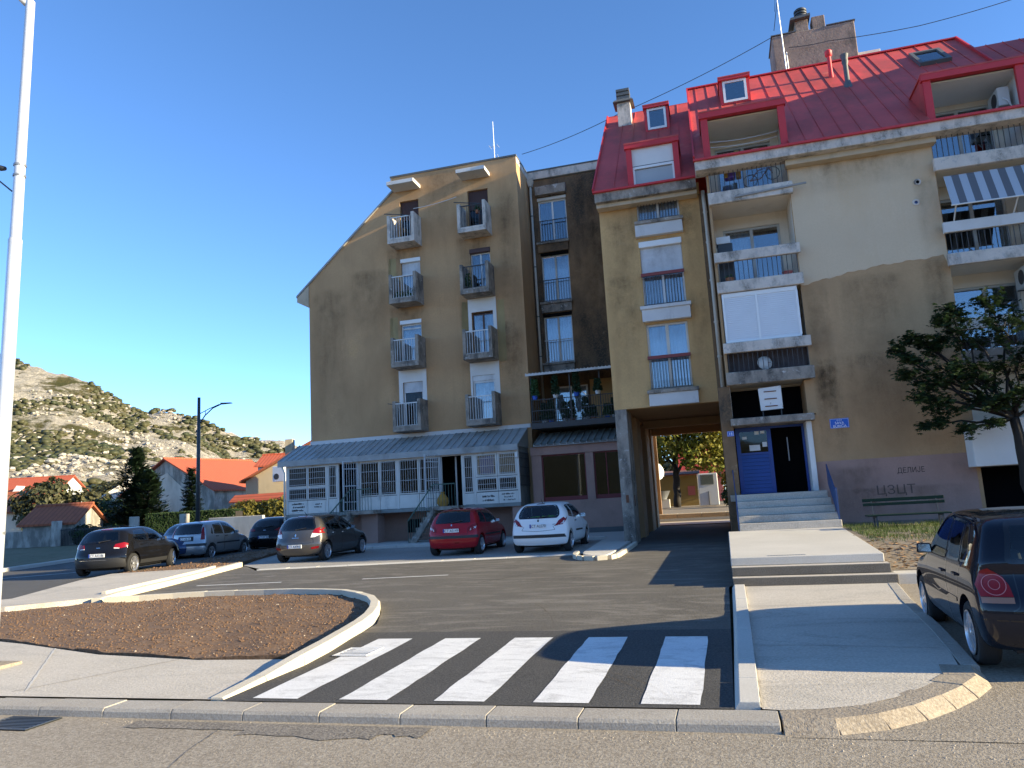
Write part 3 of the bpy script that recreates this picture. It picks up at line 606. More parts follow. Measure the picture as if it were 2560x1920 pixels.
# balcony plants and washing line
def potplant(label, x, y, z, r, h, pot, seed, n=60, leaf='leaf_pot', group=None):
    rr = random.Random(seed); t = thing('potted_plant', label, 'plant', (x,y,z), 0, group)
    m = MB(); m.lathe([(r*.7,0),(r,r*1.3),(r*.9,r*1.3),(0,r*1.25)], (x,y,z), n=8); m.build('pot', pot, t)
    m = MB()
    for i in range(n):
        a = rr.random()*6.28; e = rr.random()*h; d = r*1.6*rr.random()**.5*(1-.4*e/h)
        c = Vector((x+d*math.cos(a), y+d*math.sin(a), z+r*1.2+e)); u = Vector((rr.uniform(-1,1),rr.uniform(-1,1),rr.uniform(-.6,1))).normalized()*rr.uniform(.04,.08); v = u.orthogonal().normalized()*.04
        m.add([c-u, c+v, c+u, c-v], [(0,1,2,3)])
    m.build('leaves', leaf, t)
for k, x in enumerate((-12.9,-12.65,-12.4,-12.2)): potplant(['leafy potted plant in violet pot on the second balcony from top','leafy plant in terracotta pot behind white balcony bars','bushy plant beside the terracotta pot behind white bars','small plant at the right end of the white balcony bars'][k], x, 29.35, 10.58+.15, .09, .28, ['blue_sign','terracotta','terracotta','pot_white'][k], k, 40)
potplant('dark climbing plant in the corner of the third-floor right balcony', -9.65, 29.4, 10.73, .1, .7, 'terracotta', 9, 90)
potplant('trailing plant hung on the top right balcony of the gable', -9.1, 29.4, 14.15, .1, .25, 'terracotta', 10, 60)
def cable(name, label, pts, r, mat='metal_dark', sag=0, n=16, cat='cable'):
    P = [Vector(p) for p in pts]; out = []
    for a, b in zip(P, P[1:]):
        for j in range(n): q = a.lerp(b, j/n); q.z -= sag*4*(j/n)*(1-j/n); out.append(q)
    out.append(P[-1]); m = MB(); m.tube(out, r, 4); return tag(m.build(name, mat), label, cat)
cable('washing_line', 'pale washing line strung between the two top gable balconies', [(-11.95,29.2,14.75),(-9.95,29.2,14.95)], .012, 'bar_white', .05)
# aerial on the gable roof
an = thing('aerial', 'thin television aerial on the roof of the brown gable', 'aerial', (-9.2,33,16.3))
MB().tube([(-9.2,33,16.3),(-9.2,33,20.2)], [.03,.012], 6).build('mast', 'galv', an)
m = MB(); m.tube([(-9.75,33,17.75),(-9.0,33,18.35)], .015, 4)
for i in range(7): c = Vector((-9.75,33,17.75)).lerp(Vector((-9.0,33,18.35)), i/6); m.tube([c+Vector((0,-.25,0)), c+Vector((0,.25,0))], .008, 4)
m.build('yagi', 'galv', an); m = MB(); m.tube([(-9.4,33,18.9),(-9.0,33,18.9)], .012, 4)
for i in range(3): m.tube([(-9.4+.2*i,32.8,18.9),(-9.4+.2*i,33.2,18.9)], .008, 4)
m.build('yagi', 'galv', an)
vt = thing('roof_vent', 'small round vent cap on the flat gable roof', 'vent', (-10,31,16.3)); MB().lathe([(.14,0),(.14,.5),(.22,.52),(.22,.6),(0,.66)], (-10.1,31,16.3), n=10).build('pipe', 'shop_dark', vt)

# ================================================================ recessed block with stained wall
RX0, RX1, RY = -7.42, -3.18, 32.0
rb = thing('apartment_building', 'dark stained recessed block with one column of barred windows', 'building', (-5.3,36,gz(32)))
RW = [(-7.0,-5.71,13.33,15.45),(-7.0,-5.74,10.55,12.72),(-7.06,-5.79,7.80,9.90)]
mb = MB(); wall_grid(mb, RX0, RX1, gz(32)-.3, 16.35, RY, RY+.3, RW+[(-6.8,-5.3,5.0,6.75)])
mb.build('wall', 'stucco_dark', rb); MB().box(RX0+.01, RX1, 39.2, 39.5, gz(32)-.3, 16.3).build('wall', 'stucco_dark', rb)
MB().box(RX0+.02, RX1-.0, RY-.06, 39.5, 16.36, 16.42).build('flat_roof', 'grey_sheet2', rb)
MB().box(RX0+.015, -3.19, RY-.1, RY+.12, 16.38, 16.74).build('parapet', 'concrete_white', rb, bevel=.01)
MB().box(RX0+.012, -3.185, RY-.13, RY+.15, 16.741, 16.80).build('parapet_cap', 'shop_dark', rb)
MB().box(-7.05,-5.64,RY-.28,RY-.002,15.52,15.93).build('shade_box', 'concrete', rb, bevel=.01)
for k, (a,b,c,d) in enumerate(RW):
    window(rb, a, b, c, d, RY, 2, 'frame_cream' if k else 'pvc_white', 'pane', ['curtain_dark','curtain','curtain'][k], .055, .1, 'room', [.45,1,1][k], box=.14 if k == 0 else 0, boxmat='frame_cream')
    if k: MB().box(a-.01, b+.01, RY-.02, RY+.1, d, d+.13).build('shutter_slot', 'void', rb)
    MB().box(a-.14, b+.04, RY-.18, RY-.002, c-.10, c+.0).build('sill', 'concrete', rb, bevel=.008)
    MB().box(a-.1, b, RY-.12, RY-.002, c-.48, c-.11).build('sill_panel', 'concrete' if k else 'stucco_dark', rb, bevel=.008)
    railing(rb, a, b, RY-.08, c+.05, c+.98, 11, 'bar_dark' if k < 2 else 'bar_paint', .018, .008)
m = MB(); m.tube([(-7.28,31.9,16.1),(-7.28,31.9,4.9)], .055, 8); m.build('drain_pipe', 'pipe_cream', rb, True)
m = MB(); m.hexa([(-7.36,31.82,16.05),(-7.2,31.82,16.05),(-7.2,31.98,16.05),(-7.36,31.98,16.05)], [(-7.41,31.74,16.33),(-7.12,31.74,16.33),(-7.12,31.98,16.33),(-7.41,31.98,16.33)]); m.build('rain_head', 'pipe_cream', rb)
for z in (14.6,12.2,9.9,8.1): MB().lathe([(.066,0),(.066,.05)], (-7.28,31.9,z), n=8).build('pipe_collar', 'shop_dark', rb)

for i, (x0, x1) in enumerate(BX):
    for z in LV: stain(gb, x0-.5, x1+.25, z-2.0, z+.15, GY, 'stain')
for q in ((-8.5,-7.45,5.2,15.5),(-8.6,-7.5,4.9,9.5),(-12.0,-9.8,13.5,16.7),(-17.5,-15.5,5.2,12.0),(-15.6,-13.6,9,12.6)): stain(gb, *q, GY, 'stain_soft')
for q in ((-5.6,-3.2,11.0,16.3),(-5.7,-3.2,7.2,12.5),(-5.2,-3.3,9.5,14.2),(-7.2,-5.6,12.0,12.9),(-7.2,-5.6,9.3,10.1)): stain(rb, *q, RY, 'stain')
# ================================================================ grey metal shop built onto the gable block
sh = thing('shop_annex', 'grey metal shop annex with barred windows and seamed awning roof', 'shop', (-12.7,28.4,gz(28)))
AY = 28.4
def bx(name, mat, *a, par=None, bevel=0): return MB().box(*a).build(name, mat, par or sh, bevel=bevel)
bx('floor_beam', 'grey_sheet2', -17.85, -7.62, AY, 29.96, 1.70, 1.84)
bx('header', 'shop_paint', -17.85, -7.62, AY, AY+.1, 3.80, 3.98)
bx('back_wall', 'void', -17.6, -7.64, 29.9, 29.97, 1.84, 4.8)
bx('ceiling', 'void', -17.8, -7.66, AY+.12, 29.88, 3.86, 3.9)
posts = [-17.85,-15.95,-14.52,-12.76,-11.3+.0,-10.9,-9.95,-9.48,-7.70]
for x in (-17.85,-15.95,-15.46,-14.53,-12.77,-10.9,-9.98,-9.49,-7.70): bx('post', 'shop_paint', x, x+.085, AY, AY+.09, 1.84, 3.80)
def grille(x0, x1, z0, z1, nv, hz, mat='bar_paint', y=AY-.07):
    m = MB()
    for i in range(nv): x = x0+(x1-x0)*(i+.5)/nv; m.box(x-.0055, x+.0055, y-.0055, y+.0055, z0, z1)
    for z in hz: m.box(x0-.03, x1+.03, y-.018, y-.006, z-.007, z+.007)
    return m.build('grille', mat, sh)
def pane(x0, x1, z0, z1, f=.05, glassm='pane_dark'):
    m = MB(); y = AY+.01
    m.box(x0, x0+f, y, y+.06, z0, z1); m.box(x1-f, x1, y, y+.06, z0, z1); m.box(x0+f, x1-f, y, y+.06, z0, z0+f); m.box(x0+f, x1-f, y, y+.06, z1-f, z1)
    w = m.build('window', 'shop_paint', sh); MB().box(x0+f, x1-f, y+.02, y+.03, z0+f, z1-f).build('pane', glassm, w); return w
def panel(x0, x1, z0, z1):
    m = MB(); m.box(x0, x1, AY+.02, AY+.06, z0, z1); m.box(x0+.06, x1-.06, AY+.008, AY+.02, z0+.06, z1-.06); return m.build('panel', 'shop_paint', sh)
# bay 1
for a, b in ((-17.76,-16.85),(-16.83,-15.96)):
    pane(a, b, 2.95, 3.80); pane(a, b, 2.40, 2.94); panel(a, b, 1.85, 2.38)
grille(-17.66,-16.9,2.98,3.76,8,(3.05,3.3,3.55,3.74)); grille(-16.78,-16.0,2.98,3.76,8,(3.05,3.3,3.55,3.74)); grille(-17.66,-16.9,2.42,2.9,8,(2.48,2.68,2.86)); grille(-16.78,-16.0,2.42,2.9,8,(2.48,2.68,2.86))
# door 1
pane(-15.86,-15.47,2.42,3.80); panel(-15.86,-15.47,1.85,2.4); grille(-15.82,-15.5,2.45,3.76,4,(2.6,2.95,3.3,3.7))
def gate(x0, z0, z1, ang, w, nv):
    m = MB(); c, s = math.cos(ang), math.sin(ang); Q = lambda d, z: (x0-d*c, AY-.04-d*s, z)
    for d in (0, w): m.bar(Q(d,z0), Q(d,z1), .04)
    for z in (z0, z0+.35, (z0+z1)/2, z1-.3, z1): m.bar(Q(0,z), Q(w,z), .03)
    for i in range(nv): d = w*(i+.5)/nv; m.bar(Q(d,z0), Q(d,z1), .014)
    return m.build('gate', 'bar_paint', sh)
gate(-14.50, 1.87, 3.86, R(50), .62, 6); gate(-10.86, 1.82, 3.90, R(58), .75, 7)
# bay 2, 3
for a, b in ((-14.42,-13.54),(-13.52,-12.78),(-12.68,-11.82),(-11.80,-10.92)):
    pane(a, b, 2.40, 3.82); panel(a, b, 1.85, 2.38); grille(a+.08, b-.06, 2.43, 3.78, 7, (2.5,2.95,3.4,3.74))
# door 2
pane(-9.90,-9.50,2.30,3.80); panel(-9.90,-9.50,1.85,2.28); grille(-9.86,-9.54,2.33,3.76,4,(2.5,2.9,3.3,3.7))
bx('door_frame', 'shop_paint', -10.42,-10.36, AY+.5, AY+.56, 1.84, 3.8)
# bay 4
for a, b in ((-9.40,-8.51),(-8.49,-7.71)):
    pane(a, b, 2.90, 3.80, .07, 'pane'); pane(a, b, 2.32, 2.88, .06); panel(a, b, 1.80, 2.29)
    grille(a+.1, b-.08, 2.94, 3.76, 8, (3.0,3.3,3.6,3.74)); grille(a+.1, b-.08, 2.36, 2.84, 8, (2.42,2.6,2.8))
# right flank: boards with a cage of bars
for i in range(5):
    y = AY+.1+i*.3; bx('side_board', 'grey_sheet2', -7.70,-7.63, y, y+.285, 1.84, 4.1+.45*(i+.5)/5)
m = MB()
for z in (2.5,2.85,3.2,3.55,3.75): m.box(-7.62,-7.60, AY+.1, 29.9, z-.01, z+.01)
for i in range(9): y = AY+.15+i*.19; m.box(-7.60,-7.585, y-.008, y+.008, 2.45, 3.8)
m.build('grille', 'bar_dark', sh)
bx('lamp_box', 'pvc_white', -7.74,-7.62, AY-.1, AY, 3.55, 3.78, bevel=.03)
# left flank
bx('side_wall', 'shop_paint', -17.85,-17.78, AY+.09, 29.98, 1.84, 3.95)
m = MB(); m.tube([(-17.98,AY-.1,3.92),(-17.95,AY-.06,3.75),(-17.9,AY-.03,3.6),(-17.9,AY-.03,.7)], .04, 7); m.build('drain_pipe', 'shop_paint', sh, True)
# awning
NX = 34; xs = [-18.12+i*(10.54)/NX for i in range(NX+1)]
seam_roof(sh, xs, 28.22, 4.06, 30.0, 4.86, 'grey_sheet', .03, .035)
bx('fascia', 'grey_sheet', -18.12,-7.58, 28.19, 28.215, 3.84, 4.075); bx('soffit_board', 'grey_sheet2', -18.1,-7.6, 28.22, AY, 3.98, 4.0)
bx('flashing', 'concrete_paint', -17.57,-7.44, 29.94, 29.995, 4.84, 5.0)
m = MB(); m.prism([(-7.59,28.24,4.0),(-7.59,29.99,4.0),(-7.59,29.99,4.80)], (-.03,0,0)); m.prism([(-17.80,28.4,3.98),(-17.80,29.99,3.98),(-17.80,29.99,4.76)], (-.03,0,0)); m.build('gable_board', 'grey_sheet', sh)
# lettering panels: rows of small dark strokes, as illegible as in the photo
def strokes(x0, x1, z0, z1, rows, seed, ink='black_ink', big=True):
    rr = random.Random(seed); m = MB(); h = (z1-z0)/rows
    for r in range(rows):
        x = x0+rr.uniform(.0,.25)*(x1-x0); zc = z1-h*(r+.5); e = x1-rr.uniform(0,.2)*(x1-x0)
        while x < e:
            wd = rr.uniform(.012,.03); hh = h*rr.uniform(.3,.62)
            if rr.random() < .85: m.box(x, x+wd, AY+.002, AY+.007, zc-h*.25, zc-h*.25+hh)
            if rr.random() < .5: m.box(x, x+wd*1.6, AY+.0025, AY+.0065, zc-h*.25+hh*.45, zc-h*.25+hh*.62)
            x += wd+rr.uniform(.006,.016)
    o = m.build('lettering', ink, sh); o['kind'] = 'stuff'; return o
strokes(-17.6,-16.95,1.93,2.33,3,1); strokes(-16.6,-16.1,2.05,2.28,2,2); strokes(-9.2,-8.6,1.9,2.2,2,3); strokes(-8.4,-7.85,1.9,2.24,3,4)
bx('paper_notice', 'paper', -14.32,-13.65, AY+.06, AY+.066, 3.15, 3.72); bx('paper_notice', 'blue_sign', -9.25,-8.65, AY+.09, AY+.096, 3.0, 3.7)
pm('poster_red', (.45,.12,.10), .7); bx('paper_notice', 'poster_red', -11.7,-11.05, AY+.08, AY+.086, 3.35, 3.75)
# shelves and goods just inside
for x0, x1, zz in ((-17.6,-16.1,(2.4,2.75,3.1,3.45)), (-14.2,-12.9,(2.3,2.7,3.1)), (-12.5,-11.1,(2.4,2.8))):
    for z in zz: bx('shelf', 'room', x0, x1, AY+.7, AY+1.0, z, z+.03)
for k, (x, z, c, lb) in enumerate(((-17.4,2.43,'pot_white','white box on the lowest shelf behind the leftmost barred window'),(-16.7,2.78,'terracotta','brown box on the middle shelf of the left shop bay'),(-14.0,2.33,'paper','pale box behind the barred window right of the narrow door'),(-13.3,2.73,'blue_sign','blue box on the shelf in the second shop bay'))):
    tag(MB().box(x, x+.2, AY+.72, AY+.95, z, z+.22).build('box', c), lb, 'box')
for k, (x, y, z) in enumerate(((-11.9,AY+.4,2.40),)):
    t = thing('watering_can', 'white plastic can standing behind the barred window left of the wide door', 'can', (x,y,z-.5))
    MB().lathe([(.12,0),(.13,.3),(.05,.38),(0,.38)], (-12.35,AY+.25,2.42), n=10).build('body', 'pot_white', t); MB().tube([(-12.35,AY+.25,2.6),(-12.15,AY+.25,2.8)], .02, 5).build('spout', 'pot_white', t)
wm('yellow_cloth', (.42,.22,.04), .2, 5, bump=.2, bscale=20)
t = thing('cardboard_sack', 'slumped yellow sack on the landing of the wide shop door', 'sack', (-10.75,28.2,1.84)); m = MB()
m.lathe([(.16,0),(.24,.12),(.22,.3),(.13,.42),(.06,.5),(.1,.56),(0,.55)], (-10.72,28.15,1.84), n=10); o = m.build('bag', 'yellow_cloth', t, True)
# supports, plinth wall, stairs with green rails
bx('pillar', 'plinth_pink', -14.46,-13.74, 28.55, 29.2, gz(28.6)-.1, 1.70)
bx('pillar', 'plinth_pink', -17.8,-17.3, 28.5, 29.2, gz(28.6)-.1, 1.70); bx('pillar', 'plinth_pink', -8.0,-7.62, 28.5, 29.2, gz(28.6)-.1, 1.70)
bx('plinth_wall', 'plinth_pink', -17.57,-7.44, 29.93, 29.99, .3, 1.70)
m = MB(); m.box(-12.98,-12.42,29.86,29.925,.83,1.38); m.build('basement_window', 'void', sh); bx('window_bar', 'bar_dark', -12.72,-12.68, 29.84, 29.86, .83, 1.38)
def stairs(label, xt, xb, y0, y1, zt, n, rail):
    t = thing('shop_stairs', label, 'stairs', (xb, y0, gz(28)))
    zb = gz(28)+.08; h = (zt-zb)/n; d = (xt-xb)/n
    for i in range(n): MB().box(xb+i*d, xb+(i+1)*d+.0, y0, y1, zb+(i)*h-.05 if i else zb-.1, zb+(i+1)*h).build('step', 'concrete', t)
    MB().box(xt+.001, xt+1.0, y0, AY-.01, zt-.14, zt-.001).build('landing', 'concrete', t)
    m = MB(); m.hexa([(xb-.05,y0-.09,zb-.1),(xb+.25,y0-.09,zb-.1),(xt,y0-.09,zt-.3),(xt,y0-.09,zt-.05)], [(xb-.05,y0-.002,zb-.1),(xb+.25,y0-.002,zb-.1),(xt,y0-.002,zt-.3),(xt,y0-.002,zt-.05)]); m.build('stringer', 'concrete', t)
    m = MB(); m.bar((xb,y0-.03,zb+.85),(xt,y0-.03,zt+.85),.04); m.bar((xt,y0-.03,zt+.85),(xt+.9,y0-.03,zt+.85),.04)
    for i in range(12): k = i/11; x = xb+(xt-xb)*k; m.bar((x,y0-.03,zb+(zt-zb)*k),(x,y0-.03,zb+(zt-zb)*k+.85),.014)
    for i in range(8): x = xt+.9*i/7; m.bar((x,y0-.03,zt),(x,y0-.03,zt+.85),.014)
    m.build('hand_rail', 'bar_green', t)
stairs('concrete stairs with green rail up to the wide shop door', -10.95, -12.05, 27.75, 28.36, 1.84, 7, 1)
stairs('concrete stairs with green rail behind the grey hatchback', -14.5, -15.9, 27.75, 28.36, 1.84, 7, 1)

# ================================================================ pink shop and planted terrace in the recess
pk = thing('pink_shop', 'pink shop front with dark windows under a ribbed grey awning', 'shop', (-5.3,29.2,gz(29)))
PY = 29.2; PW = [(-6.9,-5.14,1.8,3.62),(-4.83,-3.6,1.8,3.62)]
m = MB(); wall_grid(m, -7.30, -2.95, gz(29)-.2, 3.62, PY, PY+.25, PW); m.box(-7.32,-2.93,PY-.05,PY+.25,3.621,3.95); m.build('wall', 'plinth_pink', pk)
MB().box(-7.3,-2.95,PY-.02,PY-.001,gz(29)-.2,.72).build('plinth', 'shop_dark', pk)
pm('shop_red', (.16,.012,.016), .5)
for k, (a,b,c,d) in enumerate(PW):
    m = MB(); f = .05; y = PY+.1
    m.box(a, a+f, y, y+.06, c, d); m.box(b-f, b, y, y+.06, c, d); m.box(a+f, b-f, y, y+.06, c, c+.16); m.box(a+f, b-f, y, y+.06, d-f, d)
    if k: m.box(-4.36,-4.32,y-.003,y+.055,c+.16,d-f)
    w = m.build('window', 'shop_red', pk); MB().box(a+f, b-f, y+.02, y+.03, c+.16, d-f).build('pane', 'pane_dark', w)
    MB().box(a, b, y+.9, y+.95, c-.2, d+.1).build('interior', 'void', w)
m = MB()
for i in range(4): m.box(-4.3+.16*i,-4.288+.16*i,PY+.2,PY+.21,1.95,3.6)
for i in range(9): m.box(-4.32,-3.65,PY+.2,PY+.21,2.05+.18*i,2.062+.18*i)
m.build('security_mesh', 'frame_grey', pk)
MB().box(-4.31,-3.65,PY+.24,PY+.25,1.95,3.6).build('blind', 'frame_cream', pk)
m = MB(); m.box(-6.0,-5.3,PY+.45,PY+.8,1.8,2.55); m.build('counter', 'room', pk)
seam_roof(pk, [-7.12+.265*i for i in range(16)], 28.98, 4.02, 30.6, 4.62, 'grey_sheet2', .03, .05)
m = MB()
for i in range(16): x = -7.12+.265*i; m.box(x-.02, x+.02, 28.975, 29.02, 3.96, 4.03)
m.box(-7.12,-3.15,28.99,29.2,3.955,3.98); m.build('awning_edge', 'grey_sheet', pk)
tr = thing('terrace', 'dark railed terrace crowded with plants above the pink shop', 'balcony', (-5.3,29.5,4.8))
MB().box(-7.25,-3.19,29.35,31.99,4.74,4.88).build('slab', 'shop_dark', tr)
MB().box(-7.26,-3.18,29.33,29.37,4.7,4.93).build('edge_beam', 'bar_dark', tr)
m = MB()
for i in range(42): x = -7.22+4.0*i/41; m.box(x-.007,x+.007,29.38,29.395,4.9,5.85)
for z in (5.0,5.42,5.86): m.box(-7.24,-3.2,29.372,29.40,z-.015,z+.015)
m.build('railing', 'bar_dark', tr)
for x in (-7.2,-5.6,-4.4,-3.35): MB().box(x-.02,x+.02,29.40,29.44,4.9,6.86).build('post', 'bar_dark', tr)
m = MB(); m.hexa([(-7.36,29.2,6.86),(-3.19,29.2,6.86),(-3.19,31.95,7.28),(-7.36,31.95,7.28)], [(-7.36,29.2,6.9),(-3.19,29.2,6.9),(-3.19,31.95,7.32),(-7.36,31.95,7.32)]); m.build('roof', 'grey_sheet2', tr)
m = MB(); m.box(-7.36,-3.19,29.18,29.2,6.84,6.93)
for i in range(30): x = -7.33+4.1*i/29; m.box(x-.02,x+.02,29.175,29.22,6.93,6.955)
m.build('roof_edge', 'concrete_paint', tr)
MB().box(-5.2,-3.2,31.93,31.985,4.9,6.9).build('back_panel', 'stucco_ochre', tr)
window(tr, -6.8, -5.3, 5.0, 6.7, 31.9, 2, 'pvc_white', 'pane', 'curtain', .07, .02, 'room')
pm('leaf_dark', (.018,.045,.016), .6); pm('leaf_mid', (.04,.09,.025), .6)
desc = ['broad leafy','trailing green','tall dark','low bushy','flowering','spiky','tangled climbing','round green','drooping','dense dark']
rr = random.Random(11)
for k in range(14):
    x = -7.05+.285*k; up = k % 3 == 0
    potplant('%s potted plant, %s from the left along the terrace rail' % (desc[k % 10], ['first','second','third','fourth','fifth','sixth','seventh','eighth','ninth','tenth','eleventh','twelfth','thirteenth','fourteenth'][k]), x, 29.62 if not up else 29.39, 4.89 if not up else 5.88, .12, rr.uniform(.45,.95), rr.choice(['terracotta','pot_white','bar_green','blue_sign']), 20+k, 300, rr.choice(['leaf_dark','leaf_mid','leaf_dark']))
# ================================================================ ochre block over the passage
MX0, MX1, MY = -3.18, .10, 24.0
md = thing('apartment_building', 'ochre block bridging the passage with red dormer and barred windows', 'building', (-1.5,28,gz(24)))
MW = [(-1.94,-.58,10.62,11.75),(-1.95,-.62,7.84,9.98),(-1.96,-.66,5.10,7.22)]
mb = MB(); wall_grid(mb, MX0, MX1, 4.56, 11.72, MY, MY+.3, MW)
mb.box(MX0, MX0+.25, MY+.3, 33, 4.56, 11.7); mb.box(MX0+.25, MX1, 32.7, 33, 4.56, 11.7); mb.prism([(MX0,33,11.7),(MX0,MY+.3,11.72),(MX0,29.45,17.2)], (.25,0,0))
mb.build('wall', 'stucco_ochre', md)
MB().box(MX0+.26, MX1, MY+.31, 32.7, 4.62, 4.75).build('passage_ceiling', 'stucco_olive', md)
for q in ((MX0+.01, MX1, MY+.012, MY+.3, 4.561, 4.62),(-2.78, MX1, 29.0, 29.4, 4.34, 4.61),(-2.78,MX1,32.4,32.69,4.30,4.6)): MB().box(*q).build('beam', 'stucco_olive', md)
# passage side: pillars and set-back wall
for y0, y1 in ((24.0,25.25),(26.8,28.0),(29.9,31.2),(32.1,33)):
    MB().box(-3.17, -2.80, y0, y1, gz(y0)-.1, 4.56).build('pillar', 'concrete' if y0 == 24 else 'stucco_olive', md, bevel=.015)
MB().box(-3.17,-3.0,25.25,33,gz(25)-.1,4.56).build('passage_wall', 'plinth_pink', md)
MB().box(-2.80,-2.795,24.3,24.55,1.5,1.85).build('meter_plate', 'rust', md)
MB().box(-3.02,-2.93,23.985,23.999,1.62,1.86).build('meter_plate', 'rust', md)
for k, (a,b,c,d) in enumerate(MW):
    if k == 0: window(md, a, b, c, d, MY, 2, 'pvc_white', 'pane', 'curtain', .06, .08, 'room')
    elif k == 1: window(md, a, b, c, d, MY, 2, 'pvc_white', 'pane', 'curtain', .06, .1, 'room', box=.2, shut=.47)
    else: window(md, a, b, c, d, MY, 2, 'frame_cream', 'pane', 'curtain', .07, .08, 'room')
    zt = [10.62,7.78,5.06][k]
    MB().box(-2.07 if k else -2.03, -.48, MY-.26, MY-.002, zt-.11, zt).build('sill', ['concrete','concrete_paint','concrete'][k], md, bevel=.01)
    MB().box(-2.03, -.52, MY-.2, MY-.002, zt-.5, zt-.112).build('sill_panel', 'concrete_paint', md, bevel=.01)
    railing(md, a+.01, b-.01, MY-.12, zt+.05, zt+.98, 14, 'bar_dark', .014)
    if k: MB().box(a-.02, b+.02, MY-.15, MY-.08, zt+1.0, zt+1.1).build('red_rail', 'red_rail', md)
# eave slab
m = MB(); m.box(-3.22, .02, 23.42, 23.98, 11.33, 11.69); m.build('eave_slab', 'concrete', md, bevel=.015)
MB().box(-3.2, .02, 23.6, 23.985, 11.2, 11.328).build('eave_soffit', 'soffit', md)
EY, EZ, RY_, RZ_ = 23.36, 11.70, 29.5, 17.42; k_ = (RZ_-EZ)/(RY_-EY)
xs = [-3.24,-2.57,-2.1,-1.92,-1.28,-.63,-.42,.12]
BD = (-2.1,-.42, EY, EY+(13.18-EZ)/k_); SD = (-1.62,-.72, 27.4, 28.35)
mrx = [-3.24,-2.57,-2.1,-1.62,-1.17,-.72,-.42,.12]
seam_roof(md, mrx, EY, EZ, RY_, RZ_, 'red_sheet', holes=(BD, SD))
MB().prism([(-3.24,RY_,RZ_+.03),(-3.24,RY_,RZ_-.1),(-3.24,36,11.7),(-3.24,36,11.8)], (3.36,0,0)).build('roof_back', 'red_sheet', md)
m = MB(); prism_x(m, [(EY-.04,EZ-.06),(EY+.1,EZ-.06),(EY+.1,EZ+.03),(EY-.04,EZ-.0)], -3.26, .06); m.build('eave_flashing', 'red_trim', md)
m = MB(); m.bar((-3.25,EY,EZ+.04),(-3.25,RY_,RZ_+.04),.05,.1); m.build('rake_trim', 'red_trim', md)
def dormer(par, x0, x1, yf, z0, z1, ey, ez, k, post, lint, nm='dormer', rmat='red_sheet', over=.06):
    """box dormer: posts, lintel, flat roof running back into the slope, triangular cheeks"""
    yb = ey+(z1-ez)/k; yc = ey+(z0-ez)/k
    m = MB(); m.box(x0, x0+post, yf, yf+.12, z0, z1-lint); m.box(x1-post, x1, yf, yf+.12, z0, z1-lint); m.box(x0-.04, x1+.04, yf-over, yf+.12, z1-lint, z1)
    d = m.build(nm, 'red_trim', par)
    m = MB()
    for xa, xb in ((x0, x0+.05), (x1-.05, x1)): m.prism([(xa, yf+.121, max(z0, ez+(yf+.121-ey)*k)-.02), (xa, yf+.121, z1-.001), (xa, yb, z1-.001)], (xb-xa, 0, 0))
    m.box(x0-.04, x1+.04, yf+.121, yb+.15, z1, z1+.04); m.box(x0-.045, x1+.045, yf-over-.01, yf+.121, z1+.001, z1+.045)
    m.build('dormer_shell', rmat, d)
    return d
d = dormer(md, -2.1, -.42, 23.55, 11.72, 13.18, EY, EZ, k_, .18, .14)
MB().box(-1.92,-.6,23.64,23.7,12.42,13.04).build('panel', 'white_wall', d); m = MB(); m.box(-1.92,-1.86,23.62,23.7,11.74,12.42); m.box(-.66,-.6,23.62,23.7,11.74,12.42); m.box(-1.86,-.66,23.62,23.7,12.34,12.42); m.build('frame', 'pvc_white', d)
MB().box(-1.86,-.66,23.675,23.69,11.74,12.32).build('shutter', 'shutter_grey', d); MB().box(-1.93,-.59,23.63,23.645,12.42,12.45).build('seam', 'shop_dark', d); MB().box(-1.92,-.6,23.70,23.76,11.72,13.04).build('backing', 'room', d)
def small_dormer(par, x0, x1, yf, z0, z1, ey, ez, k):
    d = dormer(par, x0, x1, yf, z0, z1, ey, ez, k, .09, .09, over=.12)
    MB().box(x0+.09, x1-.09, yf+.01, yf+.08, z0, z0+.05).build('sill', 'red_trim', d)
    a, b, c, e = x0+.1, x1-.1, z0+.06, z1-.1; m = MB(); f = .08
    m.box(a, a+f, yf-.02, yf+.05, c, e); m.box(b-f, b, yf-.02, yf+.05, c, e); m.box(a+f, b-f, yf-.02, yf+.05, c, c+f); m.box(a+f, b-f, yf-.02, yf+.05, e-f, e); m.build('window_frame', 'pvc_white', d)
    MB().box(a+f, b-f, yf+.005, yf+.015, c+f, e-f).build('pane', 'pane', d); MB().box(a, b, yf+.1, yf+.13, c, e).build('backing', 'void', d)
small_dormer(md, -1.62, -.72, 27.35, 15.42, 16.42, EY, EZ, k_)
# downpipe at the right end
m = MB(); m.tube([(.2,23.86,11.35),(.22,23.86,10.7),(.23,23.86,8.3),(.22,23.86,4.75)], .062, 8); m.build('drain_pipe', 'pipe_cream', md, True)
for z in (10.6,9.6,8.35,7.0,5.9): MB().lathe([(.075,0),(.075,.06)], (.22,23.86,z), n=8).build('pipe_collar', 'pipe_cream', md)
# chimney at the left end of the ridge
ch = thing('chimney', 'small cream chimney with stepped dark cap on the ochre block', 'chimney', (-2.4,28.6,16.4))
MB().box(-2.72,-2.2,28.35,28.85,16.2,17.5).build('shaft', 'concrete_white', ch, bevel=.01)
m = MB(); m.hexa([(-2.86,28.2,17.34),(-2.06,28.2,17.34),(-2.06,29.0,17.34),(-2.86,29.0,17.34)], [(-2.80,28.26,17.44),(-2.12,28.26,17.44),(-2.12,28.94,17.44),(-2.80,28.94,17.44)])
for i in range(3): z = 17.5+.17*i; m.box(-2.72,-2.2,28.35,28.85,z,z+.1); m.box(-2.66,-2.26,28.4,28.8,z+.1,z+.17) if i < 2 else None
m.build('cap', 'shop_dark', ch)

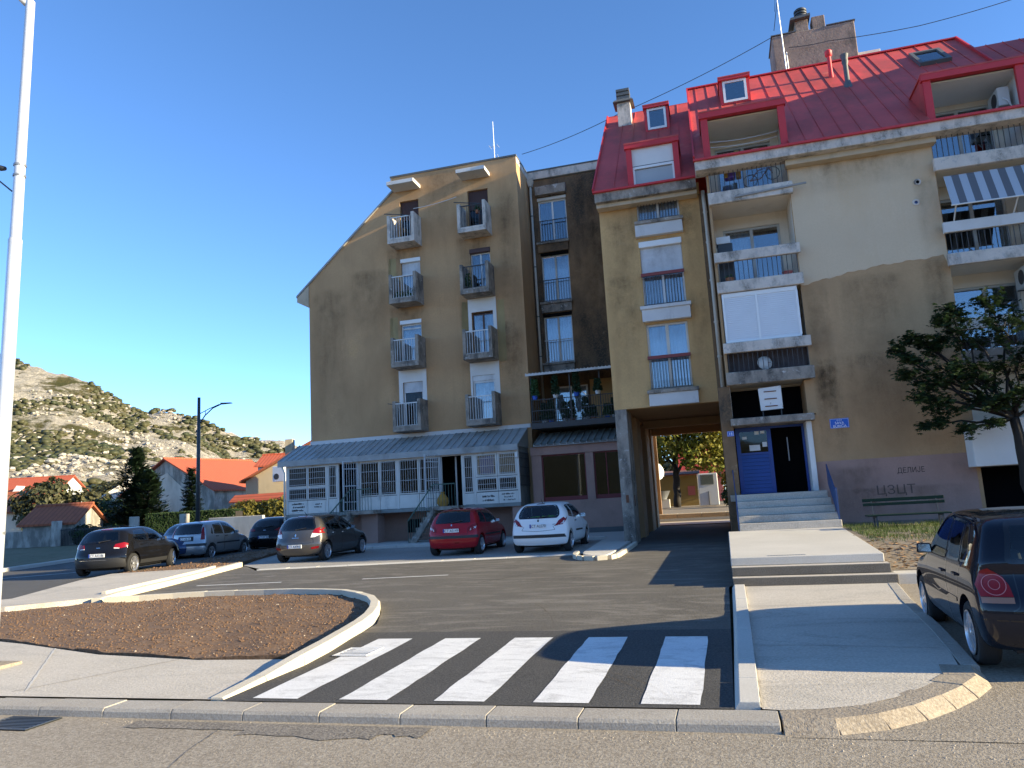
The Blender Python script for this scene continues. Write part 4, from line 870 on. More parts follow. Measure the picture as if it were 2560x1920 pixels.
for q in ((-3.15,-2.1,4.7,9.0),(-3.1,-.2,10.0,11.3),(-.6,.05,4.7,8.2),(-.55,.05,7.5,11.2),(-2.2,-.3,4.6,5.4),(-2.3,-.4,6.6,7.4),(-3.1,-1.9,6.0,11.0)): stain(md, *q, MY, 'stain_soft')
stain(md, -2.1,-.5,8.2,10.1,MY,'stain_soft')
# ================================================================ right block with loggias and the blue entrance door
BX0, BX1, BY, WY = .06, 9.36, 22.42, 22.72
rt = thing('apartment_building', 'beige block with loggias, red seamed roof and blue entrance door', 'building', (4.6,27,gz(22)))
L1, L2 = (.40, 2.66), (6.56, 8.90)          # the two loggia columns
SLB = [4.81, 7.55, 10.30]
mb = MB(); mb.box(2.66, 6.56, WY, WY+.3, 2.4, 11.30); mb.box(8.9, BX1, WY, WY+.3, 0, 11.3)
mb.box(2.66,2.86,WY+.3,24.1,.5,11.3); mb.box(6.36,6.56,WY+.3,24.1,.5,11.3); mb.box(8.9,9.1,WY+.3,24.1,.5,11.3)
mb.box(BX1-.25,BX1,WY+.3,33,0,11.5); mb.box(BX0,BX1-.25,32.7,33,0,11.5); mb.prism([(BX1,33,11.5),(BX1,WY+.3,11.5),(BX1,28.1,16.9)], (-.25,0,0))
mb.build('wall', 'stucco_olive', rt)
MB().box(2.66, 6.56, WY, WY+.3, .4, 2.399).build('wall', 'stucco_olive', rt)
m = MB(); m.box(2.46, 6.46, WY-.02, WY-.001, .4, 2.47); m.build('plinth', 'plinth_pink', rt)
MB().box(BX0, .40, 22.58, 24.1, .3, 4.8).build('pier', 'stucco_dark', rt, bevel=.02); MB().box(.34, .41, 22.60, 24.1, 4.8, 11.3).build('pier', 'stucco_olive', rt); MB().box(.06,.34,23.95,24.1,4.8,11.3).build('pier', 'stucco_dark', rt)
MB().box(BX0, .12, 24.1, 33, .3, 4.6).build('passage_wall', 'stucco_dark', rt)
# lighter re-plastered upper wall with a wavy lower edge
pts = [(2.68,11.2),(6.54,11.2),(6.54,7.62)]+[(6.54-3.86*t, 7.62+.34*math.sin(min(1,(1-t)*1.35)*1.9)*(1-t)**.0*(.55+.45*(1-t))-.0+.02*math.sin(t*31)+.015*math.sin(t*77)-.05*t) for t in [i/40 for i in range(1,40)]]+[(2.68,7.56)]
m = MB(); m.prism([(x,WY-.001,z) for x, z in pts], (0,-.012,0)); m.build('plaster_patch', 'plaster_new', rt)
# loggia back walls, side faces, ceilings, slabs, beams
for i, (a, b) in enumerate((L1, L2)):
    hl = [(a+.30,b-.25,z+.35,z+2.45) for z in SLB]
    m = MB(); wall_grid(m, a-.05, b+.05, 3.8 if i == 0 else 2.2, 13.0, 24.1, 24.3, hl); m.build('loggia_wall', 'loggia_wall', rt)
    m = MB(); m.box(b-.004,b+.0,WY+.02,24.09,3.9 if i == 0 else 2.2,12.9) if i == 0 else m.box(b-.004,b,WY+.02,24.09,2.2,12.9); m.box(a,a+.004,22.6 if i == 0 else WY+.02,24.09,3.9 if i == 0 else 2.2,12.9)
    m.build('loggia_side', 'loggia_wall' if i == 0 else 'white_wall', rt)
    for k, z in enumerate(SLB):
        x0, x1 = (a-.07, b+.07) if i == 0 else (a-.1, b+.3)
        MB().box(a+.005, b-.005, 22.56, 24.09, z+.08, z+.27).build('slab', 'loggia_wall', rt)
        MB().box(x0, x1, BY, 22.56, z, z+(.37 if k != 1 else .34)).build('slab_edge', 'concrete_white' if k != 0 else 'concrete', rt, bevel=.02)
        if k < 2:
            zb = z+.93; MB().box(x0, x1, BY-.02, 22.54, zb, zb+.30).build('rail_beam', 'concrete_white' if not (i == 1 and k == 1) else 'concrete_paint', rt, bevel=.015)
        railing(rt, a-.02, b+.02, 22.5, z+.36, z+(.93 if k < 2 else 1.02), 17, 'bar_dark', .01, .009, low=False)
        w = window(rt, a+.30, b-.25, z+.35, z+2.45, 24.1, 2, 'frame_grey', 'pane', 'curtain' if (i, k) in ((0,2),(0,1)) else None, .07, .06, 'void' if i else 'room', .55)
MB().box(L1[0],L1[1],22.5,24.09,12.96,13.0).build('ceiling', 'loggia_wall', rt); MB().box(L2[0],L2[1],22.5,24.09,12.9,12.94).build('ceiling', 'white_wall', rt)
# glazed-in loggia on the second floor: two panels of ribbed white blinds
m = MB(); a, b, c, e, y = .43, 2.52, 6.06, 7.53, 22.50
m.box(a, b, y, y+.06, e-.12, e); m.box(a, b, y, y+.06, c, c+.05)
for x in (a, 1.36, b-.05): m.box(x, x+.06, y-.004, y+.056, c+.05, e-.12)
gl = m.build('glazing_frame', 'pvc_white', rt)
for xa, xb in ((a+.06,1.36),(1.42,b-.05)): slats(gl, xa, xb, y+.012, c+.05, e-.12, 'shutter_white', .06)
MB().box(L1[0]+.02,L1[1]-.02,22.9,22.93,5.1,5.8).build('screen', 'curtain_dark', rt)
# eave slab and roof
m = MB(); m.box(.03, 9.42, 22.12, 22.70, 11.31, 11.65); m.build('eave_slab', 'concrete_white', rt, bevel=.02)
MB().box(2.6, 6.6, 22.4, 22.705, 11.14, 11.308).build('eave_soffit', 'soffit', rt)
REY, REZ, RRY, RRZ = 22.08, 11.66, 28.1, 17.2; kr = (RRZ-REZ)/(RRY-REY)
zr = lambda y: REZ+(y-REY)*kr
D1 = (.33, 2.74, REY, REY+(13.16-REZ)/kr); D2 = (6.45, 8.95, REY, REY+(13.1-REZ)/kr); S1 = (1.14, 2.14, 25.95, 26.9); SK = (7.6,8.45,26.15,27.15)
xs = [.04,.33,.74,1.14,1.64,2.14,2.74,3.2,3.7,4.2,4.7,5.2,5.7,6.2,6.45,7.1,7.6,8.03,8.45,8.95,9.36]
seam_roof(rt, xs, REY, REZ, RRY, RRZ, 'red_sheet', holes=(D1, D2, S1, SK))
seam_roof(rt, [9.36,9.85,10.35,10.85,11.35,11.85,12.3], REY, REZ, 27.0, zr(27.0)-.02, 'red_sheet')
MB().box(9.42,12.3,22.12,33,11.3,11.6).build('eave_slab', 'concrete_white', rt); MB().box(9.37,12.3,27.0,33,11.6,zr(27)-.1).build('attic_wall', 'loggia_wall', rt)
MB().prism([(.04,RRY,RRZ+.03),(.04,RRY,RRZ-.1),(.04,34,11.7),(.04,34,11.8)], (9.32,0,0)).build('roof_back', 'red_sheet', rt)
m = MB(); prism_x(m, [(REY-.05,REZ-.07),(REY+.1,REZ-.07),(REY+.1,REZ+.02),(REY-.05,REZ-.01)], .0, 9.42); m.build('eave_flashing', 'red_trim', rt)
m = MB(); m.bar((.03,REY,REZ+.04),(.03,RRY,RRZ+.04),.05,.1); m.bar((9.37,REY,REZ+.04),(9.37,RRY,RRZ+.04),.06,.12); m.box(.0,9.4,RRY-.08,RRY+.08,RRZ,RRZ+.05); m.build('rake_trim', 'red_trim', rt)
MB().prism([(.05,REY+.2,11.66),(.05,REY+.2,REZ+.15),(.05,RRY,RRZ-.06),(.05,RRY,RRZ-1.4)], (.05,0,0)).build('rake_wall', 'red_trim', rt)
dormer(rt, D1[0], D1[1], 22.3, 11.66, 13.16, REY, REZ, kr, .2, .17); dormer(rt, D2[0], D2[1], 22.3, 11.66, 13.1, REY, REZ, kr, .2, .17)
small_dormer(rt, 1.14, 2.14, 25.85, 15.16, 16.12, REY, REZ, kr)
# roof window
nr = Vector((0,-kr,1)).normalized(); up = Vector((0,1,kr)).normalized()
def onroof(x, y, d): return Vector((x,y,zr(y)))+nr*d
m = MB()
for (xa,xb,ya,yb) in ((7.55,7.66,26.1,27.2),(8.39,8.5,26.1,27.2),(7.66,8.39,26.1,26.2),(7.66,8.39,27.1,27.2)):
    m.hexa([onroof(xa,ya,-.1),onroof(xb,ya,-.1),onroof(xb,yb,-.1),onroof(xa,yb,-.1)], [onroof(xa,ya,.13),onroof(xb,ya,.13),onroof(xb,yb,.13),onroof(xa,yb,.13)])
sk = m.build('roof_window', 'shop_dark', rt); MB().hexa([onroof(7.66,26.2,.06),onroof(8.39,26.2,.06),onroof(8.39,27.1,.06),onroof(7.66,27.1,.06)], [onroof(7.66,26.2,.08),onroof(8.39,26.2,.08),onroof(8.39,27.1,.08),onroof(7.66,27.1,.08)]).build('pane', 'pane', sk)
m = MB(); m.lathe([(.09,-.1),(.07,.3),(.07,.75),(.12,.8),(.13,.95),(.09,1.0),(0,1.0)], (4.93,26.7,zr(26.7)), n=10); m.build('vent_pipe', 'red_trim', rt, True, 40)
m = MB(); m.lathe([(.17,-.2),(.11,.1),(.08,.2),(.08,.75),(.11,.85),(.1,.95),(.14,1.12),(0,1.12)], (5.2,25.6,zr(25.6)), n=10); m.build('vent_pipe', 'shop_dark', rt, True, 40)
# big chimney stack behind the ridge
cs = thing('chimney_stack', 'large flaking chimney stack with two flues behind the red ridge', 'chimney', (5.1,30.5,16))
wm('chimney_render', (.30,.215,.165), .2, 1.2, dirt=(.13,.10,.08), d0=.5, d1=.68, dscale=1.6, dstr=(1,1,.6), dirt2=(.46,.40,.33), e0=.66, e1=.72, escale=2.2, fine=.3, fscale=10, bump=.6, bscale=9)
m = MB(); m.box(3.54, 6.62, 30, 31.6, 15.5, 19.84); st = m.build('stack', 'chimney_render', cs, bevel=.03)
MB().box(4.46,4.95,30.05,30.6,19.841,20.35).build('flue', 'chimney_render', cs, bevel=.02); MB().box(5.1,5.58,30.05,30.6,19.841,20.38).build('flue', 'chimney_render', cs, bevel=.02)
m = MB(); m.hexa([(4.26,29.85,20.30),(5.04,29.85,20.36),(5.04,30.8,20.36),(4.26,30.8,20.30)], [(4.30,29.85,20.40),(5.04,29.85,20.46),(5.04,30.8,20.46),(4.30,30.8,20.40)]); m.build('flue_slab', 'shop_dark', cs)
m = MB()
for i in range(4): m.lathe([(.0,0),(.25,0),(.25,.07),(.2,.08),(.2,.12),(0,.12)], (4.75,30.3,20.45+.12*i), n=14)
m.build('cowl', 'metal_dark', cs, True, 40)
MB().box(6.6,7.62,30.9,32.5,15.5,18.95).build('lift_house', 'loggia_wall', cs, bevel=.01); MB().box(3.5,4.45,29.97,31.62,19.845,19.885).build('cap', 'shop_dark', cs); MB().box(5.6,6.66,29.97,31.62,19.845,19.885).build('cap', 'shop_dark', cs)
am = thing('aerial_mast', 'tall thin aerial mast in front of the flaking chimney stack', 'aerial', (3.81,29,17.2))
MB().tube([(3.9,29.5,16.0),(3.81,29.3,20.0),(3.79,29.2,22.5)], [.028,.022,.016], 6).build('mast', 'galv', am); MB().tube([(4.02,29.9,16.5),(4.0,29.9,19.0)], .022, 6).build('mast', 'galv', am)
m = MB(); m.tube([(3.55,29.2,19.6),(3.78,29.2,20.75)], .018, 4); m.tube([(3.66,29.2,20.4),(3.75,29.2,21.1)], .012, 4); m.build('dipole', 'metal_dark', am)
cable('overhead_cable', 'thin dark cable from the brown gable up to the chimney stack', [(-7.6,32,17.75),(-2.9,30,17.75),(3.5,29.9,19.75)], .014, 'metal_dark', .12)
cable('overhead_cable', 'thin dark cable running right from the chimney stack across the sky', [(4.1,29.85,19.15),(5.6,29.85,19.1),(8.8,29.8,18.95),(12.2,29.8,19.3),(16,29.8,20.2)], .014, 'metal_dark', .04)
# entrance
cn = MB().box(.33, 2.58, 22.36, 23.4, 3.63, 3.83).build('canopy', 'concrete', rt, bevel=.02)
MB().box(.40,2.45,23.95,24.0,3.84,4.8).build('dark_glazing', 'void', rt)
MB().box(.4,2.5,23.4,24.05,3.7,3.84).build('canopy_slab', 'concrete', rt)
MB().box(2.36,2.50,22.6,23.5,1.68,3.629).build('door_reveal', 'white_patch', rt, bevel=.01); MB().box(2.501,2.66,22.72,23.5,1.5,3.8).build('wall', 'stucco_olive', rt); MB().box(2.45,2.66,22.72,24,3.84,4.81).build('wall','stucco_olive', rt)
DY = 23.3
m = MB(); m.box(.44,.50,DY,DY+.1,1.68,3.62); m.box(1.37,1.43,DY,DY+.1,1.68,3.62); m.box(2.29,2.355,DY,DY+.1,1.68,3.62); m.box(.50,1.37,DY,DY+.1,3.56,3.62); m.box(1.43,2.29,DY,DY+.1,3.56,3.62); m.build('door_frame', 'blue_door', rt)
m = MB(); m.box(.5,.55,DY+.01,DY+.07,1.69,3.56); m.box(1.32,1.37,DY+.01,DY+.07,1.69,3.56); m.box(.55,1.32,DY+.01,DY+.07,2.82,2.88); m.box(.55,1.32,DY+.01,DY+.07,3.5,3.56); m.box(.55,1.32,DY+.01,DY+.07,1.69,1.74)
dr = m.build('door', 'blue_door', rt)
for i in range(10): z = 1.742+i*.1078; MB().hexa([(.55,DY+.012,z),(1.32,DY+.012,z),(1.32,DY+.06,z),(.55,DY+.06,z)], [(.55,DY+.03,z+.104),(1.32,DY+.03,z+.104),(1.32,DY+.06,z+.104),(.55,DY+.06,z+.104)]).build('slat', 'blue_door', dr)
MB().box(.55,1.32,DY+.03,DY+.04,2.88,3.5).build('pane', 'pane_dark', dr); MB().box(.55,1.32,DY+.08,DY+.1,2.88,3.5).build('backing', 'room', dr)
for k, (x,z,ww,hh) in enumerate(((.98,3.40,.12,.11),(1.14,3.42,.12,.09),(.62,3.28,.13,.08),(.80,2.93,.30,.17),(1.17,3.03,.13,.14))):
    MB().box(x, x+ww, DY+.018, DY+.026, z, z+hh).build('paper', 'paper', dr)
MB().box(1.9,1.93,23.9,23.93,2.6,3.3).build('door_handle', 'metal_grey', rt)
m = MB(); m.box(.12,2.66,24.05,24.1,1.6,3.75); m.box(.12,.4,23.4,24.05,1.6,3.7); m.build('hall', 'void', rt); MB().box(.12,2.66,22.45,24.05,1.5,1.68).build('threshold', 'concrete', rt)
es = thing('entrance_steps', 'five worn stone steps rising to the blue entrance door', 'steps', (1.5,21.2,.73))
for i in range(5):
    y = 21.2+.25*i; z = .735+.189*(i+1); MB().box(.27, 2.80-.035*i, y, 22.45 if i == 4 else y+.30, z-.189 if i else .5, z-.002*(i == 4)).build('step', 'concrete_walk', es, bevel=.015)
pm('rail_blue', (.03,.065,.17), .6)
for k, (x, lb) in enumerate(((2.74,'blue sheet-metal handrail right of the entrance steps'),(.24,'thin blue handrail left of the entrance steps'))):
    t = thing('handrail', lb, 'railing', (x,21.9,.75)); m = MB()
    m.prism([(x,22.6,2.4),(x,21.25,1.6),(x,21.25,.95 if k == 0 else 1.55),(x,22.6,1.85 if k == 0 else 2.35)], (.025,0,0)); m.build('panel', 'rail_blue', t)
    MB().bar((x+.015,21.25,.6),(x+.015,21.25,1.74),.04).build('post', 'rail_blue', t)
# signs
def text(s, size, loc, mat, par, rot=(90,0,0), align='CENTER', depth=.002, sx=1):
    c = bpy.data.curves.new('text', 'FONT'); c.body = s; c.size = size; c.align_x = align; c.extrude = depth
    o = bpy.data.objects.new('tmp', c); COL.objects.link(o)
    me = bpy.data.meshes.new_from_object(o.evaluated_get(bpy.context.evaluated_depsgraph_get())); bpy.data.objects.remove(o)
    me.materials.clear(); me.materials.append(MT[mat]); me.transform(Matrix.Translation(loc) @ Matrix.Rotation(R(rot[2]),4,'Z') @ Matrix.Rotation(R(rot[0]),4,'X') @ Matrix.Scale(sx,4,(1,0,0)))
    return link('lettering', me, par, local=par is not None and par.get('local', 0) == 1)
def plate(name, label, x0, x1, z0, z1, y, lines, cat='sign'):
    t = thing(name, label, cat, ((x0+x1)/2,y,z0)); MB().box(x0,x1,y-.012,y,z0,z1).build('plate', 'blue_sign', t, bevel=.004)
    m = MB(); e = .012; f = .018
    m.box(x0+e,x1-e,y-.0145,y-.0122,z1-f,z1-e); m.box(x0+e,x1-e,y-.0145,y-.0122,z0+e,z0+f); m.box(x0+e,x0+f,y-.0145,y-.0122,z0+f,z1-f); m.box(x1-f,x1-e,y-.0145,y-.0122,z0+f,z1-f); m.build('border', 'sign_white', t)
    for s, sz, zz in lines: text(s, sz, ((x0+x1)/2, y-.014, zz), 'sign_white', t)
plate('street_sign', 'blue street name plate on the beige wall right of the door', 2.99, 3.49, 3.37, 3.64, WY-.003, [('ULICA',.05,3.575),('SAVA',.10,3.48),('BURIĆA',.10,3.39)])
plate('house_number', 'small blue house number plate left of the entrance', .20, .39, 3.35, 3.50, 22.578, [('18',.11,3.385)])
wb = thing('notice_board', 'battered white metal board standing on the entrance canopy', 'board', (1.5,22.6,3.83))
m = MB(); m.hexa([(1.2,22.62,4.02),(1.80,22.6,4.04),(1.80,22.66,4.04),(1.2,22.68,4.02)], [(1.17,22.6,4.66),(1.80,22.6,4.70),(1.80,22.65,4.70),(1.17,22.65,4.66)]); m.build('board', 'white_metal_rusty', wb, bevel=.01)
for z in (4.12,4.33,4.54): MB().box(1.32,1.66,22.585,22.6,z,z+.025).build('slot', 'rust', wb)
m = MB(); m.bar((1.25,22.66,3.83),(1.25,22.66,4.05),.03); m.bar((1.75,22.66,3.83),(1.75,22.66,4.05),.03); m.build('leg', 'metal_dark', wb)
pm('spray', (.045,.036,.032), .9); pm('spray_faint', (.14,.095,.08), .9)
gr = thing('graffiti', 'black spray-painted letters ДЕЛИЈЕ on the pink plinth', 'graffiti', (4.9,WY-.03,2.0)); text('ДЕЛИЈЕ', .20, (4.88,WY-.0225,2.03), 'spray', gr, depth=.001, sx=.85)
gr = thing('graffiti', 'larger thin graffiti letters ЦЗЦТ above the green bench', 'graffiti', (4.5,WY-.03,1.5)); text('ЦЗЦТ', .34, (4.45,WY-.0225,1.48), 'spray_faint', gr, depth=.001, sx=1.1)
for x, z, lb, mt in ((6.06,10.15,'pale round vent hole plate high on the beige wall','concrete_white'),(5.95,9.56,'round pipe outlet with blue rim on the upper beige wall','blue_sign')):
    t = thing('wall_vent', lb, 'vent', (x,WY-.02,z)); MB().lathe([(.0,.0),(.10,.0),(.09,.03),(.05,.035),(.045,.0),(0,.0)], (x,WY-.012,z), (0,-1,0), 14).build('collar', 'concrete_white', t, True, 40); MB().lathe([(.045,.012),(0,.012)], (x,WY-.014,z), (0,-1,0), 12).build('opening', 'void' if mt != 'blue_sign' else 'rail_blue', t)
# white panelled balcony and dark undercroft at the right edge
m = MB(); m.box(6.28, 9.3, 22.1, 22.2, 2.07, 3.27); m.box(6.28,6.38,22.2,WY,2.07,3.27); m.box(6.38,9.3,22.2,24.1,2.07,2.2); m.build('white_parapet', 'white_wall', rt, bevel=.02)
MB().box(6.5,9.3,23.9,24,.3,2.07).build('undercroft', 'void', rt); MB().box(6.56,8.9,24.0,24.1,2.2,4.8).build('loggia_wall', 'loggia_wall', rt)
# contents of the loggias
def ac(label, x, y, z, side='wall'):
    t = thing('air_conditioner', label, 'air conditioner', (x,y,z)); MB().box(x,x+.3,y-.4,y+.4,z,z+.55).build('case', 'ac_white', t, bevel=.02)
    MB().lathe([(0,.006),(.2,.006),(.21,0)], (x-.002,y-.08,z+.28), (-1,0,0), 16).build('fan', 'ac_dark', t); MB().tube([(x+.1,y-.42,z+.2),(x+.2,y-.46,z+.1),(x+.3,y-.42,z-.1)], .02, 5).build('hose', 'pvc_white', t)
    m = MB(); m.bar((x+.0,y-.3,z-.02),(x+.42,y-.3,z-.02),.03); m.bar((x,y+.3,z-.02),(x+.42,y+.3,z-.02),.03); m.build('bracket', 'ac_dark', t)
ac('white air conditioner inside the red-framed loggia at top right', 8.45, 23.3, 12.1); ac('air conditioner on the loggia wall above the tree crown', 8.4, 23.3, 6.9)
aw = thing('awning', 'grey and white striped fabric awning on the right loggia', 'awning', (7.7,22.4,10.1))
pm('stripe_light', (.42,.44,.47), .8); pm('stripe_dark', (.13,.13,.14), .8)
for i in range(12):
    x0 = 6.68+i*.19; MB().hexa([(x0,22.55,10.13),(x0+.19,22.55,10.13),(x0+.19-.06,21.98,9.1),(x0-.06,21.98,9.1)], [(x0,22.545,10.137),(x0+.19,22.545,10.137),(x0+.19-.06,21.973,9.107),(x0-.06,21.973,9.107)]).build('stripe', 'stripe_light' if i % 2 == 0 else 'stripe_dark', aw)
MB().tube([(6.6,21.97,9.09),(8.95,21.97,9.09)], .022, 6).build('front_bar', 'bar_white', aw); m = MB(); m.bar((6.72,22.0,9.1),(6.75,22.45,8.8),.03); m.bar((8.2,22.0,9.1),(8.2,22.45,8.8),.03); m.build('arm', 'bar_white', aw)
cab = thing('cabinet', 'dark grey cabinet with white box on top in the middle loggia', 'cabinet', (.7,23.2,7.85)); MB().box(.46,.9,22.9,23.4,7.83,9.2).build('body', 'metal_dark', cab, bevel=.02); MB().box(.44,.85,22.9,23.3,9.201,9.42).build('box', 'pot_white', cab, bevel=.01)
potplant('terracotta pot behind the bars of the middle left loggia', .72, 22.75, 7.89, .13, .1, 'terracotta', 60, 12)
t = thing('basin', 'red basin at the right end of the middle left loggia', 'basin', (2.35,22.8,7.89)); MB().lathe([(.1,0),(.16,.16),(.14,.16),(.09,.02),(0,.02)], (2.35,22.8,7.89), n=12).build('bowl', 'poster_red', t, True, 40)
t = thing('satellite_dish', 'white satellite dish behind the bars of the lowest left loggia', 'dish', (1.5,22.53,5.2)); MB().lathe([(0,.06),(.1,.05),(.19,.0),(.21,-.03)], (1.45,22.70,5.42), (.2,-1,.25), 16).build('dish', 'ac_white', t, True); MB().tube([(1.45,22.70,5.42),(1.6,22.62,5.4)], .012, 5).build('arm', 'metal_grey', t)
t = thing('bicycle_frame', 'old bicycle hung behind the bars of the upper left loggia', 'bicycle', (1.9,22.7,10.7)); m = MB()
for cx, cz in ((1.6,10.95),(2.25,11.1)): m.tube([(cx+.2*math.cos(a/12*6.283),22.7,cz+.2*math.sin(a/12*6.283)) for a in range(13)], .012, 5)
m.build('wheel', 'metal_dark', t); m = MB(); m.tube([(1.6,22.7,10.95),(1.85,22.7,11.25),(2.15,22.7,11.3),(1.9,22.7,10.98),(1.6,22.7,10.95)], .014, 5); m.tube([(2.15,22.7,11.3),(2.25,22.7,11.1)], .012, 5); m.build('frame', 'rust', t)
t = thing('wicker_ornament', 'round wicker ornament on the back wall of the red loggia', 'ornament', (2.0,24.05,12.2)); m = MB()
m.tube([(1.95+.34*math.cos(a/20*6.283),24.05,12.3+.26*math.sin(a/20*6.283)) for a in range(21)], .018, 5)
for i in range(9): m.tube([(1.65+.075*i,24.05,12.08+.02*(i % 2)),(1.68+.07*i,24.05,12.5)], .01, 4)
m.build('hoop', 'frame_cream', t)
t = thing('toy', 'purple and yellow toy on the floor of the red loggia', 'toy', (1.0,22.9,11.6)); pm('toy_purple', (.10,.05,.35), .6); pm('toy_yellow', (.6,.35,.02), .6)
MB().box(.88,1.2,22.8,23.1,11.2,11.98).build('body', 'toy_purple', t, bevel=.05); m = MB(); m.box(1.22,1.36,22.8,23.05,11.2,12.05); m.box(.86,.97,22.75,22.79,11.2,11.78); m.build('trim', 'toy_yellow', t, bevel=.03)
for k, z in enumerate((12.35,12.18)): cable('washing_line', ['upper','lower'][k]+' white washing line across the red loggia', [(.55,22.6,z),(2.55,22.8,z+.1)], .008, 'bar_white', .07)
MB().tube([(1.1,22.38,10.42),(3.1,22.38,10.52)], .03, 6).build('metal_bar', 'metal_grey', rt)
# bench
bn = thing('bench', 'dark green slatted park bench against the pink plinth', 'bench', (4.15,20.7,.75))
pm('bench_green', (.005,.022,.019), .85, spec=.15)
for z0, z1, y in ((1.24,1.31,20.62),(1.34,1.42,20.66)): MB().box(3.25,5.08,y,y+.035,z0,z1).build('back_slat', 'bench_green', bn, bevel=.006)
for y in (20.12,20.28,20.44): MB().box(3.25,5.08,y,y+.12,1.0,1.035).build('seat_slat', 'bench_green', bn, bevel=.006)
for x in (3.45,4.9):
    m = MB(); m.bar((x,20.18,.72),(x,20.2,1.0),.035); m.bar((x,20.52,.72),(x,20.55,1.0),.035); m.bar((x,20.2,.985),(x,20.56,.985),.035); m.bar((x,20.55,1.0),(x,20.7,1.42),.03); m.build('leg', 'metal_dark', bn)
# neighbouring block beyond the right edge of the picture: its shadow lies over the facades
nb = thing('apartment_building', 'neighbouring block beyond the right edge whose shadow covers the facades', 'building', (18,26,gz(20)))
m = MB(); m.box(12.4, 26, 20.85, 33, 0, 16.9); m.build('wall', 'stucco_olive', nb); MB().box(12.3,26.1,20.75,33.1,16.9,17.1).build('roof', 'red_sheet', nb)
for z in (2.2,4.95,7.7,10.4,13.1):
    for x in (14,17,20,23): MB().box(x,x+1.3,20.83,20.849,z,z+1.4).build('window', 'pane_dark', nb)

for q in ((2.7,3.4,2.5,7.6),(2.7,3.3,4.0,5.4),(5.8,6.5,2.6,8.0),(3.0,6.4,2.5,5.5),(3.5,5.5,5.0,7.7)): stain(rt, *q, WY, 'stain_soft')
for q in ((2.67,3.5,2.5,5.2),): stain(rt, *q, WY-.001, 'stain')
for q in ((2.7,6.4,.7,1.7),(2.8,4.2,.7,2.3)): stain(rt, *q, WY-.021, 'stain_soft')
for q in ((2.7,6.5,10.2,11.2),(5.9,6.53,7.8,10.3)): stain(rt, *q, WY-.0135, 'stain_soft')
# ================================================================ cars
def paint(name, col, flake=.0, rough=.35, dust=.25, dcol=(.33,.28,.22)):
    m, N, L, P = newmat(name); tc = N.new('ShaderNodeTexCoord').outputs['Object']
    n = ramp(N, L, noise(N, L, tc, 2.2, 6, .7), .45, .9); x = N.new('ShaderNodeMath'); x.operation = 'MULTIPLY'; x.inputs[1].default_value = dust; L.new(n, x.inputs[0])
    L.new(mix(N, L, x.outputs[0], col, dcol), P.inputs['Base Color']); P.inputs['Metallic'].default_value = flake; P.inputs['Roughness'].default_value = rough
    P.inputs['Coat Weight'].default_value = .75; P.inputs['Coat Roughness'].default_value = .015; P.inputs['Specular IOR Level'].default_value = .0; return m
paint('paint_navy', (.006,.009,.017), .1, .3, .02); paint('paint_black', (.006,.006,.007), .05, .3, .02); paint('paint_grey', (.095,.088,.082), .6, .36, .05)
paint('paint_red', (.34,.010,.018), .15, .35, .06); paint('paint_white', (.80,.79,.77), 0, .4, .08); paint('paint_silver', (.42,.43,.44), .75, .36, .06); paint('paint_blue', (.03,.05,.11), .3, .35, .15)
pm('tyre', (.018,.018,.018), .85); pm('rim_silver', (.55,.55,.56), .32, .85); pm('rim_dark', (.03,.03,.03), .6); pm('plastic', (.022,.022,.023), .55); pm('frit', (.006,.006,.007), .12, coat=.5)
pm('cabin', (.03,.03,.032), .9); pm('seat_cloth', (.05,.05,.055), .95); pm('lens_ring', (.45,.16,.16), .2); pm('lens_red', (.20,.003,.006), .25, spec=.2, coat=.35); pm('lens_clear', (.62,.60,.58), .15, coat=1); pm('lens_amber', (.25,.12,.06), .15, coat=1); pm('lens_dark', (.05,.006,.01), .1, coat=1)
pm('chrome', (.75,.75,.76), .12, 1); pm('plate_white', (.74,.74,.72), .5); pm('plate_blue', (.02,.05,.28), .5); pm('hivis', (.30,.75,.03), .8); pm('lamp_glass', (.5,.52,.54), .1, coat=1)
glass('car_glass', (.62,.70,.67), .03, .01); glass('car_glass_dark', (.34,.38,.37), .04, .01)

